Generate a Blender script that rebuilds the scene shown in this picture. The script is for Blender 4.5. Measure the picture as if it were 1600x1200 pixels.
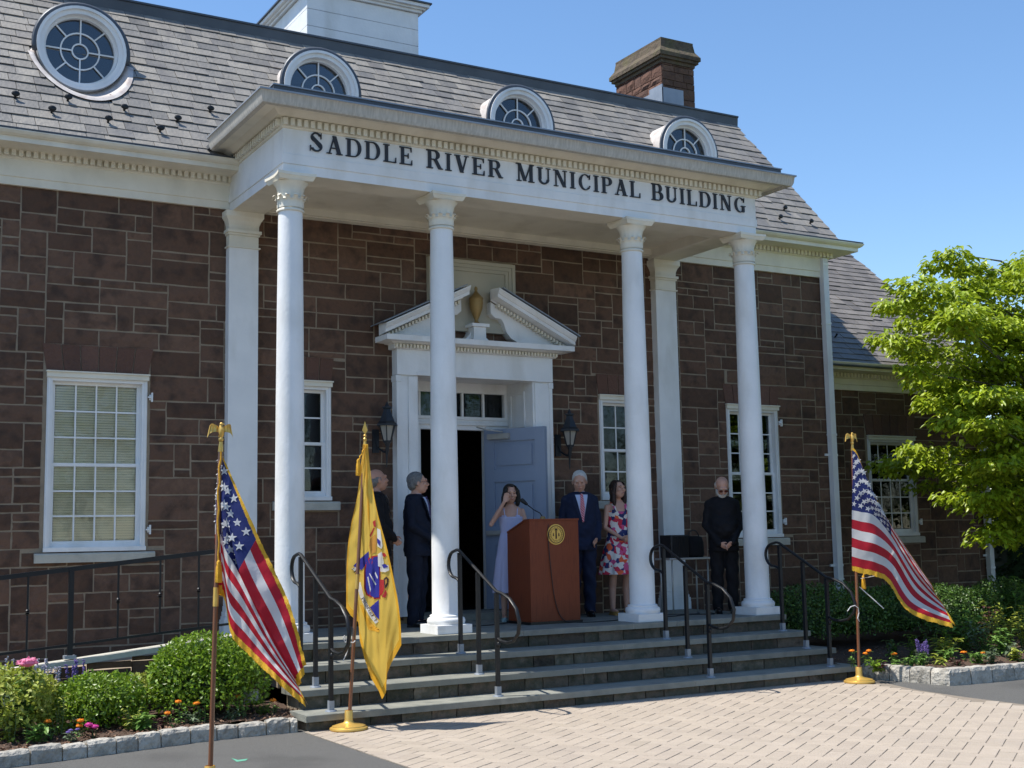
import bpy, bmesh, math, random
from mathutils import Vector, Matrix
from math import sin, cos, pi, radians as R, sqrt, atan2, hypot
rnd = random.Random(7)
for o in list(bpy.data.objects): bpy.data.objects.remove(o)
S = bpy.context.scene
COL = S.collection
# ------------------------------------------------------------------ camera
CAM = Vector((-7.491, -12.212, 1.697)); YAW, PIT, ROL, FPX = .525, .121, -.019, 1983.5
fwd = Vector((sin(YAW)*cos(PIT), cos(YAW)*cos(PIT), sin(PIT)))
rt0 = Vector((cos(YAW), -sin(YAW), 0)); up0 = rt0.cross(fwd)
RT = rt0*cos(ROL)+up0*sin(ROL); UP = -rt0*sin(ROL)+up0*cos(ROL)
cam = bpy.data.cameras.new('camera'); co = bpy.data.objects.new('camera', cam); COL.objects.link(co)
cam.sensor_width = 36; cam.lens = FPX*36/1600; cam.clip_end = 2000; cam.clip_start = .1
co.matrix_world = Matrix(((RT.x, UP.x, -fwd.x, CAM.x), (RT.y, UP.y, -fwd.y, CAM.y), (RT.z, UP.z, -fwd.z, CAM.z), (0, 0, 0, 1)))
S.camera = co
S.render.resolution_x = 1024; S.render.resolution_y = 768
def at(x, y, Y):                       # point of the plane Y seen at photograph pixel x, y
    d = fwd+RT*((x-800)/FPX)-UP*((y-600)/FPX); return CAM+d*((Y-CAM.y)/d.y)
def proj(p):
    d = Vector(p)-CAM; z = max(d.dot(fwd), .01); return 800+FPX*d.dot(RT)/z, 600-FPX*d.dot(UP)/z, z
# ------------------------------------------------------------------ light
W = bpy.data.worlds.new('World'); S.world = W; W.use_nodes = True
nt = W.node_tree; nt.nodes.clear()
sky = nt.nodes.new('ShaderNodeTexSky'); sky.sky_type = 'NISHITA'; sky.sun_disc = False
SUN_AZ = Vector((-.943, .334)).normalized(); SUN_EL = R(63.3)
sky.sun_elevation = SUN_EL; sky.sun_rotation = atan2(SUN_AZ.x, SUN_AZ.y)
sky.altitude = 0; sky.air_density = 1.0; sky.dust_density = .15; sky.ozone_density = 3.0
bg = nt.nodes.new('ShaderNodeBackground'); bg.inputs[1].default_value = .12
hsv = nt.nodes.new('ShaderNodeHueSaturation'); hsv.inputs['Saturation'].default_value = 1.1; hsv.inputs['Value'].default_value = 1.05
out = nt.nodes.new('ShaderNodeOutputWorld')
nt.links.new(sky.outputs[0], hsv.inputs['Color']); nt.links.new(hsv.outputs[0], bg.inputs[0]); nt.links.new(bg.outputs[0], out.inputs[0])
sl = bpy.data.lights.new('sun', 'SUN'); sl.energy = 4.4; sl.angle = R(.53); sl.color = (1, .955, .88)
so = bpy.data.objects.new('sun', sl); COL.objects.link(so)
sd = Vector((SUN_AZ.x*cos(SUN_EL), SUN_AZ.y*cos(SUN_EL), sin(SUN_EL)))
so.rotation_euler = sd.to_track_quat('Z', 'Y').to_euler(); so.location = (-20, 8, 40)
S.view_settings.view_transform = 'Standard'; S.view_settings.look = 'None'
S.view_settings.exposure = 0.70; S.view_settings.gamma = 1
S.view_settings.use_curve_mapping = False
# ------------------------------------------------------------------ materials
def mat(name, cols, rough=.7, nscale=6, namt=.5, bump=0, bscale=40, metal=0, spec=.5, tone=0, trans=0, stretch=None, blot=None, alpha=None, coat=0):
    m = bpy.data.materials.new(name); m.use_nodes = True; t = m.node_tree; n = t.nodes; L = t.links
    b = n['Principled BSDF']; b.inputs['Roughness'].default_value = rough; b.inputs['Metallic'].default_value = metal
    b.inputs['Specular IOR Level'].default_value = spec; b.inputs['Coat Weight'].default_value = coat
    if isinstance(cols[0], (int, float)): cols = [cols]
    geo = n.new('ShaderNodeNewGeometry')
    vec = geo.outputs['Position']
    if stretch:
        mp = n.new('ShaderNodeMapping'); mp.inputs['Scale'].default_value = stretch; L.new(vec, mp.inputs[0]); vec = mp.outputs[0]
    nz = n.new('ShaderNodeTexNoise'); nz.inputs['Scale'].default_value = nscale; nz.inputs['Detail'].default_value = 6; L.new(vec, nz.inputs['Vector'])
    cr = n.new('ShaderNodeValToRGB'); cr.color_ramp.elements[0].position = .0; cr.color_ramp.elements[1].position = 1.0
    while len(cr.color_ramp.elements) < len(cols): cr.color_ramp.elements.new(.5)
    for i, c in enumerate(cols):
        cr.color_ramp.elements[i].position = i/max(1, len(cols)-1) if len(cols) > 1 else 0
        cr.color_ramp.elements[i].color = (*c, 1)
    if len(cols) == 1: cr.color_ramp.elements[1].color = (*cols[0], 1)
    oi = n.new('ShaderNodeObjectInfo')
    a = n.new('ShaderNodeMath'); a.operation = 'ADD'; L.new(geo.outputs['Random Per Island'], a.inputs[0]); L.new(oi.outputs['Random'], a.inputs[1])
    fr = n.new('ShaderNodeMath'); fr.operation = 'FRACT'; L.new(a.outputs[0], fr.inputs[0])
    if len(cols) > 1:
        mx = n.new('ShaderNodeMix'); mx.data_type = 'FLOAT'; mx.inputs[0].default_value = namt
        if tone: L.new(fr.outputs[0], mx.inputs[2])
        else: mx.inputs[2].default_value = .5
        st = n.new('ShaderNodeMapRange'); st.inputs[1].default_value = .3; st.inputs[2].default_value = .7; L.new(nz.outputs[0], st.inputs[0])
        L.new(st.outputs[0], mx.inputs[3]); L.new(mx.outputs[0], cr.inputs[0])
    col = cr.outputs[0]
    if tone:
        v = n.new('ShaderNodeMapRange'); v.inputs[3].default_value = 1-tone; v.inputs[4].default_value = 1+tone
        m2 = n.new('ShaderNodeMath'); m2.operation = 'MULTIPLY'; m2.inputs[1].default_value = 7.13; L.new(fr.outputs[0], m2.inputs[0])
        f2 = n.new('ShaderNodeMath'); f2.operation = 'FRACT'; L.new(m2.outputs[0], f2.inputs[0]); L.new(f2.outputs[0], v.inputs[0])
        hs = n.new('ShaderNodeHueSaturation'); L.new(v.outputs[0], hs.inputs['Value']); L.new(col, hs.inputs['Color']); col = hs.outputs[0]
    if blot:                          # (colour, scale, amount, stretch) dirt / stains
        nb = n.new('ShaderNodeTexNoise'); nb.inputs['Scale'].default_value = blot[1]; nb.inputs['Detail'].default_value = 5
        mp = n.new('ShaderNodeMapping'); mp.inputs['Scale'].default_value = blot[3] if len(blot) > 3 else (1, 1, 1)
        L.new(geo.outputs['Position'], mp.inputs[0]); L.new(mp.outputs[0], nb.inputs['Vector'])
        mr = n.new('ShaderNodeMapRange'); mr.inputs[1].default_value = .5; mr.inputs[2].default_value = .72; mr.inputs[4].default_value = blot[2]; L.new(nb.outputs[0], mr.inputs[0])
        mc = n.new('ShaderNodeMix'); mc.data_type = 'RGBA'; L.new(mr.outputs[0], mc.inputs[0]); L.new(col, mc.inputs[6]); mc.inputs[7].default_value = (*blot[0], 1); col = mc.outputs[2]
    L.new(col, b.inputs['Base Color'])
    if bump:
        nb2 = n.new('ShaderNodeTexNoise'); nb2.inputs['Scale'].default_value = bscale; nb2.inputs['Detail'].default_value = 8; L.new(vec, nb2.inputs['Vector'])
        bp = n.new('ShaderNodeBump'); bp.inputs['Strength'].default_value = bump; bp.inputs['Distance'].default_value = .02; L.new(nb2.outputs[0], bp.inputs['Height']); L.new(bp.outputs[0], b.inputs['Normal'])
    if trans:
        tr = n.new('ShaderNodeBsdfTranslucent'); L.new(col, tr.inputs[0]); ms = n.new('ShaderNodeMixShader'); ms.inputs[0].default_value = trans
        L.new(b.outputs[0], ms.inputs[1]); L.new(tr.outputs[0], ms.inputs[2]); L.new(ms.outputs[0], n['Material Output'].inputs[0])
    return m
M = {}
M['white'] = mat('white_paint', [(.70, .71, .71), (.82, .82, .81)], .5, 3, .7, .15, 30, blot=((.45, .43, .37), 3.5, .35, (1, 1, .35)))
M['cream'] = mat('weathered_white_paint_bounce', [(.68, .635, .52), (.79, .745, .63)], .55, 3, .6, .1, 30, blot=((.42, .38, .30), 3, .35, (1, 1, .6)))  # weathered white paint, yellowed to carry warm light bounced from the paving
M['stone'] = mat('brownstone', [(.088, .052, .037), (.130, .073, .049), (.112, .067, .047), (.146, .084, .056), (.084, .055, .042)], .9, 10, .55, 1.0, 16, tone=.25, spec=.25, blot=((.038, .027, .023), 6, .7))
M['lintel'] = mat('red_brownstone', [(.125, .068, .050), (.150, .080, .058), (.10, .060, .048)], .9, 5, .35, .8, 28, tone=.18, spec=.25)
M['mortar'] = mat('mortar', [(.24, .19, .135), (.33, .265, .19)], .95, 8, .8, .6, 60)
M['slate'] = mat('roof_slate', [(.112, .110, .108), (.18, .170, .155), (.245, .225, .195), (.145, .140, .135)], .6, 4, .35, .35, 30, tone=.13, spec=.5, stretch=(1, .6, .6), blot=((.12, .11, .11), 5, .5, (1, .3, .3)))
M['slate2'] = mat('purple_roof_slate', [(.10, .09, .082), (.155, .138, .122), (.19, .17, .15), (.12, .108, .098)], .55, 4, .35, .35, 30, tone=.13, spec=.5, stretch=(1, .6, .6))
M['felt'] = mat('roof_underlay', (.04, .04, .042), .9)
M['lead'] = mat('dark_sheet_metal', [(.05, .058, .07), (.085, .095, .11)], .45, 3, .6, .1, 10, metal=.3)
M['flash'] = mat('grey_lead_flashing', [(.22, .25, .29), (.34, .37, .41)], .5, 5, .7, .1, 20, metal=.4)
M['copper'] = mat('weathered_flashing', [(.40, .36, .34), (.56, .53, .50)], .6, 9, .8, .2, 30, blot=((.28, .17, .13), 6, .6))
M['gutter'] = mat('stained_gutter', [(.38, .36, .32), (.55, .52, .46)], .5, 30, .8, .05, 20, stretch=(1.6, 1.6, .08), blot=((.30, .27, .22), 12, .5, (3, 3, .15)))
M['black'] = mat('black_iron', [(.007, .008, .010), (.013, .014, .016)], .42, 9, .5, .1, 60, spec=.35)
M['rubber'] = mat('black_cable', (.012, .012, .013), .6)
M['bronze'] = mat('dark_bronze_lantern', [(.012, .016, .022), (.022, .027, .034)], .45, 9, .5, metal=.2)
M['gold'] = mat('brass_gold', [(.62, .37, .08), (.76, .49, .13)], .38, 12, .5, metal=.55)
M['goldpaint'] = mat('antique_gold_paint', [(.26, .17, .06), (.36, .24, .09)], .5, 12, .5, metal=.4)
M['wood'] = mat('varnished_pole', [(.13, .045, .018), (.20, .075, .03)], .3, 20, .6, stretch=(8, 8, .6), coat=.4)
M['podium'] = mat('cherry_veneer', [(.12, .024, .009), (.20, .045, .015), (.155, .032, .011)], .5, 9, .8, .03, 30, stretch=(9, 9, .5), coat=.0, spec=.3)
M['blue'] = mat('bluestone', [(.15, .155, .135), (.235, .235, .20), (.19, .192, .165)], .8, 6, .6, .25, 50, tone=.12, blot=((.12, .13, .12), 4, .5))
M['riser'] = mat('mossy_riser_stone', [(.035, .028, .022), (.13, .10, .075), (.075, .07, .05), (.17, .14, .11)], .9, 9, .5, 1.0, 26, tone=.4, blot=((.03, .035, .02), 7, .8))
M['asphalt'] = mat('asphalt', [(.05, .049, .046), (.135, .132, .124), (.08, .078, .073)], .9, 110, .9, .8, 200, blot=((.06, .058, .055), 1.3, .6))
M['joint'] = mat('sand_joint', [(.17, .14, .11), (.25, .21, .165)], .95, 30, .7, .3, 100)
M['paver'] = mat('tan_paver', [(.325, .272, .215), (.375, .315, .25), (.35, .292, .233), (.39, .333, .27)], .85, 14, .35, .4, 120, tone=.06, blot=((.28, .235, .195), 1.6, .4))
M['granite'] = mat('granite_block', [(.17, .16, .14), (.42, .395, .345), (.27, .252, .22)], .85, 22, .6, 1.0, 30, tone=.15, blot=((.14, .13, .11), 7, .6))
M['soil'] = mat('mulch', [(.035, .02, .013), (.085, .05, .032), (.05, .03, .02)], .95, 40, .8, 1, 60)
M['litter'] = mat('dry_leaves', [(.20, .10, .055), (.12, .06, .035), (.28, .17, .10)], .8, 30, .3, tone=.3)
M['box'] = mat('boxwood_leaf', [(.075, .15, .010), (.16, .27, .018), (.25, .36, .035)], .4, 30, .25, tone=.3, trans=.38)
M['yew'] = mat('dark_hedge_leaf', [(.028, .07, .012), (.06, .13, .02), (.11, .19, .025)], .45, 30, .25, tone=.3, trans=.2)
M['dog'] = mat('dogwood_leaf', [(.19, .28, .012), (.30, .39, .018), (.40, .48, .03)], .42, 8, .3, tone=.22, trans=.38)
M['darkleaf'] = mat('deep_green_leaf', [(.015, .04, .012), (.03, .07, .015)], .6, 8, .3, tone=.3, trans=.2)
M['lime'] = mat('yellow_green_leaf', [(.20, .26, .03), (.32, .38, .05), (.42, .42, .09)], .5, 30, .3, tone=.25, trans=.35)
M['grey'] = mat('grey_green_leaf', [(.10, .15, .08), (.17, .22, .13)], .6, 30, .3, tone=.2, trans=.3)
M['mint'] = mat('fresh_green_leaf', [(.10, .22, .035), (.20, .34, .07)], .5, 30, .3, tone=.2, trans=.3)
M['mar'] = mat('maroon_leaf', [(.055, .018, .02), (.10, .03, .03)], .5, 30, .3, tone=.2, trans=.2)
M['bark'] = mat('bark', [(.09, .075, .06), (.17, .15, .12)], .9, 12, .7, .9, 30, stretch=(3, 3, .6))
M['stem'] = mat('green_stem', (.07, .12, .03), .6)
M['orange'] = mat('marigold_orange', [(.75, .20, .008), (.85, .32, .012)], .6, 40, .6, trans=.2)
M['pink'] = mat('pink_petal', [(.72, .16, .32), (.85, .35, .50)], .6, 40, .6, trans=.3)
M['magenta'] = mat('magenta_petal', [(.65, .03, .30), (.75, .10, .42)], .6, 40, .6, trans=.3)
M['violet'] = mat('violet_petal', [(.16, .10, .36), (.25, .18, .48)], .6, 40, .6, trans=.3)
M['lav'] = mat('pale_catmint_flower', [(.30, .28, .38), (.42, .40, .48)], .7, 40, .6)
M['door'] = mat('blue_grey_door_paint', [(.22, .27, .37), (.26, .31, .41)], .42, 4, .5, .05, 20)
M['steel'] = mat('brushed_metal', [(.34, .33, .30), (.44, .43, .40)], .4, 20, .5, metal=.2)
M['curtain'] = mat('interior_darkness', (.03, .03, .033), .8)  # near-black colour stands in for the darkness of the unlit interior
M['blind'] = mat('cream_blind', [(.82, .74, .56), (.88, .80, .62)], .6, 4, .5)
M['sill'] = mat('limestone_sill', [(.40, .385, .33), (.52, .50, .43)], .8, 8, .7, .3, 40, blot=((.28, .27, .22), 6, .5))
M['red'] = mat('flag_red', [(.50, .012, .030), (.58, .02, .04)], .5, 5, .5, .1, 60, trans=.5, spec=.4)
M['fwhite'] = mat('flag_white', [(.74, .74, .74), (.82, .82, .82)], .5, 5, .5, .1, 60, trans=.5, spec=.4)
M['navy'] = mat('flag_blue', [(.012, .018, .11), (.018, .028, .15)], .5, 5, .5, .1, 60, trans=.3, spec=.4)
M['fringe'] = mat('gold_fringe', [(.70, .36, .012), (.85, .50, .03)], .6, 60, .8, .5, 200, trans=.3, stretch=(1, 1, .4))
M['buff'] = mat('buff_flag_cloth', [(.94, .60, .10), (.97, .66, .13)], .5, 5, .5, .1, 60, trans=.62, spec=.35)
M['buff2'] = mat('buff_flag_hem', [(.66, .33, .02), (.72, .38, .03)], .5, 5, .5, .1, 60, trans=.25, spec=.35)
M['eblue'] = mat('emblem_blue', (.03, .03, .30), .6, trans=.3)
M['ered'] = mat('emblem_red', (.42, .02, .02), .6, trans=.3)
M['ewhite'] = mat('emblem_white', (.72, .70, .66), .6, trans=.3)
M['ebrown'] = mat('emblem_dark', (.06, .025, .02), .6, trans=.3)
M['eskin'] = mat('emblem_ochre', (.62, .30, .05), .6, trans=.3)
M['suit'] = mat('navy_suit_wool', [(.008, .011, .022), (.014, .018, .034)], .8, 20, .5, .15, 120, spec=.2)
M['suit2'] = mat('dark_blue_suit_wool', [(.012, .017, .040), (.018, .025, .056)], .8, 20, .5, .15, 120, spec=.2)
M['blackcloth'] = mat('black_cloth', [(.007, .007, .009), (.013, .013, .016)], .8, 20, .5, .15, 120, spec=.2)
M['shoe'] = mat('black_leather', (.008, .008, .009), .3)
M['shirtw'] = mat('white_shirt', (.62, .64, .70), .7)
M['shirtb'] = mat('pale_blue_shirt', (.45, .52, .70), .7)
M['tiep'] = mat('purple_tie', [(.05, .03, .11), (.09, .06, .17)], .5, 60, .7)
M['skin'] = mat('skin', [(.50, .27, .19), (.58, .33, .24)], .55, 14, .6, .1, 60)
M['skin2'] = mat('tanned_skin', [(.42, .21, .14), (.50, .27, .19)], .55, 14, .6, .1, 60)
M['lips'] = mat('lips', (.36, .12, .10), .5)
M['eye'] = mat('eye_dark', (.03, .02, .018), .3)
M['hgrey'] = mat('grey_hair', [(.10, .10, .10), (.24, .235, .23)], .7, 60, .7, .6, 90)
M['hwhite'] = mat('white_hair', [(.50, .49, .47), (.66, .65, .62)], .7, 60, .7, .6, 90)
M['hblack'] = mat('black_hair', [(.008, .007, .007), (.02, .016, .014)], .5, 60, .7, .6, 90)
M['hbrown'] = mat('dark_brown_hair', [(.018, .009, .007), (.04, .02, .014)], .5, 60, .7, .6, 90)
M['lilac'] = mat('lilac_cotton', [(.43, .43, .62), (.50, .50, .70)], .75, 8, .6, .15, 60, stretch=(3, 3, .5))
M['mustard'] = mat('mustard_suede', (.36, .20, .05), .8)
M['teal'] = mat('pale_teal_shoe', (.30, .45, .47), .6)
M['paper'] = mat('white_paper', (.78, .80, .82), .8)
M['lensd'] = mat('brown_sunglass_lens', (.10, .025, .015), .15)
M['green'] = mat('green_chalk_mark', (.10, .32, .22), .9)
M['sign'] = mat('black_sign_letter', (.010, .010, .016), .45)
def striped(name, c1, c2, scale, rot):
    m = mat(name, c1, .5); n = m.node_tree.nodes; L = m.node_tree.links
    g = n.new('ShaderNodeNewGeometry'); mp = n.new('ShaderNodeMapping'); mp.inputs['Rotation'].default_value = rot; L.new(g.outputs['Position'], mp.inputs[0])
    w = n.new('ShaderNodeTexWave'); w.inputs['Scale'].default_value = scale; L.new(mp.outputs[0], w.inputs[0])
    cr = n.new('ShaderNodeValToRGB'); cr.color_ramp.interpolation = 'CONSTANT'; cr.color_ramp.elements[0].color = (*c1, 1); cr.color_ramp.elements[1].color = (*c2, 1); cr.color_ramp.elements[1].position = .68
    L.new(w.outputs[0], cr.inputs[0]); L.new(cr.outputs[0], n['Principled BSDF'].inputs['Base Color']); return m
M['tier'] = striped('red_striped_tie', (.45, .015, .04), (.65, .45, .5), 14, (0, R(40), 0))
def floral():
    m = mat('floral_print', (.6, .6, .6), .75); n = m.node_tree.nodes; L = m.node_tree.links
    g = n.new('ShaderNodeNewGeometry'); nz = n.new('ShaderNodeTexNoise'); nz.inputs['Scale'].default_value = 9; L.new(g.outputs['Position'], nz.inputs['Vector'])
    ad = n.new('ShaderNodeVectorMath'); ad.operation = 'MULTIPLY_ADD'; ad.inputs[1].default_value = (.09, .09, .09); L.new(nz.outputs['Color'], ad.inputs[0]); L.new(g.outputs['Position'], ad.inputs[2])
    v = n.new('ShaderNodeTexVoronoi'); v.inputs['Scale'].default_value = 19; L.new(ad.outputs[0], v.inputs['Vector'])
    sp = n.new('ShaderNodeSeparateColor'); L.new(v.outputs['Color'], sp.inputs[0])
    cr = n.new('ShaderNodeValToRGB'); cr.color_ramp.interpolation = 'CONSTANT'; e = cr.color_ramp.elements
    cc = [(0, (.70, .66, .62)), (.24, (.55, .02, .06)), (.42, (.75, .12, .04)), (.55, (.02, .03, .13)), (.72, (.60, .08, .22)), (.84, (.72, .68, .66))]
    e[0].color = (*cc[0][1], 1); e[1].position = cc[1][0]; e[1].color = (*cc[1][1], 1)
    for p, c in cc[2:]: q = e.new(p); q.color = (*c, 1)
    L.new(sp.outputs[0], cr.inputs[0]); L.new(cr.outputs[0], n['Principled BSDF'].inputs['Base Color']); return m
M['floral'] = floral()
def glassmat(name, tint, rough=.03, ior=1.5):
    m = bpy.data.materials.new(name); m.use_nodes = True; n = m.node_tree.nodes; L = m.node_tree.links; n.clear()
    o = n.new('ShaderNodeOutputMaterial'); t = n.new('ShaderNodeBsdfTransparent'); t.inputs[0].default_value = (*tint, 1)
    g = n.new('ShaderNodeBsdfGlossy'); g.inputs['Roughness'].default_value = rough; g.inputs['Color'].default_value = (.9, .95, 1, 1)
    f = n.new('ShaderNodeFresnel'); f.inputs['IOR'].default_value = ior
    nz = n.new('ShaderNodeTexNoise'); nz.inputs['Scale'].default_value = 3; ge = n.new('ShaderNodeNewGeometry'); L.new(ge.outputs['Position'], nz.inputs['Vector'])
    bp = n.new('ShaderNodeBump'); bp.inputs['Strength'].default_value = .12; bp.inputs['Distance'].default_value = .02; L.new(nz.outputs[0], bp.inputs['Height']); L.new(bp.outputs[0], g.inputs['Normal'])
    mx = n.new('ShaderNodeMixShader'); L.new(f.outputs[0], mx.inputs[0]); L.new(t.outputs[0], mx.inputs[1]); L.new(g.outputs[0], mx.inputs[2]); L.new(mx.outputs[0], o.inputs[0]); return m
M['glass'] = glassmat('window_glass', (.97, .96, .93))
M['rglass'] = glassmat('roof_window_glass', (.5, .5, .5), ior=1.9)
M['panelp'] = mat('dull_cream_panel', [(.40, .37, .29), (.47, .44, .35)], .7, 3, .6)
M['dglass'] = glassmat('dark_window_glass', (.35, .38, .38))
M['fglass'] = mat('frosted_lantern_glass', (.45, .43, .38), .35, trans=.3)
# ------------------------------------------------------------------ geometry helpers
class G:
    def __init__(s): s.v = []; s.f = []
    def add(s, vs, fs):
        b = len(s.v); s.v += [tuple(p) for p in vs]; s.f += [tuple(i+b for i in f) for f in fs]; return s
    def box(s, x0, x1, y0, y1, z0, z1):
        return s.add([(x, y, z) for x in (x0, x1) for y in (y0, y1) for z in (z0, z1)],
                     [(0, 1, 3, 2), (4, 6, 7, 5), (0, 4, 5, 1), (2, 3, 7, 6), (0, 2, 6, 4), (1, 5, 7, 3)])
    def bbox(s, x0, x1, y0, y1, z0, z1, b=.006):          # box with chamfered front / top edges
        x0, x1 = sorted((x0, x1)); b = min(b, (x1-x0)*.3, (z1-z0)*.3)
        P = [(x0, y1, z0), (x1, y1, z0), (x1, y1, z1), (x0, y1, z1), (x0, y0+b, z0), (x1, y0+b, z0), (x1, y0+b, z1), (x0, y0+b, z1),
             (x0+b, y0, z0+b), (x1-b, y0, z0+b), (x1-b, y0, z1-b), (x0+b, y0, z1-b)]
        return s.add(P, [(0, 3, 2, 1), (0, 1, 5, 4), (1, 2, 6, 5), (2, 3, 7, 6), (3, 0, 4, 7), (4, 5, 9, 8), (5, 6, 10, 9), (6, 7, 11, 10), (7, 4, 8, 11), (8, 9, 10, 11)])
    def prism(s, poly, ax, a, b):                        # polygon extruded along an axis; poly in the other two coordinates
        n = len(poly)
        def P(u, w, t): return (t, u, w) if ax == 0 else (u, t, w) if ax == 1 else (u, w, t)
        return s.add([P(u, w, a) for u, w in poly]+[P(u, w, b) for u, w in poly],
                     [tuple(range(n))[::-1], tuple(range(n, 2*n))]+[(i, (i+1) % n, n+(i+1) % n, n+i) for i in range(n)])
    def lathe(s, prof, c=(0, 0, 0), n=24, fn=None):
        c = Vector(c); vs = []
        for r, z in prof:
            for i in range(n):
                a = 2*pi*i/n; rr = r*(fn(a, z) if fn else 1); vs.append((c.x+rr*cos(a), c.y+rr*sin(a), c.z+z))
        fs = [(j*n+i, j*n+(i+1) % n, (j+1)*n+(i+1) % n, (j+1)*n+i) for j in range(len(prof)-1) for i in range(n)]
        fs += [tuple(range(n))[::-1], tuple((len(prof)-1)*n+i for i in range(n))]
        return s.add(vs, fs)
    def tube(s, pts, r, n=8, cap=True, flat=1):
        pts = [Vector(p) for p in pts]; rs = r if isinstance(r, (list, tuple)) else [r]*len(pts); vs = []
        up = None
        for i, p in enumerate(pts):
            d = (pts[min(i+1, len(pts)-1)]-pts[max(i-1, 0)]).normalized()
            if up is None: up = Vector((0, 0, 1)) if abs(d.z) < .9 else Vector((1, 0, 0))
            a = d.cross(up).normalized(); up = a.cross(d).normalized()
            for k in range(n):
                t = 2*pi*(k+.5)/n; vs.append(p+a*(rs[i]*cos(t))+up*(rs[i]*flat*sin(t)))
        m = len(pts)
        fs = [(j*n+i, j*n+(i+1) % n, (j+1)*n+(i+1) % n, (j+1)*n+i) for j in range(m-1) for i in range(n)]
        if cap: fs += [tuple(range(n))[::-1], tuple((m-1)*n+i for i in range(n))]
        return s.add(vs, fs)
    def loft(s, rings, n=16):                            # rings: (centre, half x, half y[, shift dir]) horizontal ellipses
        vs = []
        for c, rx, ry in rings:
            for i in range(n):
                a = 2*pi*i/n; vs.append((c[0]+rx*cos(a), c[1]+ry*sin(a), c[2]))
        m = len(rings)
        fs = [(j*n+i, j*n+(i+1) % n, (j+1)*n+(i+1) % n, (j+1)*n+i) for j in range(m-1) for i in range(n)]
        fs += [tuple(range(n))[::-1], tuple((m-1)*n+i for i in range(n))]
        return s.add(vs, fs)
    def ell(s, c, rx, ry, rz, n=14, m=9, rot=None):
        vs = []; c = Vector(c)
        for j in range(m+1):
            b = -pi/2+pi*j/m
            for i in range(n):
                a = 2*pi*i/n; p = Vector((rx*cos(b)*cos(a), ry*cos(b)*sin(a), rz*sin(b)))
                if rot: p = rot @ p
                vs.append(c+p)
        return s.add(vs, [(j*n+i, j*n+(i+1) % n, (j+1)*n+(i+1) % n, (j+1)*n+i) for j in range(m) for i in range(n)])
    def grid(s, fn, nu, nv):
        vs = [fn(i/nu, j/nv) for j in range(nv+1) for i in range(nu+1)]
        return s.add(vs, [(j*(nu+1)+i, j*(nu+1)+i+1, (j+1)*(nu+1)+i+1, (j+1)*(nu+1)+i) for j in range(nv) for i in range(nu)])
    def xf(s, m): s.v = [tuple(m @ Vector(p)) for p in s.v]; return s
    def merge(s, g): return s.add(g.v, g.f)
    def build(s, name, m, parent=None, smooth=False, own=True):
        if name in SPLIT:
            o = None; nm_ = SING.get(name, name)
            for g_ in comps(s): o = g_.build1(nm_, m, parent, smooth, own)
            return o
        o = s.build1(name, m, parent, smooth, own)
        if name in ('dentil_band', 'grille', 'blind', 'emblem_lettering', 'seal_relief'): o['kind'] = 'stuff'
        return o
    def build1(s, name, m, parent=None, smooth=False, own=True):
        me = bpy.data.meshes.new(name)
        if own and s.v:
            c = [sum(p[i] for p in s.v)/len(s.v) for i in range(3)]
        else: c = [0, 0, 0]
        me.from_pydata([(p[0]-c[0], p[1]-c[1], p[2]-c[2]) for p in s.v], [], s.f)
        me.materials.append(M[m] if isinstance(m, str) else m)
        if smooth:
            me.shade_smooth()
            if smooth != 'full':
                try: me.set_sharp_from_angle(angle=R(smooth if smooth > 1 else 38))
                except Exception: pass
        o = bpy.data.objects.new(name, me); COL.objects.link(o)
        if parent is None: o.location = c
        else: put(o, parent, Vector(c))
        o['wx'], o['wy'], o['wz'] = c
        return o
def comps(g, tol=.003):
    par = list(range(len(g.v)))
    def fd(a):
        while par[a] != a: par[a] = par[par[a]]; a = par[a]
        return a
    for f in g.f:
        for i in f[1:]: par[fd(i)] = fd(f[0])
    bb = {}
    for i, p in enumerate(g.v):
        r_ = fd(i); b = bb.setdefault(r_, [list(p), list(p)])
        for k in range(3): b[0][k] = min(b[0][k], p[k]); b[1][k] = max(b[1][k], p[k])
    ks = list(bb); ch = True
    grp = {k: k for k in ks}
    def gf(a):
        while grp[a] != a: a = grp[a]
        return a
    for i, a in enumerate(ks):
        for b in ks[i+1:]:
            A, Bq = bb[a], bb[b]
            if all(A[0][k]-tol <= Bq[1][k] and Bq[0][k]-tol <= A[1][k] for k in range(3)): grp[gf(b)] = gf(a)
    out = {}
    for f in g.f:
        k = gf(fd(f[0])); q = out.setdefault(k, (G(), {}))
        idx = []
        for i in f:
            if i not in q[1]: q[1][i] = len(q[0].v); q[0].v.append(g.v[i])
            idx.append(q[1][i])
        q[0].f.append(tuple(idx))
    return [q[0] for q in out.values()]
SPLIT = {'shutter_hinge', 'strap', 'bracket', 'reveal_panel', 'eyes', 'eyebrows', 'shoes', 'shoulder_straps', 'rails_and_stiles', 'joint_mortar', 'side_wall', 'flashing_sheet', 'white_rod', 'scroll_end', 'finial_wing', 'ferrule', 'pole', 'lenses', 'emblem_letter', 'roof_edge', 'surround_pilaster', 'sunglass_lenses'}
SING = {'eyes': 'eye', 'eyebrows': 'eyebrow', 'shoes': 'shoe', 'shoulder_straps': 'shoulder_strap', 'rails_and_stiles': 'door_rail', 'sunglass_lenses': 'sunglass_lens', 'dentil_band': 'dentil_band'}
WL = {}
def wl(o): return WL.get(o.name, Vector((o.get('wx', 0), o.get('wy', 0), o.get('wz', 0))))
def put(o, parent, w): o.parent = parent; o.location = w-wl(parent)
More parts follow.
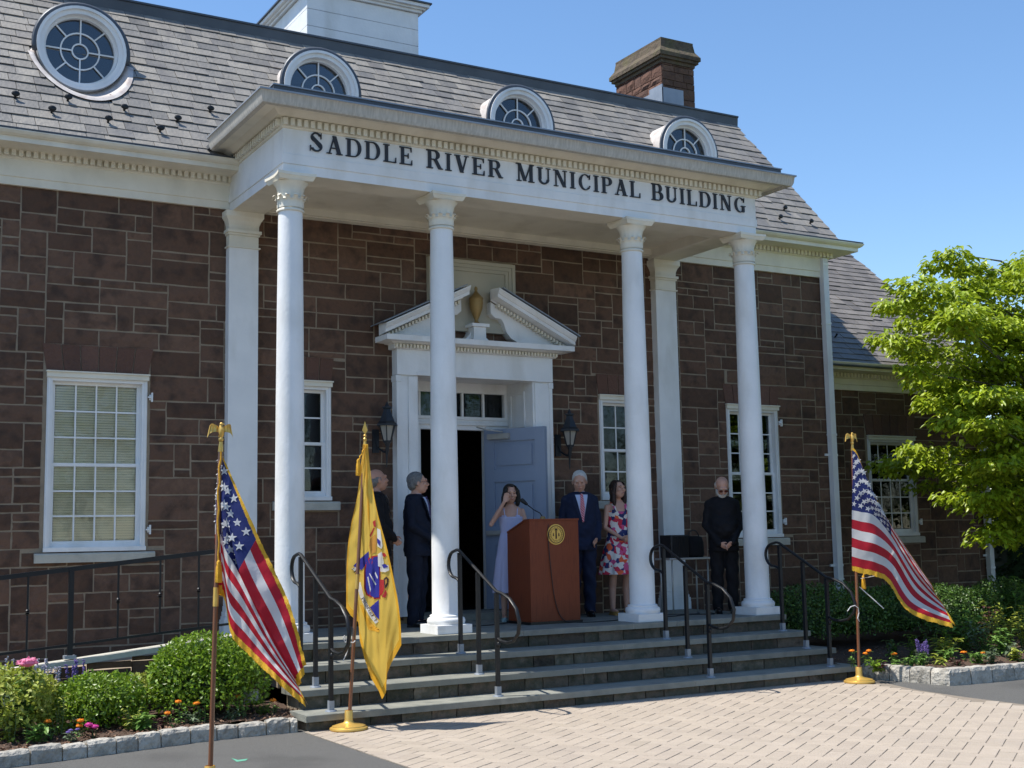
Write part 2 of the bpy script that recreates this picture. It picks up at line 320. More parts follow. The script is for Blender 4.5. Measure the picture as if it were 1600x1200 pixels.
def thing(name, label, cat, loc, group=None):
    o = bpy.data.objects.new(name, None); COL.objects.link(o); o.location = loc; WL[o.name] = Vector(loc); o.empty_display_size = .2
    o['label'] = label; o['category'] = cat
    if group: o['group'] = group
    return o
def struct(o): o['kind'] = 'structure'; return o
def tag(o, label, cat, group=None):
    o['label'] = label; o['category'] = cat
    if group: o['group'] = group
    return o
def pieces(lst, name, m, parent, limit=300, smooth=False):
    """lst of G; the ones that show largest become parts, the rest one stuff part"""
    def score(g):
        xs = [proj(p) for p in g.v]; x0 = min(p[0] for p in xs); x1 = max(p[0] for p in xs); y0 = min(p[1] for p in xs); y1 = max(p[1] for p in xs)
        inn = x1 > 0 and x0 < 1600 and y1 > 0 and y0 < 1200
        return (x1-x0)*(y1-y0) if inn else 0
    sc = sorted([(score(g), i) for i, g in enumerate(lst)], reverse=True)
    rest = G()
    for k, (a, i) in enumerate(sc):
        if k < limit and a > 0: lst[i].build(name, lst_m(m, i), parent, smooth)
        else: rest.merge(lst[i])
    if rest.v:
        o = rest.build(name+'_remainder', lst_m(m, 0), parent, smooth); o['kind'] = 'stuff'
def lst_m(m, i): return m
def jit(a): return rnd.uniform(-a, a)
def polyring(g, cx, y, cz, r0, r1, a0, a1, n, d):      # flat ring segment in an XZ plane with thickness d towards -Y
    P = []
    for k in range(n+1):
        a = a0+(a1-a0)*k/n
        for r in (r0, r1):
            for yy in (y, y-d): P.append((cx+r*cos(a), yy, cz+r*sin(a)))
    F = []
    for k in range(n):
        b = 4*k; F += [(b, b+4, b+6, b+2), (b+1, b+3, b+7, b+5), (b+2, b+6, b+7, b+3), (b, b+1, b+5, b+4)]
    F += [(0, 2, 3, 1), (4*n, 4*n+1, 4*n+3, 4*n+2)]
    g.add(P, F)
GZ = .03                              # ground level at the foot of the steps
FL = .715                             # porch floor
TP = 5.465                            # underside of the entablature
WY = 1.72                             # face of the front wall
# ------------------------------------------------------------------ ground
def disc_ground():
    g = G(); z = GZ-.004
    xs = [-400, -60, -20, -8, 8, 20, 60, 400]; ys = [-400, -60, -20, -8, 8, 20, 60, 400]
    vs = [(x, y, z) for y in ys for x in xs]
    g.add(vs, [(j*8+i, j*8+i+1, (j+1)*8+i+1, (j+1)*8+i) for j in range(7) for i in range(7)])
    return struct(g.build('asphalt_ground', 'asphalt'))
disc_ground()
WALKP = [(-3.36, -1.31), (3.33, -1.31), (3.22, -1.85), (3.0, -2.5), (2.93, -3.2), (2.90, -4.4), (2.9, -9.5), (-3.36, -9.5)]
def inpoly(x, y, P):
    c = False; j = len(P)-1
    for i in range(len(P)):
        if (P[i][1] > y) != (P[j][1] > y) and x < (P[j][0]-P[i][0])*(y-P[i][1])/(P[j][1]-P[i][1])+P[i][0]: c = not c
        j = i
    return c
walk = struct(G().prism(WALKP, 2, GZ-.05, GZ).build('paved_walk', 'joint'))
def clip(poly, a, b):                 # keep the left side of a->b
    out = []; n = len(poly)
    def sd_(p): return (b[0]-a[0])*(p[1]-a[1])-(b[1]-a[1])*(p[0]-a[0])
    for i in range(n):
        p, q = poly[i], poly[(i+1) % n]; sp, sq = sd_(p), sd_(q)
        if sp >= 0: out.append(p)
        if (sp >= 0) != (sq >= 0):
            t = sp/(sp-sq); out.append((p[0]+t*(q[0]-p[0]), p[1]+t*(q[1]-p[1])))
    return out
def pavers():
    L, Wd = .262, .131; j = .0035; ang = R(34); c, s = cos(ang), sin(ang); lst = []
    CW = WALKP[::-1]
    def emit(u, v, du, dv):
        pts = [(u+j, v+j), (u+du-j, v+j), (u+du-j, v+dv-j), (u+j, v+dv-j)]
        P = [(x*c-y*s, x*s+y*c-4) for x, y in pts]
        cx = sum(p[0] for p in P)/4; cy = sum(p[1] for p in P)/4
        if cx < -3.6 or cx > 3.6 or cy > -1.2 or cy < -9.5: return
        full = all(inpoly(x, y, WALKP) for x, y in P)
        if not full:
            for k in range(len(WALKP)): P = clip(P, WALKP[(k+1) % len(WALKP)], WALKP[k]) if P else P
            if len(P) < 3: return
            ar = abs(sum(P[i][0]*P[(i+1) % len(P)][1]-P[(i+1) % len(P)][0]*P[i][1] for i in range(len(P))))/2
            if ar < .0008: return
        z = GZ+.006+jit(.0012); n = len(P); mx = sum(p[0] for p in P)/n; my = sum(p[1] for p in P)/n
        g = G(); sh = 1-.007/(.13*.5)
        tl = (jit(.006), jit(.006))
        top = [(mx+(x-mx)*.965, my+(y-my)*.965, z+(x-mx)*tl[0]+(y-my)*tl[1]) for x, y in P]
        mid = [(x, y, z-.003+(x-mx)*tl[0]+(y-my)*tl[1]) for x, y in P]; bot = [(x, y, GZ-.004) for x, y in P]
        g.add(top+mid+bot, [tuple(range(n))]+[(n+i, n+(i+1) % n, (i+1) % n, i) for i in range(n)]+[(2*n+i, 2*n+(i+1) % n, n+(i+1) % n, n+i) for i in range(n)])
        lst.append(g)
    # herringbone: horizontal brick at (k*W + ..)
    N = 70
    for a in range(-N, N):
        for b in range(-N, N):
            # unit L-cell: one brick along u, one along v, lattice (W,W) and (2W,-2W)
            u = a*Wd+b*2*Wd; v = a*Wd-b*2*Wd
            if hypot(u, v) > 9: continue
            emit(u, v, L, Wd); emit(u, v+Wd, Wd, L)
    return lst
pieces(pavers(), 'paver', 'paver', walk)
# ------------------------------------------------------------------ granite kerbs and garden beds
def kerb(name, label, pts, h, w, blen, inner):
    t = thing(name, label, 'kerb', (pts[0][0], pts[0][1], GZ))
    P = [Vector((x, y, 0)) for x, y in pts]; lst = []
    seg = [(P[i+1]-P[i]).length for i in range(len(P)-1)]; tot = sum(seg); d = 0
    def pos(q):
        q = min(max(q, 0), tot-1e-4)
        for i, l in enumerate(seg):
            if q <= l: return P[i]+(P[i+1]-P[i])*(q/l)
            q -= l
        return P[-1]
    while d < tot-.05:
        l = min(blen*rnd.uniform(.8, 1.2), tot-d); a = pos(d+.006); b = pos(d+l-.006); e = (b-a).normalized(); nn = Vector((-e.y, e.x, 0))*inner
        g = G(); hh = h+jit(.012)
        def fn(u, v):                  # wraps bottom front - top front - top back
            prof = [(0, -.03), (-.004, hh*.35), (-.002, hh*.75), (.014, hh-.004), (w*.5, hh+.004), (w-.01, hh-.004), (w, -.02)]
            k = int(round(v*6)); o, z = prof[k]; ed = .012 if (u < .01 or u > .99) and 0 < k < 6 else 0
            p = a+(b-a)*u+nn*(o+(ed if k < 4 else -ed)+(jit(.006) if 0 < k < 6 else 0)); return (p.x, p.y, GZ+z-(ed*.6 if k > 2 else 0)+(jit(.005) if 0 < k < 6 else 0))
        g.grid(fn, 5, 6)
        g.f += [tuple(6*k for k in range(7)), tuple(6*k+5 for k in range(7))[::-1]]
        lst.append(g); d += l
    for g in lst: g.build('kerb_stone', 'granite', t)
    mg = G()
    for i in range(len(P)-1):
        e = (P[i+1]-P[i]).normalized(); nn = Vector((-e.y, e.x, 0))*inner; a = P[i]+nn*.02; b = P[i+1]+nn*.02; c = b+nn*(w-.04); dd = a+nn*(w-.04)
        mg.prism([(a.x, a.y), (b.x, b.y), (c.x, c.y), (dd.x, dd.y)], 2, GZ-.02, GZ+h*.8)
    mg.build('mortar_bed', 'mortar', t)
    return t
kerb('stone_kerb', 'low pale granite block kerb edging the left flower bed along the asphalt', [(-9.5, -1.95), (-6.6, -1.74), (-5.9, -1.60), (-5.34, -1.50), (-4.8, -1.38), (-4.35, -1.27), (-3.8, -1.22), (-3.39, -1.24)], .12, .12, .23, 1)
kerb('stone_kerb', 'rough granite block kerb round the right flower bed beside the flag stand', [(3.36, -1.33), (3.5, -1.9), (3.56, -2.43), (4.1, -2.49), (4.7, -2.5), (6.5, -2.45), (9.5, -2.2), (13, -2.0)], .17, .15, .30, 1)
def bed(name, P, z0, fn):
    g = G(); xs = [p[0] for p in P]; ys = [p[1] for p in P]; x0, x1, y0, y1 = min(xs), max(xs), min(ys), max(ys); n = int((x1-x0)/.07); m = int((y1-y0)/.07)
    vs = []; idx = {}
    for j in range(m+1):
        for i in range(n+1):
            x = x0+(x1-x0)*i/n; y = y0+(y1-y0)*j/m
            if inpoly(x, y, P): idx[(i, j)] = len(vs); vs.append((x, y, fn(x, y)+jit(.012)))
    g.add(vs, [(idx[(i, j)], idx[(i+1, j)], idx[(i+1, j+1)], idx[(i, j+1)]) for j in range(m) for i in range(n) if all(q in idx for q in ((i, j), (i+1, j), (i+1, j+1), (i, j+1)))])
    return struct(g.build(name, 'soil', smooth='full'))
BEDL = [(-9.5, -1.86), (-6.6, -1.65), (-5.34, -1.41), (-4.35, -1.18), (-3.8, -1.12), (-3.2, -1.15), (-3.2, .1), (-9.5, .1)]
BEDR = [(3.42, -1.25), (3.62, -2.35), (4.7, -2.4), (9.5, -2.12), (13, -1.9), (13, 2.5), (3.2, 2.0), (3.2, -1.2)]
bed('garden_soil', BEDL, .14, lambda x, y: .13+.05*(y+1.5)*.6)
bed('garden_soil', BEDR, .14, lambda x, y: .15+.06*(y+2.3)*.4)
# ------------------------------------------------------------------ the building
B = thing('municipal_building', 'brown stone town hall with slate roof, white columned portico and open blue door', 'building', (0, WY, 0))
WIN = {'w1': (-5.08, -4.035, 1.645, 3.52), 'w4': (4.06, 5.0, 1.645, 3.50), 'w2': (-2.52, -1.895, 2.175, 3.545), 'w3': (1.905, 2.53, 2.175, 3.545)}
DOORH = (-.93, .93, FL, 3.75)
def split(x0, x1, z0, z1, holes):
    xs = sorted({x0, x1, *[min(max(h[i], x0), x1) for h in holes for i in (0, 1)]}); out = []
    for a, b in zip(xs, xs[1:]):
        if b-a < 1e-4: continue
        m = (a+b)/2; iv = sorted([(max(h[2], z0), min(h[3], z1)) for h in holes if h[0] < m < h[1]]); z = z0
        for p, q in iv:
            if p > z+1e-4: out.append((a, b, z, p))
            z = max(z, q)
        if z < z1-1e-4: out.append((a, b, z, z1))
    return out
def stones(x0, x1, z0, z1, holes, Y, u=.092, seed=3, dirx=1):
    rr = random.Random(seed); nx = int((x1-x0)/u); nz = int((z1-z0)/u); ux = (x1-x0)/nx; uz = (z1-z0)/nz
    occ = [[False]*nx for _ in range(nz)]
    for j in range(nz):
        for i in range(nx):
            cx = x0+(i+.5)*ux; cz = z0+(j+.5)*uz
            if any(h[0] < cx < h[1] and h[2] < cz < h[3] for h in holes): occ[j][i] = True
    lst = []; jo = .0085
    order = sorted([(j+rr.random()*1.2, i+rr.random()*.3, i, j) for j in range(nz) for i in range(nx)])
    for j in range(nz):
        for i in range(nx):
            if occ[j][i]: continue
            t = rr.random(); h = 1 if t < .22 else 2 if t < .78 else 3
            w = rr.choice({1: (2, 3, 4, 5, 6), 2: (3, 3, 4, 4, 5, 6, 7), 3: (2, 4, 4, 5, 6, 7)}[h])
            h = min(h, nz-j)
            k = 0
            while k < w and i+k < nx and not occ[j][i+k]: k += 1
            w = k
            while h > 1 and any(occ[j+h-1][i+q] for q in range(w)): h -= 1
            if i+w < nx and not occ[j][i+w] and (i+w+1 >= nx or occ[j][i+w+1]) and w > 1: w += 1
            if any(occ[j+b][i+a] for a in range(w) for b in range(h)): w = k; 
            if any(occ[j+b][i+a] for a in range(w) for b in range(h)): h = 1
            for a in range(w):
                for b in range(h): occ[j+b][i+a] = True
            X0, X1, Z0, Z1 = x0+i*ux+jo, x0+(i+w)*ux-jo, z0+j*uz+jo, z0+(j+h)*uz-jo
            for hh in holes:           # cut neatly against openings
                if X0 < hh[1] and X1 > hh[0] and Z0 < hh[3] and Z1 > hh[2]:
                    c = [(hh[1]-X0, 0), (X1-hh[0], 1), (hh[3]-Z0, 2), (Z1-hh[2], 3)]; m = min(c)
                    if m[1] == 0: X0 = hh[1]+jo*.5
                    elif m[1] == 1: X1 = hh[0]-jo*.5
                    elif m[1] == 2: Z0 = hh[3]+jo*.5
                    else: Z1 = hh[2]-jo*.5
            if X1-X0 < .03 or Z1-Z0 < .03: continue
            lst.append(stone(X0, X1, Z0, Z1, Y, rr))
    return lst
def stone(X0, X1, Z0, Z1, Y, rr, skew=0):
    nx = 3 if X1-X0 > .22 else 2; nz = 2; g = G(); d = rr.uniform(0, .005); e = .008
    vs = []
    for j in range(nz+1):
        for i in range(nx+1):
            u, v = i/nx, j/nz; ed = i in (0, nx) or j in (0, nz)
            x = X0+(X1-X0)*u+(rr.uniform(-.004, .004) if ed else rr.uniform(-.02, .02)); z = Z0+(Z1-Z0)*v+rr.uniform(-.004, .004)
            vs.append((x, Y-.001-(0.001 if ed else d+rr.uniform(0.001, .006)), z))
    n0 = len(vs); f = [(j*(nx+1)+i, j*(nx+1)+i+1, (j+1)*(nx+1)+i+1, (j+1)*(nx+1)+i) for j in range(nz) for i in range(nx)]
    ring = [i for i in range(nx+1)]+[j*(nx+1)+nx for j in range(1, nz+1)]+[nz*(nx+1)+i for i in range(nx-1, -1, -1)]+[j*(nx+1) for j in range(nz-1, 0, -1)]
    cx, cz = (X0+X1)/2, (Z0+Z1)/2
    for r in ring: x, y, z = vs[r]; vs.append((x+(.002 if x > cx else -.002), Y+.03, z+(.002 if z > cz else -.002)))
    m = len(ring); f += [(ring[(k+1) % m], ring[k], n0+k, n0+(k+1) % m) for k in range(m)]
    return g.add(vs, f)
ARCH = {}
def voussoirs(h, n, hh, Y, rr):
    x0, x1, z = h[0]-.01, h[1]+.01, h[3]+.012; lst = []; sp = .05
    for k in range(n):
        g = G(); a0 = x0+(x1-x0)*k/n; a1 = x0+(x1-x0)*(k+1)/n; mid = (x0+x1)/2
        t0 = mid+(a0-mid)*(1+sp*2); t1 = mid+(a1-mid)*(1+sp*2); d = rr.uniform(.009, .014); j = .006
        g.add([(a0+j, Y-d, z), (a1-j, Y-d, z), (t1-j, Y-d, z+hh-.008), (t0+j, Y-d, z+hh-.008), (a0+j, Y+.03, z), (a1-j, Y+.03, z), (t1-j, Y+.03, z+hh-.008), (t0+j, Y+.03, z+hh-.008)],
              [(0, 1, 2, 3), (1, 0, 4, 5), (2, 1, 5, 6), (3, 2, 6, 7), (0, 3, 7, 4)])
        lst.append(g)
    return lst
def build_wall(x0, x1, z0, z1, holes, Y, archs, seed):
    base = G()
    for a, b, c, d in split(x0, x1, z0, z1, holes): base.box(a, b, Y+.002, Y+.26, c, d)
    w = base.build('wall', 'mortar', B)
    rr = random.Random(seed+50); hs = list(holes); vs = []
    for key, n, hh in archs:
        h = key; vs += voussoirs(h, n, hh, Y, rr); hs.append((h[0]-.0, h[1]+.0, h[3]-.02, h[3]+hh+.006))
    st = stones(x0+.004, x1-.004, z0, z1, hs+([panel] if Y < 2 else []), Y, seed=seed)
    return w, st, vs
panel = (-.62, .62, 4.30, 5.19)
holes = [WIN['w1'], WIN['w2'], WIN['w3'], WIN['w4'], DOORH]
wmain, st1, vo1 = build_wall(-6.04, 6.04, 0, 5.60, holes, WY, [(WIN['w1'], 6, .31), (WIN['w4'], 6, .31), (WIN['w2'], 4, .30), (WIN['w3'], 4, .30)], 11)
WW = (7.47, 8.50, 1.62, 3.19)
wwing, st2, vo2 = build_wall(6.04, 10.2, 0, 4.0, [WW], 2.4, [(WW, 6, .36)], 21)

st1 = [g for g in st1 if not (abs(sum(p[0] for p in g.v)/len(g.v)) < 1.0 and sum(p[2] for p in g.v)/len(g.v) < 4.0)]
nv = len(vo1)+len(vo2)
def psize(g):
    xs = [proj(p) for p in g.v]; return (max(p[0] for p in xs)-min(p[0] for p in xs))*(max(p[1] for p in xs)-min(p[1] for p in xs))*(1 if 0 < xs[0][0] < 1600 and 0 < xs[0][1] < 1200 else 0)
allst = sorted([(psize(g), 0, i) for i, g in enumerate(st1)]+[(psize(g), 1, i) for i, g in enumerate(st2)], reverse=True)
cut = {0: G(), 1: G()}
for k, (a, wh, i) in enumerate(allst):
    g = (st1, st2)[wh][i]; par = (wmain, wwing)[wh]
    if k < 300-nv and a > 0: g.build('stone', 'stone', par)
    else: cut[wh].merge(g)
for wh in (0, 1):
    if cut[wh].v: o = cut[wh].build('stone_remainder', 'stone', (wmain, wwing)[wh]); o['kind'] = 'stuff'
for g in vo1: g.build('lintel_stone', 'lintel', wmain)
for g in vo2: g.build('lintel_stone', 'lintel', wwing)
# other walls: gable ends, back, left wing
g = G(); RS = 1.1; EY, EZ = 1.4, 6.0; RT_Y, RT_Z = 3.70, 6.0+1.1*2.3; RIDGE = (5.97, 9.02)
def roofZ(y): return EZ+RS*(y-EY)
gab = [(WY+.262, 0), (10.2, 0), (10.2, 5.9), (8.24, RT_Z-.05), (RIDGE[0], RIDGE[1]-.06), (RT_Y, RT_Z-.06), (WY+.262, roofZ(WY)-.03+.2)]
g.prism(gab, 0, 5.79, 6.038); g.prism(gab, 0, -6.038, -5.79)
g.box(-5.79, 5.79, 9.95, 10.2, 0, 5.9); g.box(-5.788, 5.788, 2.0, 9.9, 5.5, 5.58)
g.box(6.05, 10.2, 8.0, 8.2, 0, 4); g.prism([(2.665, 0), (8, 0), (8, 4), (5.3, 6.95), (2.665, 4.7)], 0, 9.95, 10.19)
g.box(-10.2, -6.05, 2.4, 2.65, 0, 4); g.box(-10.2, -6.05, 8, 8.2, 0, 4); g.prism([(2.665, 0), (8, 0), (8, 4), (5.3, 6.95), (2.665, 4.7)], 0, -10.19, -9.95)
g.build('side_wall', 'stone', B)
# interior: floor slab and hall
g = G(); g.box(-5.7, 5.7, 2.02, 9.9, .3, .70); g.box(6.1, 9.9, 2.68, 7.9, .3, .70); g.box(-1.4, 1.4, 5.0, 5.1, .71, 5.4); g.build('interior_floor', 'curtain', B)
# main cornice
def sweep(g, prof, x0, x1, y, ends=True, yb=None):
    """profile (out, z) carried along the front from x0 to x1 and back along both ends to yb"""
    n = len(prof); vs = []
    for o, z in prof: vs.append((x0-o, yb, z))
    for o, z in prof: vs.append((x0-o, y-o, z))
    for o, z in prof: vs.append((x1+o, y-o, z))
    for o, z in prof: vs.append((x1+o, yb, z))
    g.add(vs, [(r*n+i, r*n+i+1, (r+1)*n+i+1, (r+1)*n+i) for r in range(3) for i in range(n-1)]+[tuple(range(n)), tuple(3*n+i for i in range(n))[::-1]])
CPR = [(-.02, 5.50), (.045, 5.50), (.045, 5.585), (.06, 5.59), (.06, 5.775), (.08, 5.79), (.085, 5.885), (.12, 5.90), (.40, 5.905), (.40, 5.985), (.42, 5.99), (.45, 6.02), (.47, 6.06), (.47, 6.075), (.455, 6.078), (.30, 6.04), (-.02, 6.04)]
CPR = [(o*.96, z if z < 5.8 else 5.79+(z-5.79)*.67) for o, z in CPR]
ce = G(); sweep(ce, CPR, -6.02, 6.02, WY, yb=WY+.30); cornice = ce.build('cornice', 'cream', B)
d = G(); x = -6.10
while x < 6.1:
    if abs(x) > 3.1: d.box(x, x+.045, WY-.125, WY-.081, 5.80, 5.868)
    x += .073
d.build('dentil_band', 'cream', cornice)
ce = G(); sweep(ce, [(o, z-5.5+3.92 if z < 5.6 else z-5.5+3.92-.1) for o, z in CPR], 6.2, 10.15, 2.4, yb=2.7); cw = ce.build('cornice', 'cream', B)
d = G(); x = 6.2
while x < 10.1: d.box(x, x+.045, 2.4-.12, 2.4-.08, 4.12, 4.18); x += .073
d.build('dentil_band', 'cream', cw)
ce = G(); sweep(ce, [(o, z-5.5+3.92 if z < 5.6 else z-5.5+3.92-.1) for o, z in CPR], -10.15, -6.2, 2.4, yb=2.7); ce.build('cornice', 'cream', B)
# ---- slate roofs
BW = [(-4.645, .0), (-1.68, .0), (1.29, 0), (4.24, 0)]; WZC = 7.455; WYW = 2.60; RO = .50
def hw(z, r=.585):
    q = (WZC-z)/(r*1.39)
    return r*sqrt(1-q*q) if 0 <= q < 1 else 0
def inwin(x, z, r, main=True): return main and any(abs(x-c[0]) < hw(z, r) or hypot(x-c[0], z-WZC) < r-.08 for c in BW)
def slates(x0, x1, y0, z0, slope, length, ex, wdt, main, seed):
    rr = random.Random(seed); th = math.atan(slope); uy, uz = cos(th), sin(th); ny, nz = -sin(th), cos(th); lst = []; r = 0; s = 0
    while s < length:
        x = x0-rr.random()*wdt
        while x < x1:
            w = wdt*rr.uniform(.82, 1.22); a = max(x, x0)+.003; b = min(x+w, x1)-.003; x += w
            if b-a < .04: continue
            top = min(s+ex+.055, length+.02); zc = z0+(s+ex/2)*uz
            hwz = max(hw(zc, .565), hw(zc+.045, .565)) if main else 0
            skip = False
            for c_ in BW:
                if hwz and a < c_[0]+hwz and b > c_[0]-hwz:
                    if a < c_[0]-hwz-.03: b = min(b, c_[0]-hwz)
                    elif b > c_[0]+hwz+.03: a = max(a, c_[0]+hwz)
                    else: skip = True
            if skip or b-a < .03: continue
            lo = rr.uniform(.011, .020); l2 = lo+rr.uniform(-.002, .004); sb = s+jit(.005); tk = .009
            if rr.random() < .02: sb += rr.uniform(.02, .05)
            sb2 = sb+jit(.003)
            def P(xx, q, o): return (xx, y0+uy*q+ny*o, z0+uz*q+nz*o)
            g = G(); g.add([P(a, sb, lo+tk), P(b, sb2, l2+tk), P(b, top, .004+tk*.6), P(a, top, .004+tk*.6), P(a, sb, lo), P(b, sb2, l2), P(b, top, .002), P(a, top, .002)],
                           [(0, 1, 2, 3), (1, 0, 4, 5), (0, 3, 7, 4), (2, 1, 5, 6), (4, 7, 6, 5)])
            lst.append(g)
        s += ex; r += 1
    return lst
LEN = hypot(RT_Y-EY, RT_Z-EZ)-.02
deck = G(); ny_ = 40; nx_ = 210
def dv(i, j): return (-6.13+12.22*i/nx_, EY+(RT_Y-EY)*j/ny_, EZ+(RT_Z-EZ)*j/ny_-.012)
vs = [dv(i, j) for j in range(ny_+1) for i in range(nx_+1)]; fs = []
for j in range(ny_):
    for i in range(nx_):
        p = dv(i+.5, j+.5)
        if not inwin(p[0], p[2], .565): fs.append((j*(nx_+1)+i, j*(nx_+1)+i+1, (j+1)*(nx_+1)+i+1, (j+1)*(nx_+1)+i))
deck.add(vs, fs)
deck.add([(-6.13, RT_Y+.02, RT_Z+.02), (6.09, RT_Y+.02, RT_Z+.02), (6.09, *RIDGE), (-6.13, *RIDGE)], [(0, 1, 2, 3)])
deck.add([(-6.13, 8.24, RT_Z+.02), (6.09, 8.24, RT_Z+.02), (6.09, *RIDGE), (-6.13, *RIDGE)], [(3, 2, 1, 0)])
deck.add([(-6.13, 10.5, 6.0), (6.09, 10.5, 6.0), (6.09, 8.24, RT_Z), (-6.13, 8.24, RT_Z)], [(3, 2, 1, 0)])
roof = deck.build('roof', 'felt', B)
wd = G(); WEY, WEZ, WRS = 2.03, 4.27, .86; WLEN = 3.3*sqrt(1+WRS**2)
for sx0, sx1 in ((6.05, 10.1), (-10.1, -6.05)):
    wd.add([(sx0, WEY, WEZ-.012), (sx1, WEY, WEZ-.012), (sx1, WEY+3.3, WEZ+3.3*WRS-.012), (sx0, WEY+3.3, WEZ+3.3*WRS-.012), (sx1, 8.5, 4.2), (sx0, 8.5, 4.2)], [(0, 1, 2, 3), (3, 2, 4, 5)])
roofw = wd.build('roof', 'felt', B)
sA = slates(-6.15, 6.105, EY-.03, EZ-.03, RS, LEN, .178, .236, True, 5)
sB = slates(6.06, 10.12, WEY-.03, WEZ-.02, WRS, WLEN, .168, .26, False, 6)
al = sorted([(psize(g), 0, i) for i, g in enumerate(sA)]+[(psize(g), 1, i) for i, g in enumerate(sB)], reverse=True)
cut = {0: G(), 1: G()}
for k, (a, wh, i) in enumerate(al):
    g = (sA, sB)[wh][i]
    if k < 300 and a > 0: g.build('slate', ('slate', 'slate2')[wh], (roof, roofw)[wh])
    else: cut[wh].merge(g)
for wh in (0, 1): o = cut[wh].build('slate_remainder', ('slate', 'slate2')[wh], (roof, roofw)[wh]); o['kind'] = 'stuff'
# dark metal cap at the top of the steep slope
g = G(); g.prism([(RT_Y-.06, RT_Z-.10), (RT_Y-.085, RT_Z-.10), (RT_Y-.10, RT_Z+.055), (RT_Y-.12, RT_Z+.06), (RT_Y-.12, RT_Z+.085), (RT_Y+.10, RT_Z+.10), (RT_Y+.10, RT_Z)], 0, -6.15, 6.12)
g.build('ridge_cap', 'lead', roof)
g = G(); g.box(-6.47, 6.46, EY-.125, EY+.0, EZ-.012, EZ+.004); g.build('drip_edge', 'lead', roof)
g = G(); g.box(6.06, 10.5, WEY-.09, WEY+.02, WEZ-.035, WEZ-.02); g.build('drip_edge', 'lead', roofw)
# snow guards
for (x, z) in ((-5.465, 6.489), (-4.911, 6.563), (-5.111, 6.338), (-4.305, 6.542), (-4.523, 6.313), (-3.718, 6.49), (-3.273, 6.744), (-3.963, 6.276), (5.419, 6.503), (5.146, 6.291), (5.749, 6.288)):
    y = EY+(z-EZ)/RS; g = G(); g.tube([(x, y+.01, z), (x, y-.035, z+.02), (x, y-.05, z+.035)], [.012, .014, .018], 6)
    g.ell((x, y-.06, z+.045), .045, .018, .032, 10, 6)
    g.box(x-.012, x+.012, y-.03, y-.015, z-.06, z+.03); g.build('snow_guard', 'black', roof)
for (x, q) in ((7.6, .35), (8.2, .55), (7.1, .6), (9.0, .38)):
    y = WEY+q; z = WEZ+WRS*q; g = G(); g.tube([(x, y+.01, z), (x, y-.05, z+.04), (x, y-.07, z+.07)], [.012, .014, .02], 6); g.build('snow_guard', 'black', roofw)
# ---- round dormer windows
def round_window(cx):
    zc = WZC; y = WYW
    w = G(); polyring(w, cx, y+.05, zc, (.42), .475, 0, 2*pi, 48, .10); polyring(w, cx, y+.02, zc, .472, .505, 0, 2*pi, 48, .10)
    wo = w.build('round_window', 'white', B, smooth=30)
    ri = G(); polyring(ri, cx, y+.09, zc, .39, .425, 0, 2*pi, 48, .07); ri.build('sash_frame', 'white', wo, smooth=30)
    gl = G(); n = 40; gl.add([(cx+.395*cos(2*pi*i/n), y+.075, zc+.395*sin(2*pi*i/n)) for i in range(n)]+[(cx+.395*cos(2*pi*i/n), y+.081, zc+.395*sin(2*pi*i/n)) for i in range(n)], [tuple(range(n)), tuple(range(n, 2*n))[::-1]]+[(i, i+n, (i+1) % n+n, (i+1) % n) for i in range(n)])
    gl.build('pane', 'rglass', wo)
    mu = G()
    for r in (.09, .22): polyring(mu, cx, y+.071, zc, r-.008, r+.008, 0, 2*pi, 32, .022)
    for k in range(8):
        a = k*pi/4; r0 = .09 if k % 2 == 0 else .222; r1 = .40; ca, sa = cos(a), sin(a); t = .008
        P = [(cx+r*ca+q*t*sa, yy, zc+r*sa-q*t*ca) for r in (r0, r1) for q in (-1, 1) for yy in (y+.066, y+.047)]
        mu.add(P, [(0, 2, 6, 4), (1, 5, 7, 3), (0, 4, 5, 1), (2, 3, 7, 6), (4, 6, 7, 5), (0, 1, 3, 2)])
    mu.build('glazing_bars', 'white', wo)
    bk = G(); n = 32; bk.add([(cx+.5*cos(2*pi*i/n), y+.42, zc+.5*sin(2*pi*i/n)) for i in range(n)], [tuple(range(n))])
    bk.build('sky_tone_backing', 'flash', wo)  # grey sheet added behind the glass; its tone imitates reflected sky
    # barrel hood above, flared scoop below
    h = G()
    def fn(u, v):
        a = 2*pi*u; ca, sa = cos(a), sin(a)
        if sa >= 0:
            rr_ = .515; zz = zc+rr_*sa; y0_ = y-.05; yt = max(EY+(zz-EZ)/RS+.05, y0_); return (cx+rr_*ca, y0_+(yt-y0_)*v, zz)
        k = min(1, v/.75); w_ = max(0, (v-.75)/.25); r1x, r1z = .545+.055*w_, (.545+.045*w_)*1.38; x1, z1 = cx+r1x*ca, zc+r1z*sa; x0_, z0_ = cx+.505*ca, zc+.505*sa; f = min(1, -sa*6)
        yt = EY+(z1-EZ)/RS-.05*f+.05*(1-f); y0_ = y-.05*(1-f)+.02*f
        kk = k**.7
        return (x0_+(x1-x0_)*kk, y0_+(yt-y0_)*k, z0_+(z1-z0_)*kk)
    h.grid(fn, 72, 8); h.build('flashing', 'copper', wo, smooth='full')
    lip = G(); N = 24
    pts = [(cx+.517*cos(a), y-.045, zc+.517*sin(a)) for a in [R(-12)+(R(204))*i/N for i in range(N+1)]]
    lip.tube(pts, .019, 6, flat=2.2); lip.build('hood_edge', 'lead', wo, smooth='full')
for cx, _ in BW: round_window(cx)
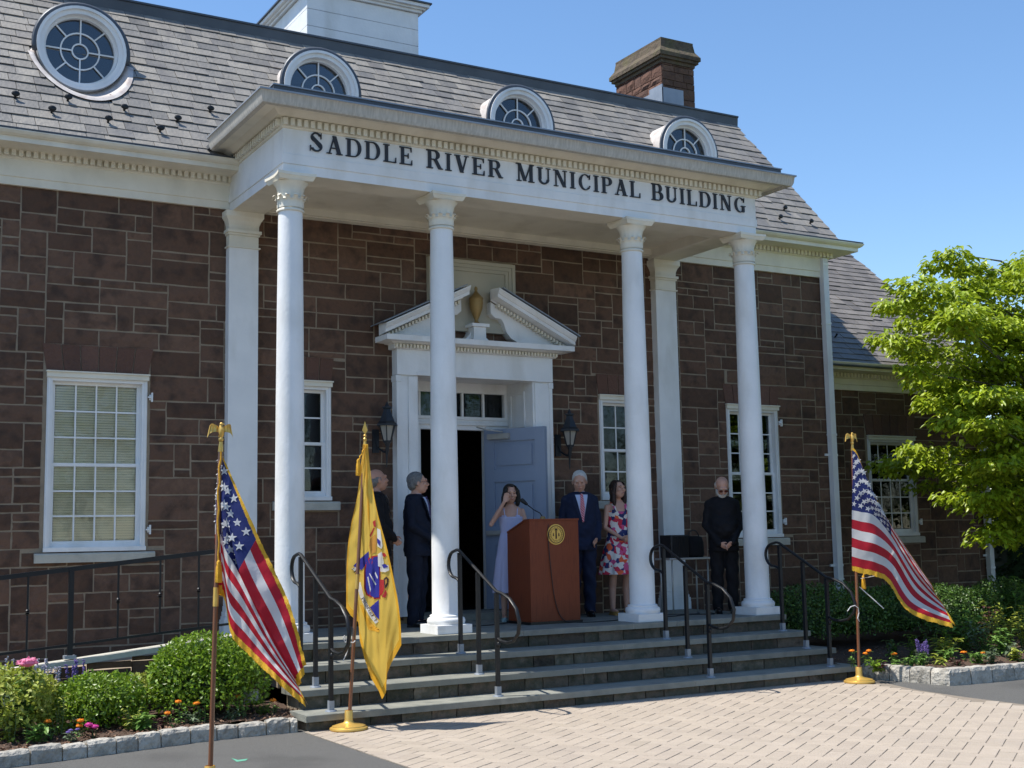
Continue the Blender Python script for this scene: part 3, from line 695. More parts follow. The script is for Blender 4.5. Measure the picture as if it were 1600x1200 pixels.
# ---- cupola and chimney
g = G(); cu = None
g.box(-.90, .90, 5.07, 6.87, 8.5, 9.93); cu = g.build('cupola', 'white', B)
z = 8.86; rr = random.Random(2)
while z < 9.9:
    for (a, b, c, d_) in ((-.92, .92, 5.045, 5.072), (-.925, -.898, 5.05, 6.89), (.898, .925, 5.05, 6.89)):
        G().box(a, b, c, d_, z+.004, min(z+.262, 9.93)).build('board', 'white', cu)
    z += .266
g = G(); 
for i, (o, za, zb) in enumerate(((.05, 9.93, 9.97), (.09, 9.97, 10.0), (.14, 10.0, 10.05))): g.box(-.92-o, .92+o, 5.05-o, 6.89+o, za, zb)
g.build('cornice', 'white', cu)
g = G(); g.box(-1.09, 1.09, 4.88, 7.06, 10.052, 10.075); g.build('roof_edge', 'lead', cu)
g = G(); g.box(-.72, .72, 5.25, 6.69, 10.06, 11.6); g.box(-.85, .85, 5.12, 6.82, 11.602, 11.72); g.build('upper_stage', 'white', cu)
g = G(); g.lathe([(.85, 0), (.8, .25), (.55, .7), (.2, 1.0), (.05, 1.15)], (0, 5.97, 11.722), 8); g.build('cupola_roof', 'lead', cu)
CX0, CX1, CY0, CY1 = 5.26, 5.95, 4.5, 5.86
g = G(); g.box(CX0+.02, CX1-.02, CY0+.02, CY1-.02, 8.5, 9.72); ch = g.build('chimney', 'mortar', B)
rr = random.Random(8)
def chst(face, a0, a1, z0, z1, rough):
    z = z0
    while z < z1-.02:
        h = rr.choice((.11, .15, .2)); h = min(h, z1-z); a = a0
        while a < a1-.02:
            w = rr.uniform(.16, .36); w = min(w, a1-a); 
            if a1-(a+w) < .1: w = a1-a
            g = stone(a+.006, a+w-.006, z+.006, z+h-.006, 0, rr)
            if face == 'f': g.xf(Matrix.Translation((0, CY0, 0)))
            else: g.v = [(CX0+p[1]*(3.5 if p[1] < 0 else 1), -p[0], p[2]) for p in g.v]
            g.build('stone', 'stone' if face == 'f' else 'lintel', ch); a += w
        z += h
chst('f', CX0, CX1, 8.9, 9.72, 0); chst('l', -CY1, -CY0, 8.9, 9.72, 1)
M['cap'] = mat('mossy_cap_stone', [(.03, .024, .018), (.11, .082, .055), (.05, .045, .022)], .95, 6, .7, .9, 20, blot=((.10, .10, .03), 5, .5))
g = G()
for o, za, zb in ((.015, 9.722, 9.78), (.06, 9.782, 9.83), (.09, 9.832, 9.90)): g.box(CX0-o, CX1+o, CY0-o, CY1+o, za, zb)
g.add([(x, y, z) for (o, z) in ((.085, 9.902), (.02, 10.0), (0, 10.13)) for (x, y) in ((CX0-o, CY0-o), (CX1+o, CY0-o), (CX1+o, CY1+o), (CX0-o, CY1+o))],
      [(0, 1, 5, 4), (1, 2, 6, 5), (2, 3, 7, 6), (3, 0, 4, 7), (4, 5, 9, 8), (5, 6, 10, 9), (6, 7, 11, 10), (7, 4, 8, 11), (8, 9, 10, 11)])
g.box(CX0+.0, CX1-.0, CY0+.0, CY1-.0, 10.132, 10.17)
g.build('chimney_cap', M['cap'], ch)
g = G(); g.box(CX0-.03, CX0+.42, CY0-.03, CY0-.012, 8.8, 9.27); g.box(CX0-.035, CX0-.012, CY0-.03, CY0+.33, 8.8, 9.32); g.box(CX0-.034, CX0-.011, CY0+.332, CY0+.75, 8.8, 9.24); g.box(CX0-.033, CX0-.012, CY0+.752, CY1, 8.8, 9.1); g.build('flashing', 'flash', ch)
# ---- portico entablature
FX, YF, YB = 3.144, -.114, WY-.05
EPR = [(-.40, TP+.15), (-.40, TP+.01), (-.38, TP), (0, TP), (0, TP+.10), (.013, TP+.103), (.013, TP+.20), (.004, TP+.205), (.004, 5.935), (.022, 5.94), (.030, 5.95), (.030, 6.04), (.085, 6.042), (.10, 6.05), (.15, 6.085), (.285, 6.09)]
def sweepU(g, prof, fx, yf, yb):
    n = len(prof); vs = []
    for k in range(4):
        for o, z in prof:
            x = (-fx-o, -fx-o, fx+o, fx+o)[k]; y = (yb, yf-o, yf-o, yb)[k]; vs.append((x, y, z))
    g.add(vs, [(r*n+i, r*n+i+1, (r+1)*n+i+1, (r+1)*n+i) for r in range(3) for i in range(n-1)])
g = G(); sweepU(g, EPR[3:9], FX, YF, YB); ent = g.build('entablature', 'white', B)
g = G(); sweepU(g, EPR[:4], FX, YF, YB); g.build('soffit', 'cream', ent)
g = G(); sweepU(g, EPR[8:], FX, YF, YB); g.build('bed_moulding', 'cream', ent)
d = G(); x = -FX-.02
while x < FX+.03: d.box(x, x+.042, YF-.072, YF-.031, 5.958, 6.03); x += .0735
y = YF+.01
while y < WY-.35: d.box(-FX-.072, -FX-.031, y, y+.042, 5.958, 6.03); d.box(FX+.031, FX+.072, y, y+.042, 5.958, 6.03); y += .0735
d.build('dentil_band', 'cream', ent)
g = G(); sweepU(g, [(.28, 6.088), (.285, 6.055), (.30, 6.05), (.335, 6.06), (.352, 6.10), (.36, 6.165), (.372, 6.178), (.372, 6.188), (.35, 6.188), (.34, 6.15)], FX, YF, 1.32); g.build('gutter', 'gutter', ent, smooth=40)
g = G(); sweepU(g, [(.365, 6.189), (.380, 6.178), (.380, 6.196), (.345, 6.198), (.345, 6.189)], FX, YF, 1.32); g.build('gutter_lip', 'flash', ent)
g = G(); g.box(-FX-.33, FX+.33, YF-.33, 1.95, 6.10, 6.15); g.box(-FX-.20, FX+.22, YF-.27, 2.0, 6.151, 6.275); g.build('portico_roof', 'lead', ent)
g = G(); g.box(-FX-.21, FX+.23, YF-.285, YF-.265, 6.276, 6.29); g.box(-FX-.21, -FX-.19, YF-.264, 1.2, 6.276, 6.29); g.build('roof_edge', 'flash', ent)
g = G(); g.box(-FX+.38, FX-.38, YF+.38, WY-.01, 5.60, 5.615); g.box(-FX+.38, FX-.38, WY-.10, WY-.062, TP+.04, 5.60); g.box(-FX+.385, FX-.385, WY-.14, WY-.101, 5.52, 5.599)
g.box(-FX+.385, FX-.385, YF+.385, YF+.45, 5.54, 5.599); g.build('porch_ceiling', 'cream', B)
# ---- columns
def column(x):
    y = 0
    prof = [(.149, FL+.20), (.148, FL+.6), (.1475, FL+1.4), (.142, FL+2.4), (.134, FL+3.4), (.124, 5.075)]
    prof = [(.158, FL+.185), (.152, FL+.195)]+prof
    o = G().lathe([(r, z) for r, z in prof], (x, y, 0), 36).build('column', 'white', B, smooth=50)
    b = G(); b.lathe([(.195, FL+.095), (.203, FL+.115), (.204, FL+.135), (.196, FL+.158), (.176, FL+.168), (.172, FL+.175), (.176, FL+.182), (.170, FL+.192), (.150, FL+.197)], (x, y, 0), 36)
    b.build('base', 'white', o, smooth=50)
    G().bbox(x-.205, x+.205, -.205, .205, FL+.001, FL+.094, .004).build('plinth', 'white', o)
    c = G(); c.lathe([(.125, 5.075), (.141, 5.08), (.143, 5.095), (.136, 5.105), (.127, 5.11), (.128, 5.20), (.131, 5.28), (.142, 5.33), (.168, 5.37), (.182, 5.385), (.17, 5.388)], (x, y, 0), 48, fn=lambda a, z: 1+(.02*cos(a*16) if 5.11 < z < 5.37 else 0))
    for k in range(12):            # two staggered rows of curling leaves
        a = 2*pi*k/12; ca, sa = cos(a), sin(a)
        for row in (0, 1):
            aa = a+(pi/12 if row else 0); ca, sa = cos(aa), sin(aa); zt = 5.245 if row == 0 else 5.215
            def fn(u, v):
                w = .036*(1-.55*v**2)*(1+.18*sin(v*14)); t = (u-.5)*2*w; r = .133+.006*(1-abs(u-.5)*2)+(.045*max(0, v-.5)**1.2*3 if row == 0 else .03*max(0, v-.6)*2)
                z = 5.115+(zt-5.115)*min(v*1.15, 1.0)-(.018*max(0, v-.87)*7.7)
                return (x+r*ca-t*sa, y+r*sa+t*ca, z)
            c.grid(fn, 4, 7)
    c.build('capital', 'cream', o, smooth=50)
    a = G(); P = []
    n = 7; ring = []
    for s in range(4):
        for i in range(n):
            t = -1+2*i/n; h = .207; inn = .022*(1-t*t)
            px_, py_ = [(t*h, -h+inn), (h-inn, t*h), (-t*h, h-inn), (-h+inn, -t*h)][s]; ring.append((px_, py_))
    m = len(ring); vs = []
    for sc, z in ((.86, 5.388), (.90, 5.402), (.97, 5.43), (1.0, 5.432), (1.0, TP-.003)): vs += [(x+p[0]*sc, y+p[1]*sc, z) for p in ring]
    a.add(vs, [(k*m+i, k*m+(i+1) % m, (k+1)*m+(i+1) % m, (k+1)*m+i) for k in range(4) for i in range(m)]+[tuple(range(m))[::-1], tuple(4*m+i for i in range(m))])
    a.build('abacus', 'cream', o)
for x in (-3.025, -1.28, 1.28, 3.02): column(x)
def pilaster(x):
    yf = WY-.12; o = G().box(x-.172, x+.172, yf, WY+.01, FL+.30, 5.06).build('pilaster', 'white', B)
    g = G()
    for w, z0, z1, p in ((.172, 5.0615, 5.19, 0), (.19, 5.045, 5.06, .02), (.185, 5.191, 5.215, .015), (.20, 5.216, 5.25, .035)): g.box(x-w, x+w, yf-p, WY+.008, z0, z1)
    g.add([(xx, yy, z) for (o_, z) in ((.175, 5.252), (.178, 5.31), (.195, 5.36), (.222, 5.40), (.222, TP-.002)) for (xx, yy) in ((x-o_, yf-(o_-.172)), (x+o_, yf-(o_-.172)), (x+o_, WY), (x-o_, WY))],
          [(4*k+i, 4*k+(i+1) % 4, 4*k+4+(i+1) % 4, 4*k+4+i) for k in range(4) for i in range(4)]+[(16, 17, 18, 19), (3, 2, 1, 0)])
    g.build('capital', 'cream', o)
    g = G()
    for w, z0, z1 in ((.215, FL+.001, FL+.10), (.212, FL+.101, FL+.155), (.20, FL+.157, FL+.19), (.19, FL+.192, FL+.24), (.18, FL+.242, FL+.299)): g.box(x-w, x+w, yf-(w-.172), WY+.009, z0, z1)
    g.build('base', 'white', o)
pilaster(-2.996); pilaster(2.985)
# ---- rectangular windows
def window(h, Y, cols, rows, blind=None, clipx=None, glass='glass', hinge=True):
    x0, x1, z0, z1 = h; yg = Y+.085; c = .055
    g = G(); g.box(x0, x0+c, Y-.012, Y+.14, z0, z1); g.box(x1-c, x1, Y-.012, Y+.14, z0, z1); g.box(x0+c, x1-c, Y-.011, Y+.14, z1-.075, z1); g.box(x0+c, x1-c, Y-.01, Y+.14, z0, z0+.05)
    g.box(x0+.012, x0+.03, Y-.024, Y-.013, z0+.02, z1-.045); g.box(x1-.03, x1-.012, Y-.024, Y-.013, z0+.02, z1-.045)
    wo = g.build('window', 'white', B)
    g = G(); g.box(x0-.01, x1+.01, Y-.045, Y-.013, z1-.04, z1+.012); g.box(x0-.018, x1+.018, Y-.062, Y-.012, z1+.0125, z1+.028); g.build('head_trim', 'cream', wo)
    g = G(); g.prism([(Y-.055, z0-.112), (Y-.055, z0-.03), (Y-.045, z0-.015), (Y+.1, z0-.001), (Y+.1, z0-.112)], 0, x0-.09, x1+.10); g.build('sill', 'sill', wo)
    g = G(); g.box(x0-.005, x1+.005, Y-.035, Y-.014, z0-.005+.006, z0+.045); g.build('sill_trim', 'white', wo)
    a, b, zb, zt = x0+c, x1-c, z0+.05, z1-.075; rt_, rb = rows; ph = (zt-zb-.05)/(rt_+rb+.35); zm = zb+ph*(rb+.22)
    for (lo, hi, yy, n) in ((zm-.02, zt, yg, rt_), (zb, zm+.02, yg-.03 if False else yg+.0, rb)):
        yy = yy+(.0 if n == rt_ and lo > zb else -.0); off = -.022 if lo == zb else .004
        sg = G(); fw = .04; y0_, y1_ = yg+off-.02, yg+off+.005; y1_ = y0_+.024
        sg.box(a, a+fw, y0_, y1_, lo, hi); sg.box(b-fw, b, y0_, y1_, lo, hi); bt = .06 if lo == zb else .034
        sg.box(a+fw, b-fw, y0_+.0005, y1_-.001, lo, lo+bt); sg.box(a+fw, b-fw, y0_+.0005, y1_-.001, hi-.034, hi)
        A, Bx, Z0, Z1 = a+fw, b-fw, lo+bt, hi-.034
        for i in range(1, cols): xx = A+(Bx-A)*i/cols; sg.box(xx-.0085, xx+.0085, y0_+.004, y1_-.004, Z0, Z1)
        for j in range(1, n): zz = Z0+(Z1-Z0)*j/n; sg.box(A, Bx, y0_+.0045, y1_-.0045, zz-.0085, zz+.0085)
        sg.build('sash', 'white', wo)
        for i in range(cols):
            for j in range(n):
                pa = A+(Bx-A)*i/cols+.009; pb = A+(Bx-A)*(i+1)/cols-.009; pz = Z0+(Z1-Z0)*j/n+.009; pt = Z0+(Z1-Z0)*(j+1)/n-.009
                t = jit(.0012)
                G().add([(pa, y0_+.010+t, pz), (pb, y0_+.010-t, pz), (pb, y0_+.010-t, pt), (pa, y0_+.010+t, pt), (pa, y0_+.014, pz), (pb, y0_+.014, pz), (pb, y0_+.014, pt), (pa, y0_+.014, pt)],
                        [(0, 1, 2, 3), (7, 6, 5, 4), (0, 4, 5, 1), (1, 5, 6, 2), (2, 6, 7, 3), (3, 7, 4, 0)]).build('pane', glass, wo)
    if blind is not None:
        zb_ = zb+(zt-zb)*blind; s = G(); z = zb_
        while z < zt:
            s.add([(a+.01, yg+.022, z), (b-.01, yg+.022, z), (b-.01, yg+.036, z+.026), (a+.01, yg+.036, z+.026)], [(0, 1, 2, 3)]); z += .0275
        s.build('blind', 'blind', wo)
    if hinge:
        g = G()
        for zz in (z0+.22, z1-.22):
            g.box(x1-.0, x1+.05, Y-.05, Y-.03, zz-.008, zz+.008); g.box(x1+.035, x1+.05, Y-.06, Y-.025, zz-.05, zz+.05); g.box(x1+.02, x1+.035, Y-.03, Y+.0, zz-.03, zz+.03)
        g.build('shutter_hinge', 'white', wo)
    return wo
window(WIN['w1'], WY, 4, (3, 3), blind=0)
window(WIN['w4'], WY, 4, (3, 3), glass='dglass')
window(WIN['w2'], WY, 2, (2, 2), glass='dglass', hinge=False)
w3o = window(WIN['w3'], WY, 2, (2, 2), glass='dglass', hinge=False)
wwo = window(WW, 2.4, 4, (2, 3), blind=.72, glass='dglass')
g = G(); y = 2.62
def cur(u, v): return (WW[0]+.35+u*.55, 2.62+.02*sin(u*60), WW[2]+.1+v*1.0)
g.grid(cur, 60, 2); g.build('curtain', 'blind', wwo, smooth='full')
g = G(); g.box(1.97, 2.2, WY+.115, WY+.12, 2.23, 2.42); g.build('paper_notice', 'paper', w3o)
# panel above the door
g = G(); x0, x1, z0, z1 = -.62, .615, 4.28, 5.19
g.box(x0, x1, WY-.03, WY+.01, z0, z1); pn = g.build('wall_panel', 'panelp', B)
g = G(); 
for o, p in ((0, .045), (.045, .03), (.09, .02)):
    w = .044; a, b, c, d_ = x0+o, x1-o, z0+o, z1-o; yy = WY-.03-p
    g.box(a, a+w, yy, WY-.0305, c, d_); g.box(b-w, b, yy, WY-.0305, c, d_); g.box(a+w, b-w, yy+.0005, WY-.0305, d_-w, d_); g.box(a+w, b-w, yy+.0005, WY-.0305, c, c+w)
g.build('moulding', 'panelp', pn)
# ---- door surround
YS = 1.60
g = G()
for s in (-1, 1):
    a, b = sorted((s*.81, s*1.09)); g.box(a, b, YS, WY+.02, FL+.088, 3.68)
    a, b = sorted((s*.835, s*.945)); g.box(a, b, YS-.022, YS-.001, FL+.26, 3.66); a, b = sorted((s*.80, s*.96)); g.box(a, b, YS-.03, YS-.0015, FL+.09, FL+.255)
    a, b = sorted((s*1.055, s*1.10)); g.box(a, b, YS-.012, WY+.018, FL+.087, 3.60); g.box(a-.01, b+.01, YS-.02, WY+.017, 3.601, 3.675)
pg = g
g = G(); g.box(-1.10, 1.10, YS-.03, WY+.0, 3.681, 3.99); g.box(-.84, .84, YS-.045, YS-.031, 3.682, 3.72); dsr = g.build('door_surround', 'white', B)
pg.build('surround_pilaster', 'white', dsr)
PR = [(-.02, 3.992), (.02, 3.992), (.03, 4.0), (.03, 4.05), (.075, 4.055), (.09, 4.065), (.20, 4.07), (.20, 4.135), (-.02, 4.137)]
g = G(); sweep(g, PR, -1.12, 1.12, YS-.03, yb=WY+.0); hc = g.build('horizontal_cornice', 'white', dsr)
d = G(); x = -1.14
while x < 1.13: d.box(x, x+.026, YS-.098, YS-.061, 4.003, 4.047); x += .046
d.build('dentil_band', 'cream', dsr)
# raking cornices of the broken pediment
for s in (-1, 1):
    g = G(); p0 = Vector((s*1.335, 0, 4.145)); p1 = Vector((s*.20, 0, 4.69)); e = (p1-p0).normalized(); nn = Vector((-e.z*s, 0, e.x*s)); nn = nn if nn.z > 0 else -nn
    prof = [(0, .02), (-.02, .02), (-.03, .03), (-.20, .035), (-.20, .075), (-.215, .08), (-.245, .12), (-.245, .135), (-.04, .15), (0, .15)]
    n = len(prof); vs = []
    for k, P in enumerate((p0, p1)):
        for o, q in prof:
            pt = P+nn*(q-.03)
            if k == 1: dx = (pt.x-P.x); pt = pt-e*((pt.x-P.x)/e.x)    # plumb cut at the break
            else: pt = pt-e*((pt.x-P.x)/e.x)
            vs.append((pt.x, YS-.03+o*.98+.002, pt.z))
    g.add(vs, [(i, i+1, n+i+1, n+i) if s > 0 else (i, n+i, n+i+1, i+1) for i in range(n-1)]+[tuple(range(n)), tuple(range(n, 2*n))[::-1]])
    # solid core behind, so the cornice has depth back to the wall
    g.build('raking_cornice', 'white', dsr)
    c = G(); c.prism([(s*1.30, 4.14), (s*.20, 4.14+.0), (s*.20, 4.66), (s*.205, 4.66)] if False else [(s*1.28, 4.14), (s*.62, 4.14), (s*.58, 4.18), (s*.50, 4.22), (s*.43, 4.30), (s*.40, 4.40), (s*.36, 4.46), (s*.27, 4.47), (s*.21, 4.52), (s*.21, 4.665)], 1, YS-.015, WY+.01)
    c.build('pediment_board', 'white', dsr)
    d = G(); t = .08
    L_ = (p1-p0).length
    while t < L_-.08:
        q = p0+e*t-Vector((0, 0, .045)); q = p0+e*(t+.02)+nn*(-.035)
        d.box(q.x-.013, q.x+.013, YS-.10, YS-.02, q.z-.02, q.z+.022); t += .05
    d.build('dentil_band', 'cream', dsr)
    rf = G(); q0 = p0+nn*.124; q1 = p1+nn*.124; q0 = q0-e*((q0.x-p0.x)/e.x); rf.add([(q0.x-e.x*.05, YS-.28, q0.z-e.z*.05), (q1.x, YS-.28, q1.z), (q1.x, WY, q1.z), (q0.x-e.x*.05, WY, q0.z-e.z*.05)]+[(q0.x-e.x*.05, YS-.28, q0.z-e.z*.05+.012), (q1.x, YS-.28, q1.z+.012), (q1.x, WY, q1.z+.012), (q0.x-e.x*.05, WY, q0.z-e.z*.05+.012)], [(0, 1, 2, 3), (4, 7, 6, 5), (0, 4, 5, 1), (1, 5, 6, 2), (2, 6, 7, 3), (3, 7, 4, 0)]); rf.build('lead_cover', 'flash', dsr)
g = G(); g.box(-.085, .085, YS-.11, WY, 4.14, 4.32); g.box(-.12, .12, YS-.14, WY, 4.321, 4.36); g.box(-.10, .10, YS-.12, WY, 4.14, 4.175)
for s in (-1, 1): g.prism([(s*.087, 4.15), (s*.087, 4.27), (s*.11, 4.22), (s*.16, 4.175), (s*.25, 4.15)], 1, YS-.03, WY-.02)
g.build('pedestal', 'white', dsr)
g = G(); g.lathe([(.058, 4.362), (.05, 4.375), (.025, 4.40), (.022, 4.42), (.045, 4.47), (.078, 4.56), (.088, 4.63), (.084, 4.675), (.092, 4.685), (.088, 4.70), (.06, 4.73), (.03, 4.765), (.016, 4.79), (.022, 4.81), (.02, 4.83), (.005, 4.848)], (0, YS-.02, 0), 24)
g.build('urn', 'goldpaint', dsr, smooth=50)
# recess
g = G(); g.box(-.92, -.812, WY+.02, 2.42, FL+.086, 3.80); g.box(.812, .92, WY+.02, 2.42, FL+.086, 3.80); g.box(-.81, .81, YS+.0, 2.42, 3.71, 3.79)
g.box(-.81, -.802, 1.72, 2.3, FL+.09, 3.7); rec = g.build('door_recess', 'white', B)
g = G()
for z0, z1 in ((1.0, 2.95), (3.12, 3.58)):
    for xx, sgn in ((.812, -1), (-.801, 1)):
        a, b = sorted((xx, xx+sgn*.016)); 
        g.box(a, b, 1.80, 1.83, z0, z1); g.box(a, b, 2.14, 2.17, z0, z1); g.box(a, b, 1.831, 2.139, z0, z0+.03); g.box(a, b, 1.831, 2.139, z1-.03, z1)
g.build('reveal_panel', 'white', rec)
g = G(); yd = 2.26; g.box(-.80, -.47, yd, yd+.1, FL+.086, 3.23); g.box(.47, .811, yd, yd+.1, FL+.086, 3.23); g.box(-.47, .47, yd, yd+.1, 3.10, 3.23); g.box(-.80, .81, yd-.015, yd+.1, 3.231, 3.27)
g.box(-.80, .81, yd, yd+.1, 3.58, 3.709); g.box(-.80, -.775, yd, yd+.1, 3.271, 3.579); g.box(.77, .81, yd, yd+.1, 3.271, 3.579)
for k in range(1, 5): xx = -.775+1.545*k/5; g.box(xx-.014, xx+.014, yd+.01, yd+.09, 3.271, 3.579)
g.box(-.80, .81, yd-.03, yd-.001, 3.16, 3.19); g.box(-.52, -.471, yd-.02, yd, FL+.086, 3.15); g.box(.471, .52, yd-.02, yd, FL+.086, 3.15)
fr = g.build('door_frame', 'white', B)
for k in range(5):
    a = -.775+1.545*k/5+.014; b = -.775+1.545*(k+1)/5-.014; G().box(a, b, yd+.045, yd+.05, 3.272, 3.578).build('transom_pane', 'dglass', fr)
# open leaf, hinged at (.47,2.25)
hin = Vector((.47, 2.25, 0)); dv_ = Vector((.43, -.79, 0)).normalized(); nv_ = Vector((-dv_.y, dv_.x, 0)); nv_ = -nv_ if nv_.x > 0 else nv_
def leafbox(g, s0, s1, t0, t1, z0, z1):
    P = []
    for s in (s0, s1):
        for t in (t0, t1):
            for z in (z0, z1): q = hin+dv_*s+nv_*t; P.append((q.x, q.y, z))
    g.add(P, [(0, 1, 3, 2), (4, 6, 7, 5), (0, 4, 5, 1), (2, 3, 7, 6), (0, 2, 6, 4), (1, 5, 7, 3)])
g = G(); leafbox(g, 0, .91, -.022, .012, .81, 3.10); leaf = g.build('door_leaf', 'door', B)
g = G()
for s0, s1, z0, z1 in ((0, .15, .81, 3.10), (.76, .91, .81, 3.10)): leafbox(g, s0, s1, .0125, .036, z0, z1)
for z0, z1 in ((.81, 1.05), (1.62, 1.86), (2.42, 2.58), (2.94, 3.10)): leafbox(g, .1505, .7595, .0125, .0355, z0, z1)
g.build('rails_and_stiles', 'door', leaf)
for z0, z1 in ((1.10, 1.57), (1.91, 2.37), (2.63, 2.89)): g = G(); leafbox(g, .20, .71, .0122, .028, z0, z1); g.build('raised_panel', 'door', leaf)
g = G(); leafbox(g, .03, .88, 0.0365, .07, 1.74, 1.80); leafbox(g, .06, .82, .071, .085, 1.75, 1.79); g.build('push_bar', 'steel', leaf)
g = G(); leafbox(g, .08, .40, .0365, .09, 2.97, 3.04)
q0 = hin+dv_*.30+nv_*.06; q1 = hin+dv_*.2+nv_*.32; q2 = hin+dv_*.0+nv_*.2; g.tube([(q0.x, q0.y, 3.06), (q1.x, q1.y, 3.08)], .009, 6); g.tube([(q1.x, q1.y, 3.08), (q2.x, q2.y, 3.13)], .009, 6); g.build('door_closer', 'steel', leaf)
g = G(); g.box(-.81, .81, 1.60, 2.36, FL+.001, FL+.085); g.build('threshold', 'blue', B)
# ---- downspouts
def downspout(x, y, z0, z1, off=0):
    g = G(); pts = [(x, y-.42, z1+.14), (x, y-.40, z1+.05), (x, y-.08, z1-.30), (x, y-.07, z1-.4), (x, y-.07, z0)]
    g = G(); g.box(x-.05, x+.05, y-.115, y-.03, z0, z1)
    for k in range(5): g.box(x-.05+k*.0225, x-.05+k*.0225+.009, y-.121, y-.1155, z0, z1)
    o = g.build('downspout', 'white', B)
    g = G()
    for zz in (z0+.55, (z0+z1)/2-.0, z1-1.0, z1-.1): g.box(x-.056, x+.056, y-.127, y-.028, zz, zz+.03)
    g.build('strap', 'white', o)
    g = G()
    for zz in ((z0+z1)/2-.3, z0+.75): g.box(x-.12, x-.0565, y-.06, y-.03, zz, zz+.035); g.box(x+.0565, x+.12, y-.06, y-.03, zz, zz+.035)
    g.build('bracket', 'white', o)
downspout(5.985, WY, .45, 5.78); downspout(10.08, 2.4, .5, 4.1)
# ------------------------------------------------------------------ porch floor and steps
PS = thing('entrance_steps', 'four wide bluestone steps with mossy stone risers in front of the white columns', 'steps', (0, -1, GZ))
zs = [.178, .357, .536, FL]; yf_ = [-1.36, -1.0, -.64, -.28]; xh = [3.37, 3.32, 3.27, 3.22]
rr = random.Random(4)
for k in range(4):
    z = zs[k]; y0 = yf_[k]; y1 = yf_[k+1]+.06 if k < 3 else 1.74
    zb = GZ-.03 if k == 0 else zs[k-1]
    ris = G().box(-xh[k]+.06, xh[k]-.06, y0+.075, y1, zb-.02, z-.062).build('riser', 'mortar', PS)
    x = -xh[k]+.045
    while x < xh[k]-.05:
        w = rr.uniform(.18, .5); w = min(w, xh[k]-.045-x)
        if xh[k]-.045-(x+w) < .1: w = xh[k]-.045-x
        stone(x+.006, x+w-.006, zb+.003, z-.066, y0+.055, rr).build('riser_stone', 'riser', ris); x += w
    js = {0: (-.95, .95), 1: (-.2, 1.6), 2: (-1.9, .55, 1.75), 3: (-1.75, -.5, .95, 1.55)}[k]
    xs = [-xh[k], *[j for j in js], xh[k]]
    for a, b in zip(xs, xs[1:]):
        g = G(); P = [(a+.005, y0+jit(.004)), (b-.005, y0+jit(.004)), (b-.005, y1 if k < 3 else .36), (a+.005, y1 if k < 3 else .36)]
        y_ = min(P[0][1], P[1][1]); e = .006
        g.add([(P[0][0], P[0][1], z-.06), (P[1][0], P[1][1], z-.06), (P[1][0], P[1][1], z-e), (P[0][0], P[0][1], z-e), (P[0][0], P[0][1]+e, z), (P[1][0], P[1][1]+e, z), (P[2][0], P[2][1], z), (P[3][0], P[3][1], z), (P[2][0], P[2][1], z-.06), (P[3][0], P[3][1], z-.06)],
              [(0, 1, 2, 3), (3, 2, 5, 4), (4, 5, 6, 7), (0, 9, 8, 1), (9, 7, 6, 8), (0, 3, 4, 7, 9), (1, 8, 6, 5, 2)])
        g.build('tread_slab', 'blue', PS)
    jg = G()
    for j in js: jg.box(j-.0055, j+.0055, y0+.004, (y1 if k < 3 else .36)-.002, z-.058, z-.003)
    jg.build('joint_mortar', 'granite', PS)
fl = G().box(-3.2, 3.2, -.2, 1.74, .3, FL-.065).build('porch_floor', 'mortar', None); struct(fl)
x = -3.2; row = 0
for y0, y1, xs in ((.368, 1.03, (-3.2, -2.1, -.95, .1, 1.3, 2.3, 3.2)), (1.036, 1.735, (-3.2, -1.6, -.4, .75, 1.8, 3.2))):
    for a, b in zip(xs, xs[1:]): G().box(a+.004, b-.004, y0, y1, FL-.06, FL-.001+jit(.001)).build('floor_slab', 'blue', fl)
# ramp on the left
RA = thing('entry_ramp', 'stone walled wheelchair ramp rising along the left wing wall behind the shrubs', 'ramp', (-5, .8, GZ))
def rz(x): return min(.655+.096*(x+5.41), .86)
g = G(); g.prism([(-10, GZ), (-3.26, GZ), (-3.26, FL-.09), (-10, rz(-10)-.09)], 1, .03, 1.71); g.build('ramp_body', 'mortar', RA)
g = G(); g.prism([(-9.5, rz(-9.5)-.05), (-3.25, rz(-3.4)-.05), (-3.25, rz(-3.4)), (-9.5, rz(-9.5))], 1, -.03, .16); g.build('coping', 'sill', RA)
rr = random.Random(9); lst = []
x = -8.5
while x < -3.3:
    w = rr.uniform(.25, .5); z = GZ
    while z < rz(x)-.08:
        h = min(rr.choice((.12, .18)), rz(x)-.06-z)
        if h > .03: stone(x+.006, min(x+w, -3.27)-.006, z+.006, z+h-.006, .012, rr).build('stone', 'stone', RA)
        z += h
    x += w
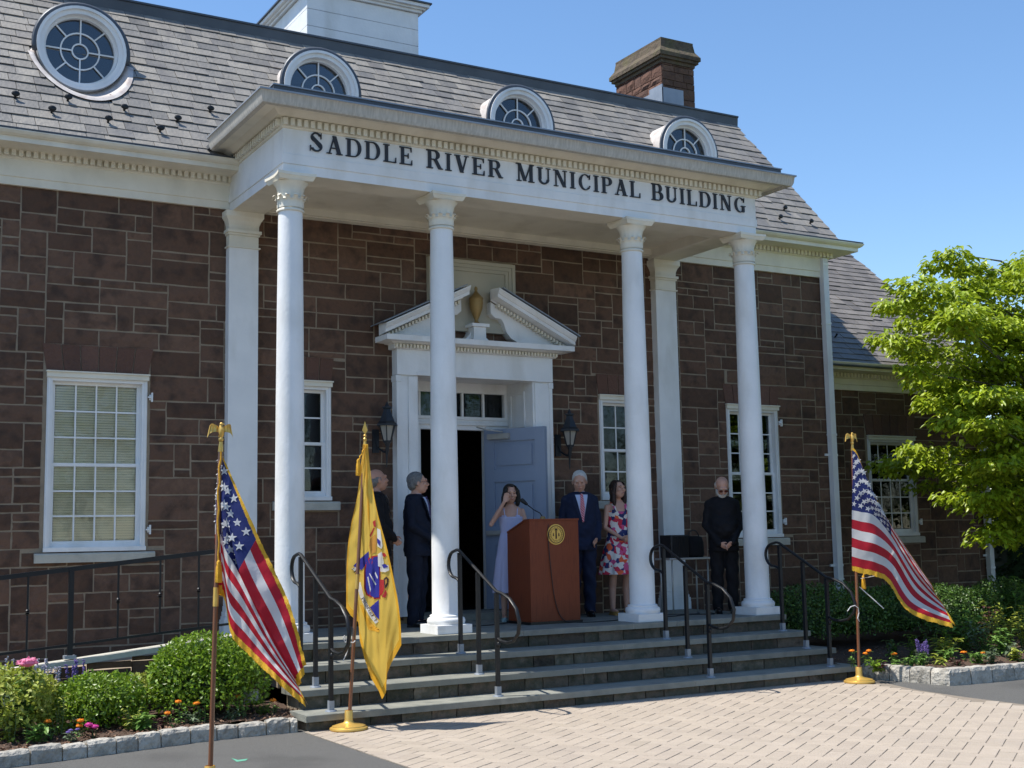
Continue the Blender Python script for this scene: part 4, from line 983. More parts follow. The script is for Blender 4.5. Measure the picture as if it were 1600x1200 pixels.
# ------------------------------------------------------------------ ramp railing
def bar(g, a, b, w, h=None):
    h = h or w; a = Vector(a); b = Vector(b); d = (b-a).normalized(); u = Vector((0, 1, 0)) if abs(d.y) < .9 else Vector((1, 0, 0)); s_ = d.cross(u).normalized(); u = s_.cross(d)
    P = [p+s_*i*w/2+u*j*h/2 for p in (a, b) for i, j in ((-1, -1), (1, -1), (1, 1), (-1, 1))]
    g.add(P, [(0, 3, 2, 1), (4, 5, 6, 7), (0, 1, 5, 4), (1, 2, 6, 5), (2, 3, 7, 6), (3, 0, 4, 7)])
RR = thing('ramp_railing', 'black iron railing sloping up along the ramp below the left window', 'railing', (-5.1, .04, rz(-5.1)))
yr = .04; rtop = lambda x: 1.433+.0995*(x+5.72); rbot = lambda x: .759+.0785*(x+5.72)
g = G(); bar(g, (-9, yr, rtop(-9)), (-3.68, yr, rtop(-3.68)), .042, .03); g.tube([(-3.68, yr, rtop(-3.68)), (-3.60, yr, rtop(-3.6)-.01), (-3.54, yr, rtop(-3.6)-.07), (-3.55, yr, rtop(-3.6)-.14), (-3.6, yr, rtop(-3.6)-.17)], .016, 8); g.build('top_rail', 'black', RR)
g = G(); bar(g, (-9, yr, rbot(-9)), (-3.45, yr, rbot(-3.45)), .022); g.build('bottom_rail', 'black', RR)
x = -8.14
k = 0
for x in (-8.2, -5.115, -3.5+.0): g = G(); bar(g, (x, yr, rz(x)), (x, yr, rtop(x)), .045); g.build('post', 'black', RR); G().box(x-.05, x+.05, yr-.05, yr+.05, rz(x), rz(x)+.03).build('foot', 'flash', RR)
for i, x in enumerate((-7.8, -7.4, -7.0, -6.6, -6.2, -5.86, -5.49, -4.69, -4.30, -3.93)):
    g = G(); bar(g, (x, yr, rbot(x)), (x, yr, rtop(x)), .016); 
    if i % 2 == 0 or x == -4.69 or x == -3.93:
        zc = (rbot(x)+rtop(x))/2; g.lathe([(.009, -.03), (.02, -.015), (.012, -.005), (.03, 0), (.012, .005), (.02, .015), (.009, .03)], (x, yr, zc), 10)
    g.build('baluster', 'black', RR)
# ------------------------------------------------------------------ stair handrails
RX = [at(493, 1070, -.84).x, -1.345, at(1075, 1022, -.84).x, at(1260, 1012, -.84).x]
RLAB = ['black iron handrail beside the left flag, foremost of the four on the steps', 'black iron handrail in front of the second column, left of the lectern', 'black iron handrail in front of the third column, right of the lectern', 'black iron handrail at the right end of the steps beside the hedge']
for x, lab in zip(RX, RLAB):
    h = thing('stair_handrail', lab, 'handrail', (x, -.84, .357), 'iron handrails on the entrance steps')
    z0, z2 = 1.57, 1.185
    for y, zb in ((-.45, .536), (-.84, .357), (-1.22, .178)):
        zt = z0+(z2-z0)*(y+.45)/(-.77)-.012; g = G(); bar(g, (x, y, zb), (x, y, zt), .036, .036); g.build('post', 'black', h)
        g = G(); g.box(x-.024, x+.024, y-.024, y+.024, zb, zb+.095); g.lathe([(.055, zb+.001), (.05, zb+.012), (.03, zb+.014)], (x, y, 0), 12); g.build('post_sleeve', 'flash', h)
    pts = []
    # upper scroll
    cy, cz, r = -.335, 1.44, .135
    for a in range(-95, 91, 15): t = R(a); pts.append((x, cy+r*cos(t), cz+r*sin(t)))
    g = G(); g.tube([(x, -.43, 1.27), (x, -.415, 1.285)]+pts+[(x, -.40, 1.59), (x, -.45, z0+.01), (x, -1.22, z2)]+[(x, -1.34, 1.165), (x, -1.48, 1.12), (x, -1.60, 1.03), (x, -1.655, .91), (x, -1.63, .80), (x, -1.54, .725), (x, -1.42, .70), (x, -1.30, .71), (x, -1.25, .73), (x, -1.235, .69)], .0195, 8, flat=.8)
    g.build('rail', 'black', h, smooth=40)
    g = G(); g.ell((x, -.44, 1.255), .02, .022, .028); g.ell((x, -1.245, .675), .02, .022, .028); g.build('scroll_end', 'black', h, smooth='full')
# ------------------------------------------------------------------ lettering
def letter(ch):
    """list of convex polygons (x,z) in a cell of height 1; returns (polys, width)"""
    P = []; K = .16; T = .05
    def rect(a, b, c, d): P.append([(a, c), (b, c), (b, d), (a, d)])
    def serif(x, z, w=.15): rect(x-w, x+w, z, z+T) if z < .5 else rect(x-w, x+w, z-T, z)
    def stem(x, w=K): rect(x-w/2, x+w/2, 0, 1); serif(x, 0, w/2+.085); serif(x, 1, w/2+.085)
    def diag(x0, z0, x1, z1, w): P.append([(x0-w/2, z0), (x0+w/2, z0), (x1+w/2, z1), (x1-w/2, z1)])
    def arc(cx, cz, rx, rz_, a0, a1, k=K, t=T, n=14):
        for i in range(n):
            q = []
            A, Bb = R(a0+(a1-a0)*i/n), R(a0+(a1-a0)*(i+1)/n)
            for a in (A, Bb): q.append((cx+rx*cos(a), cz+rz_*sin(a)))
            for a in (Bb, A): q.append((cx+(rx-k)*cos(a), cz+(rz_-t)*sin(a)))
            P.append(q)
    if ch == 'I': stem(.17); return P, .34
    if ch == 'A':
        diag(.14, 0, .40, 1, .07); diag(.66, 0, .40, 1, .19); rect(.24, .57, .30, .355); serif(.14, 0, .13); serif(.66, 0, .16); return P, .82
    if ch == 'D': stem(.17); rect(.2, .42, 0, T); rect(.2, .42, 1-T, 1); arc(.42, .5, .38, .5, -90, 90); return P, .82
    if ch == 'L':
        stem(.17); rect(.2, .68, 0, T); P.append([(.61, 0), (.68, 0), (.68, .30), (.645, .30)]); return P, .70
    if ch == 'E':
        stem(.17); rect(.2, .66, 0, T); rect(.2, .64, 1-T, 1); rect(.2, .48, .48, .53); P.append([(.60, 0), (.68, 0), (.68, .28), (.65, .28)]); P.append([(.58, 1), (.65, 1), (.65, .74), (.62, .74)]); P.append([(.45, .36), (.49, .36), (.49, .65), (.45, .65)]); return P, .72
    if ch in 'RPB':
        stem(.17); rect(.2, .40, 1-T, 1); c = .48
        rect(.2, .40, c, c+T); arc(.40, (1+c)/2, .27, (1-c)/2+.001, -90, 90, .165)
        if ch == 'R': P.append([(.36, c+.02), (.52, c+.02), (.76, .02), (.60, .02)]); rect(.6, .82, 0, T); return P, .80
        if ch == 'B': rect(.2, .42, 0, T); arc(.42, c/2+.03, .31, c/2+.03, -90, 90, .17); return P, .76
        return P, .70
    if ch == 'V': diag(.40, 0, .16, 1, .19); diag(.42, 0, .66, 1, .07); serif(.16, 1, .16); serif(.66, 1, .12); return P, .80
    if ch == 'M':
        rect(.13, .19, 0, 1); serif(.16, 0, .13); serif(.12, 1, .12); diag(.49, .04, .18, 1, .17); diag(.49, .04, .82, 1, .06); rect(.76, .76+K, 0, 1); serif(.85, 0, .17); serif(.88, 1, .12); return P, 1.04
    if ch == 'N': rect(.13, .19, 0, 1); serif(.16, 0, .13); serif(.12, 1, .12); diag(.68, .0, .20, 1, .18); rect(.68, .74, .0, 1); serif(.71, 1, .13); return P, .86
    if ch == 'U': rect(.17-K/2, .17+K/2, .3, 1); serif(.17, 1, .17); rect(.64, .70, .3, 1); serif(.67, 1, .13); arc(.395, .3, .31, .3, 180, 360, .13, .09); return P, .82
    if ch in 'CG':
        arc(.45, .5, .39, .5, 42, 318); P.append([(.70, .68), (.74, .68), (.76, 1), (.72, .93)]) 
        if ch == 'C': P.append([(.72, .22), (.76, .22), (.74, .30), (.70, .30)]); return P, .82
        rect(.60, .60+K, .04, .42); rect(.52, .84, .40, .40+T); return P, .90
    if ch == 'S':
        arc(.34, .745, .25, .255, 20, 250, .10, .07); arc(.36, .265, .27, .265, -160, 70, .10, .07)
        P.append([(.13, .66), (.30, .56), (.44, .62-.20), (.62, .33)][::1]); P.append([(.20, .78), (.10, .68), (.50, .22), (.62, .36)])
        P.append([(.555, .68), (.585, .68), (.585, 1), (.55, .9)]); P.append([(.09, .30), (.06, .30), (.06, 0), (.10, .1)]); return P, .68
    return P, .5
SG = thing('building_sign', 'raised black serif lettering SADDLE RIVER MUNICIPAL BUILDING on the white portico frieze', 'sign', (0, YF-.02, 5.73), None)
for wd_, xa, xb in (('SADDLE', -2.873, -1.680), ('RIVER', -1.518, -.565), ('MUNICIPAL', -.385, 1.345), ('BUILDING', 1.508, 2.985)):
    L = [letter(c) for c in wd_]; sp = .16; tot = sum(w*(1.06 if i == 0 else 1) for i, (p, w) in enumerate(L))+sp*(len(L)-1); s = (xb-xa)/tot; x = xa
    for i, (polys, w) in enumerate(L):
        H = .206 if i == 0 else .194; k = 1.06 if i == 0 else 1; g = G()
        for j, q in enumerate(polys):
            # consistent winding
            ar = sum(q[a][0]*q[(a+1) % len(q)][1]-q[(a+1) % len(q)][0]*q[a][1] for a in range(len(q)))
            if ar < 0: q = q[::-1]
            g.prism([(x+u*s*k, 5.728+v*H) for u, v in q], 1, YF-.020-.0003*j, YF-.0055)
        g.build('letter', 'sign', SG); x += (w*k+sp)*s
# ------------------------------------------------------------------ wall lanterns
def lantern(x, label):
    t = thing('wall_lantern', label, 'lantern', (x, 1.45, 3.0), 'lanterns beside the door')
    y = 1.52; z = 3.0
    g = G(); g.lathe([(.075, .0), (.135, -.0), (.135, .02), (.125, .03), (.10, .05), (.075, .11), (.05, .17), (.045, .20), (.065, .21), (.065, .225), (.03, .235), (.015, .27), (.004, .29)], (x, y, z+.05), 6); g.lathe([(.045, -.205), (.05, -.19), (.05, -.175)], (x, y, z+.05), 6)
    for k in range(6):
        a = 2*pi*k/6; g.tube([(x+.048*cos(a), y+.048*sin(a), z-.14), (x+.097*cos(a), y+.097*sin(a), z+.05)], .007, 4)
    g.tube([(x, y, z-.15), (x, y, z-.20), (x, y+.01, z-.24), (x, y+.02, z-.30), (x, y+.02, z-.38), (x, y+.02, z-.44)], [.035, .02, .024, .012, .010, .004], 8)
    g.build('cage', 'bronze', t, smooth=25)
    G().lathe([(.043, -.19), (.09, .0)], (x, y, z+.05), 6).build('glass', 'fglass', t)
    g = G(); g.tube([(x-.0, y+.02, z-.26), (x-.02, y+.08, z-.25), (x-.05, WY-.04, z-.2), (x-.07, WY-.03, z-.12)], .013, 6); g.box(x-.11, x-.03, WY-.03, WY-.001, z-.26, z+.02); g.build('bracket', 'bronze', t)
lantern(at(605, 660, 1.52).x, 'black carriage lantern on the wall left of the door, above the flag')
lantern(at(890, 665, 1.52).x, 'black carriage lantern on the wall right of the open door')
# ------------------------------------------------------------------ lectern, microphone, cables, table
PX, PY = .0, .40
PO = thing('lectern', 'tall cherry wood lectern with a round gold seal on its front', 'lectern', (PX+.33, PY+.25, FL))
x0, x1, y0, y1 = .0, .665, .385, .90
g = G(); g.prism([(y0, FL+.03), (y1, FL+.03), (y1, FL+1.04), (y0+.10, FL+1.175), (y0, FL+1.18)], 0, x0, x1); g.build('body', 'podium', PO)
g = G(); g.box(x0-.02, x1+.02, y0-.02, y1+.02, FL+.001, FL+.029); g.build('base', 'shoe', PO)
g = G(); g.prism([(y0-.012, FL+1.181), (y0-.012, FL+1.20), (y0+.10, FL+1.197), (y1+.0, FL+1.062), (y1, FL+1.042), (y0+.1, FL+1.177)], 0, x0-.006, x1+.006); g.build('top', 'podium', PO)
g = G(); g.box(x0-.004, x0-.0005, y0+.08, y1-.05, FL+.90, FL+.925); g.build('side_shelf_edge', 'podium', PO)
sc = at(868, 835, y0); g = G(); n = 40
def disc(cx, cz, r, ya, yb, n=36):
    q = G(); q.prism([(cx+r*cos(2*pi*i/n), cz+r*sin(2*pi*i/n)) for i in range(n)], 1, ya, yb); return q
se = disc(sc.x, sc.z, .118, y0-.012, y0-.0005).build('seal', 'gold', PO)
g = G(); polyring(g, sc.x, y0-.0125, sc.z, .096, .104, 0, 2*pi, 36, .004); polyring(g, sc.x, y0-.0125, sc.z, .07, .073, 0, 2*pi, 36, .003)
g.prism([(sc.x-.008, sc.z-.05), (sc.x+.008, sc.z-.05), (sc.x+.006, sc.z+.045), (sc.x-.006, sc.z+.045)], 1, y0-.018, y0-.0125)
g.prism([(sc.x-.018, sc.z+.046), (sc.x+.02, sc.z+.046), (sc.x+.01, sc.z+.066), (sc.x-.01, sc.z+.066)], 1, y0-.018, y0-.0125)
for s in (-1, 1): g.prism([(sc.x+s*.03, sc.z-.02), (sc.x+s*.045, sc.z-.02), (sc.x+s*.042, sc.z+.015), (sc.x+s*.033, sc.z+.015)], 1, y0-.016, y0-.0125)
for k in range(24):
    a = 2*pi*k/24; cx, cz = sc.x+.084*cos(a), sc.z+.084*sin(a); g.prism([(cx-.003, cz-.004), (cx+.003, cz-.004), (cx+.003, cz+.004), (cx-.003, cz+.004)], 1, y0-.015, y0-.0125)
g.build('seal_relief', 'ebrown', PO)
mb = at(848, 808, .50)
MI = thing('microphone', 'black gooseneck microphone with brass base on top of the lectern', 'microphone', (mb.x, .50, FL+1.18))
g = G(); g.lathe([(.035, 0), (.033, .03), (.028, .055), (.012, .06)], (mb.x, .50, FL+1.172), 16); g.build('base', 'goldpaint', MI, smooth=40)
mt = at(822, 787, .86); g = G(); g.tube([(mb.x, .50, FL+1.22), (mb.x-.02, .53, FL+1.27), (mb.x-.06, .60, FL+1.31), ((mb.x+mt.x)/2-.02, .70, mt.z-.06), (mt.x, .86, mt.z)], .006, 6); g.build('gooseneck', 'black', MI, smooth='full')
g = G(); d_ = Vector((-.05, .04, .055)).normalized(); a = Vector((mt.x, .86, mt.z)); g.tube([a-d_*.02, a, a+d_*.05, a+d_*.075, a+d_*.085], [.012, .02, .026, .024, .01], 12); g.build('capsule', 'rubber', MI, smooth='full')
def cable(pts, label, r=.006):
    P = [Vector(p) for p in pts]; out = []
    for i in range(len(P)-1):
        a, b, c, d = P[max(i-1, 0)], P[i], P[i+1], P[min(i+2, len(P)-1)]
        for k in range(8):
            t = k/8; out.append(.5*((2*b)+(c-a)*t+(2*a-5*b+4*c-d)*t*t+(3*b-a-3*c+d)*t**3))
    out.append(P[-1]); g = G(); g.tube(out, r, 6); return tag(g.build('cable', 'rubber', smooth='full'), label, 'cable')
zf = FL+.008
cable([(mb.x+.02, .40, FL+1.2), (sc.x-.11, .372, FL+1.0), (sc.x-.08, .372, FL+.6), (sc.x-.03, .372, FL+.25), (sc.x+.06, .365, FL+.05), (.55, .30, zf), (.9, .22, zf), (1.5, .45, zf), (2.0, .7, zf), (2.5, .55, zf), (2.7, .8, zf)], 'thin black cable hanging down the lectern front and across the porch floor', .005)
cable([(-.9, .75, zf), (-.5, .62, zf), (-.1, .8, zf), (.3, 1.1, zf), (1.0, 1.35, zf), (1.6, 1.5, zf)], 'black cable lying on the porch floor before the open door')
cable([(1.75, .5, zf), (2.0, .38, zf), (2.3, .5, zf), (2.6, .35, zf), (2.75, .6, zf)], 'black cable on the porch under the small table')
TB = thing('folding_table', 'small grey topped folding table with thin metal legs beside the third column', 'table', (2.65, .95, FL))
G().bbox(2.30, 2.99, .80, 1.12, 1.385, 1.41).build('table_top', 'steel', TB)
for xx, yy in ((2.36, .84), (2.93, .84), (2.36, 1.08), (2.93, 1.08)): G().tube([(xx, yy, FL), (xx, yy, 1.384)], .011, 8).build('leg', 'steel', TB, smooth='full')
SP = thing('loudspeaker', 'black box loudspeaker standing on the small table behind the handrail', 'speaker', (2.5, .95, 1.41))
G().bbox(2.36, 2.64, .84, 1.08, 1.412, 1.70, .012).build('cabinet', 'rubber', SP)
g = G()
for k in range(9): g.box(2.385+k*.028, 2.385+k*.028+.012, .832, .839, 1.43, 1.68)
g.build('grille', 'black', SP)
BG = thing('equipment_bag', 'dark soft equipment bag with a looped handle right of the loudspeaker', 'bag', (2.8, .95, 1.41))
g = G(); g.loft([((2.80, .95, 1.412), .13, .10), ((2.80, .95, 1.45), .145, .115), ((2.80, .95, 1.60), .14, .11), ((2.80, .95, 1.67), .12, .085), ((2.80, .95, 1.685), .06, .04)], 16); g.build('bag_body', 'blackcloth', BG, smooth='full')
g = G(); g.tube([(2.70, .93, 1.66), (2.71, .92, 1.73), (2.76, .92, 1.76), (2.82, .92, 1.75), (2.87, .93, 1.70), (2.88, .94, 1.66)], .008, 6); g.build('handle', 'rubber', BG, smooth='full')
# ------------------------------------------------------------------ flags
def cr(P, t):
    n = len(P)-1; t = min(max(t, 0), .99999)*n; i = int(t); t -= i; a, b, c, d = P[max(i-1, 0)], P[i], P[i+1], P[min(i+2, n)]
    return tuple(.5*((2*b[k])+(c[k]-a[k])*t+(2*a[k]-5*b[k]+4*c[k]-d[k])*t*t+(3*b[k]-a[k]-3*c[k]+d[k])*t**3) for k in range(len(b)))
def lerpk(keys, vals, t):
    if t <= keys[0]: i = 0
    elif t >= keys[-1]: i = len(keys)-2
    else: i = max(k for k in range(len(keys)-1) if keys[k] <= t)
    return vals[i], vals[i+1], (t-keys[i])/(keys[i+1]-keys[i])
def pole_and_stand(label, flab, x, y, ztop, fin, tilt=0):
    t = thing('flag_on_stand', label, 'flag', (x, y, GZ))
    z0 = GZ+.006
    g = G(); g.lathe([(.165, 0), (.172, .010), (.168, .022), (.150, .030), (.148, .038), (.10, .050), (.052, .062), (.040, .075), (.036, .09), (.036, .165), (.033, .17), (.033, .16)], (x, y, z0), 36); g.build('stand_base', 'gold', t, smooth=40)
    def pp(z): return (x+tilt*(z-z0), y, z)
    g = G(); g.tube([pp(z0+.10), pp(1.3)], .0165, 12); g.tube([pp(1.37), pp(ztop)], .0165, 12); g.build('pole', 'wood', t, smooth=40)
    g = G(); g.tube([pp(1.27), pp(1.40)], .0195, 12); g.tube([pp(ztop-.02), pp(ztop+.05)], [.019, .012], 12); g.build('ferrule', 'gold', t, smooth=40)
    c = Vector(pp(ztop+.05)); g = G()
    if fin == 'eagle':
        g.ell(c+Vector((0, 0, .02)), .022, .022, .022, 12, 8); g.tube([c+Vector((0, 0, .03)), c+Vector((.004, 0, .06)), c+Vector((.002, -.004, .10)), c+Vector((-.002, 0, .125)), c+Vector((0, 0, .138))], [.012, .022, .026, .015, .012], 10)
        g.ell(c+Vector((.002, -.004, .145)), .015, .014, .014, 10, 6); g.tube([c+Vector((.01, -.012, .146)), c+Vector((.026, -.02, .14))], [.006, .001], 6)
        for s in (-1, 1):
            rows = 5
            def fn(u, v):
                # wing: v down the feathers, u from body outwards
                xo = s*(.012+.075*sin(u*1.45)+.022*v*u); zo = .118+.030*sin(u*pi*.8)-.085*v*(.45+.75*u); yo = .006*sin(v*3)+.012*u
                return c+Vector((xo, yo+.004*sin(u*20), zo))
            g.grid(fn, 10, 5)
            def fn2(u, v): p = fn(u, v); return p+Vector((0, .006, 0))
            g.grid(fn2, 10, 5)
        g.add([c+Vector(p) for p in ((-.02, .01, .04), (.02, .01, .04), (.012, .01, .07), (-.012, .01, .07))], [(0, 1, 2, 3)])
    else:
        g.lathe([(.014, 0), (.018, .02), (.009, .035), (.016, .05), (.009, .065)], c, 12)
        g.add([c+Vector(p) for p in ((0, 0, .06), (.028, 0, .10), (0, -.007, .10), (-.028, 0, .10), (0, .007, .10), (0, 0, .185))], [(0, 1, 2), (0, 2, 3), (0, 3, 4), (0, 4, 1), (5, 2, 1), (5, 3, 2), (5, 4, 3), (5, 1, 4)])
    if fin == 'eagle': g.v = [tuple(c+(Vector(p)-c)*.86) for p in g.v]
    g.build('finial', 'gold', t, smooth=35)
    return t
STAR = [(cos(R(90+36*k))*(1 if k % 2 == 0 else .40), sin(R(90+36*k))*(1 if k % 2 == 0 else .40)) for k in range(10)]
def us_flag(t, Y, ukeys, rows, vkeys, fold, starr=.030, slope=1.0):
    """rows[v][u] pixel control points; surface in space at Y + fold"""
    def raw(u, v):
        a, b, f = lerpk(vkeys, rows, v)
        def ev(row):
            i0 = 0
            for k in range(len(ukeys)-1):
                if u >= ukeys[k]: i0 = k
            t_ = (u-ukeys[i0])/(ukeys[i0+1]-ukeys[i0]); n = len(row)
            A, Bb, C_, D = row[max(i0-1, 0)], row[i0], row[i0+1], row[min(i0+2, n-1)]
            if t_ > 1 or t_ < 0: return (Bb[0]+(C_[0]-Bb[0])*t_, Bb[1]+(C_[1]-Bb[1])*t_, (Bb[2] if len(Bb) > 2 else 0)+((C_[2] if len(C_) > 2 else 0)-(Bb[2] if len(Bb) > 2 else 0))*t_)
            g3 = lambda q: (q[0], q[1], q[2] if len(q) > 2 else 0)
            A, Bb, C_, D = map(g3, (A, Bb, C_, D))
            return tuple(.5*((2*Bb[k])+(C_[k]-A[k])*t_+(2*A[k]-5*Bb[k]+4*C_[k]-D[k])*t_*t_+(3*Bb[k]-A[k]-3*C_[k]+D[k])*t_**3) for k in range(3))
        p, q = ev(a), ev(b); return tuple(p[k]+(q[k]-p[k])*f for k in range(3))
    def surf(u, v):
        x, y, dd = raw(u, v); w = min(1, max(0, u)*3)
        Yq = Y+dd-slope*max(0, (x-rows[0][0][0])/130)*.32+fold*w*(sin(v*13+u*5)*.6+sin(v*5.3-u*8)*.5+.25*sin(v*27+u*14)+.3*sin(u*31-v*9))+.0035*w*sin(u*70+v*31)
        return at(x, y, Yq)
    fo = thing_part('flag', t)
    K = 13
    for k in range(K):
        u0 = .4 if k < 7 else 0
        g = G(); g.grid(lambda a, b, u0=u0, k=k: surf(u0+(1-u0)*a, (k+b)/K), int(44*(1-u0))+4, 4); g.build('stripe', 'red' if k % 2 == 0 else 'fwhite', fo, smooth='full')
    g = G(); g.grid(lambda a, b: surf(.4*a, 7/13*b), 26, 30); g.build('canton', 'navy', fo, smooth='full')
    for r in range(9):
        n = 6 if r % 2 == 0 else 5
        for i in range(n):
            u = .4*((i*2+(1 if n == 6 else 2))/12); v = 7/13*(r+1)/10; c = surf(u, v); du = surf(u+.006, v)-surf(u-.006, v); dv2 = surf(u, v+.01)-surf(u, v-.01); nn = du.cross(dv2)
            if nn.length < 1e-9: continue
            nn.normalize(); ex = du.normalized(); ez = nn.cross(ex)
            sq = min(1, dv2.length/.02/1.05*1.3); sx = min(1, du.length/.012/1.5*1.3); rr2 = starr
            sq = max(sq, .45); sx = max(sx, .5)
            sg = G(); P = [c+ex*(p[0]*rr2*sx)-ez*(p[1]*rr2*sq)+nn*.0035 for p in STAR]+[c+ex*(p[0]*rr2*sx)-ez*(p[1]*rr2*sq)-nn*.0035 for p in STAR]
            sg.add(P, [tuple(range(10)), tuple(range(10, 20))[::-1]]+[(i2, (i2+1) % 10, 10+(i2+1) % 10, 10+i2) for i2 in range(10)]); sg.build('star', 'fwhite', fo)
    fw = .055
    def edge(pfn, qfn, n, ):              # fringe strip from edge point p away from inner point q
        g = G(); vs = []
        for i in range(n+1):
            p = pfn(i/n); q = qfn(i/n); d = (p-q); d = d.normalized() if d.length > 1e-6 else Vector((0, 0, -1)); e = fw*(.9+.2*rnd.random()); dn = d+Vector((0, 0, -.35))
            vs += [p-d*.004, p+d*fw*.4, p+dn.normalized()*e]
        g.add(vs, [(3*i+k, 3*i+3+k, 3*i+4+k, 3*i+1+k) for i in range(n) for k in (0, 1)]); g.build('fringe', 'fringe', fo, smooth='full')
    edge(lambda s: surf(s, 1), lambda s: surf(s, .93), 120); fw = .026; edge(lambda s: surf(s, 0), lambda s: surf(s, .06), 120); fw = .05; edge(lambda s: surf(1, s), lambda s: surf(.95, s), 60)
    return surf, fo
def thing_part(name, t):
    o = bpy.data.objects.new(name, None); COL.objects.link(o); o.parent = t; o.location = (0, 0, 1.5); WL[o.name] = wl(t)+Vector((0, 0, 1.5)); return o
def tassel(t, pts, z_end):
    g = G(); out = []
    for i in range(len(pts)-1):
        a, b = Vector(pts[i]), Vector(pts[i+1])
        for k in range(6): out.append(a+(b-a)*k/6+Vector((.006*sin(i*6+k*2), -.006*cos(k*2), 0)))
    out.append(Vector(pts[-1])); g.tube(out, .0065, 6)
    e = out[-1]; g.lathe([(.006, .03), (.016, .015), (.014, 0), (.02, -.02), (.026, -.12), (.022, -.125)], e, 12, fn=lambda a, z: 1+.08*cos(a*9)); g.build('tassel_cord', 'fringe', t, smooth=40)
# left US flag
YL = -3.5
pt = at(345, 697, YL); pb = at(329, 1195, YL); tilt = (pt.x-pb.x)/(pt.z-pb.z)
zL = pt.z-.02; baseX = pb.x-tilt*(pb.z-GZ)
FLG = pole_and_stand('United States flag hanging limp on the leftmost pole, in front of the left shrubs', 'x', baseX, YL, zL, 'eagle', tilt)
uk = [0, .07, .15, .22, .4, .7, 1]
rows = [[(345, 704, 0), (343, 706, .05), (346, 710, .05), (348, 718, .02), (400, 843, -.05), (447, 945, -.05), (474, 1042, -.02)],
        [(344, 745, 0), (340, 750, .05), (345, 760, .06), (349, 772, .0), (373, 890, -.08), (421, 985, -.08), (462, 1056, -.03)],
        [(343, 778, .02), (337, 786, .05), (345, 802, .07), (350, 818, -.02), (384, 878, .05), (433, 970, .06), (468, 1056, .03)],
        [(343, 812, .02), (336, 820, .05), (346, 838, .08), (352, 858, -.04), (372, 893, -.05), (419, 990, -.05), (461, 1062, -.03)],
        [(347, 914, .01), (336, 918, .05), (350, 924, .10), (361, 980, -.03), (387, 1010, -.08), (430, 1052, -.10), (474, 1092, -.04)]]
us_flag(FLG, YL-.02, uk, rows, [0, 3/13, 5/13, 7/13, 1], .022, .034)
# strip of the hoist that shows left of the pole
tassel(FLG, [(pt.x-.01, YL-.03, zL-.02), (pt.x-.035, YL-.06, zL-.35), (pt.x-.03, YL-.075, zL-.8)], 0)
# right US flag
YRt = -1.66; pr = at(1332, 700, YRt); prb = at(1343, 1066, YRt); tl2 = (pr.x-prb.x)/(pr.z-prb.z)
FRG = pole_and_stand('United States flag blowing right from its pole in front of the right flower bed', 'x', prb.x-tl2*(prb.z-GZ), YRt, pr.z-.01, 'eagle', tl2)
uk = [0, .10, .22, .4, .7, 1]
rows = [[(1332, 703, 0), (1340, 712, -.02), (1356, 750, -.04), (1380, 800, -.02), (1420, 862, .03), (1456, 914, .05)],
        [(1332, 745, 0), (1345, 752, -.03), (1368, 785, -.05), (1392, 822, .02), (1430, 882, .06), (1458, 922, .08)],
        [(1331, 797, 0), (1345, 800, -.03), (1366, 806, -.06), (1393, 838, .03), (1433, 903, .08), (1474, 946, .06)],
        [(1331, 840, 0), (1346, 845, -.03), (1372, 852, -.07), (1398, 872, .03), (1432, 925, .03), (1480, 958, .0)],
        [(1331, 884, 0), (1346, 888, -.03), (1368, 893, -.06), (1389, 904, -.05), (1422, 950, -.04), (1487, 974, -.03)]]
us_flag(FRG, YRt-.02, uk, rows, [0, 3.5/13, 7/13, 10/13, 1], .024, .036)
tassel(FRG, [(pr.x+.0, YRt+.02, pr.z-.1), (pr.x+.02, YRt+.02, 1.5), tuple(at(1350, 893, YRt+.0)), tuple(at(1349, 903, YRt+.01))], 0)
g = G(); a = at(1345, 904, YRt); b_ = at(1388, 896, YRt-.03); g.tube([a, b_], .004, 6); a = at(1343, 917, YRt); b_ = at(1381, 951, YRt-.15); g.tube([a, b_], .006, 6); g.build('white_rod', 'fwhite', FRG)
g = G(); q = [at(x, y, YRt-.02) for x, y in ((1324, 955), (1329, 948), (1336, 946), (1341, 950), (1342, 958), (1340, 966), (1343, 971))]; g.tube(q, .005, 6); g.build('tie_string', 'fwhite', FRG)
# New Jersey flag
YY = -1.44; py_ = at(570, 696, YY); pyb = at(545, 1141, YY); tl3 = (py_.x-pyb.x)/(py_.z-pyb.z)
FYG = pole_and_stand('buff yellow flag with blue and red coat of arms on the stand by the steps', 'x', pyb.x-tl3*(pyb.z-GZ), YY, py_.z-.01, 'spear', tl3)
LK = [(567, 694), (563, 735), (558, 780), (549, 830), (543, 880), (541, 925), (541, 950)]
RK = [(575, 694), (580, 735), (588, 780), (600, 835), (610, 890), (620, 955), (627, 1010)]
BK = [(541, 950), (548, 962), (560, 972), (562, 1000), (569, 1028), (580, 1060), (592, 1080), (597, 1093), (603, 1082), (605, 1052), (612, 1035), (627, 1008)]
BS = [0, .08, .18, .25, .36, .50, .60, .66, .70, .78, .86, 1]
def ysurf(s, t):
    a, b, f = lerpk(BS, BK, s); bx, by = a[0]+(b[0]-a[0])*f, a[1]+(b[1]-a[1])*f
    l = cr(LK, t); r = cr(RK, t); xl = l[0]+(r[0]-l[0])*s; w = t**3; x = xl*(1-w)+bx*w; y = 694+(by-694)*t
    g_ = min(1, t*1.5+.12)
    fy = g_*(.035*sin(s*8.2+1.0)+.012*sin(s*19+t*3)+.07/(1+math.exp((s-.55)*70))-.05/(1+math.exp(-(s-.68)*30)))+.012*sin(t*9+s*4)*t+.006*sin(t*21-s*13)*g_+.003*sin(t*47+s*30)
    return x, y, fy
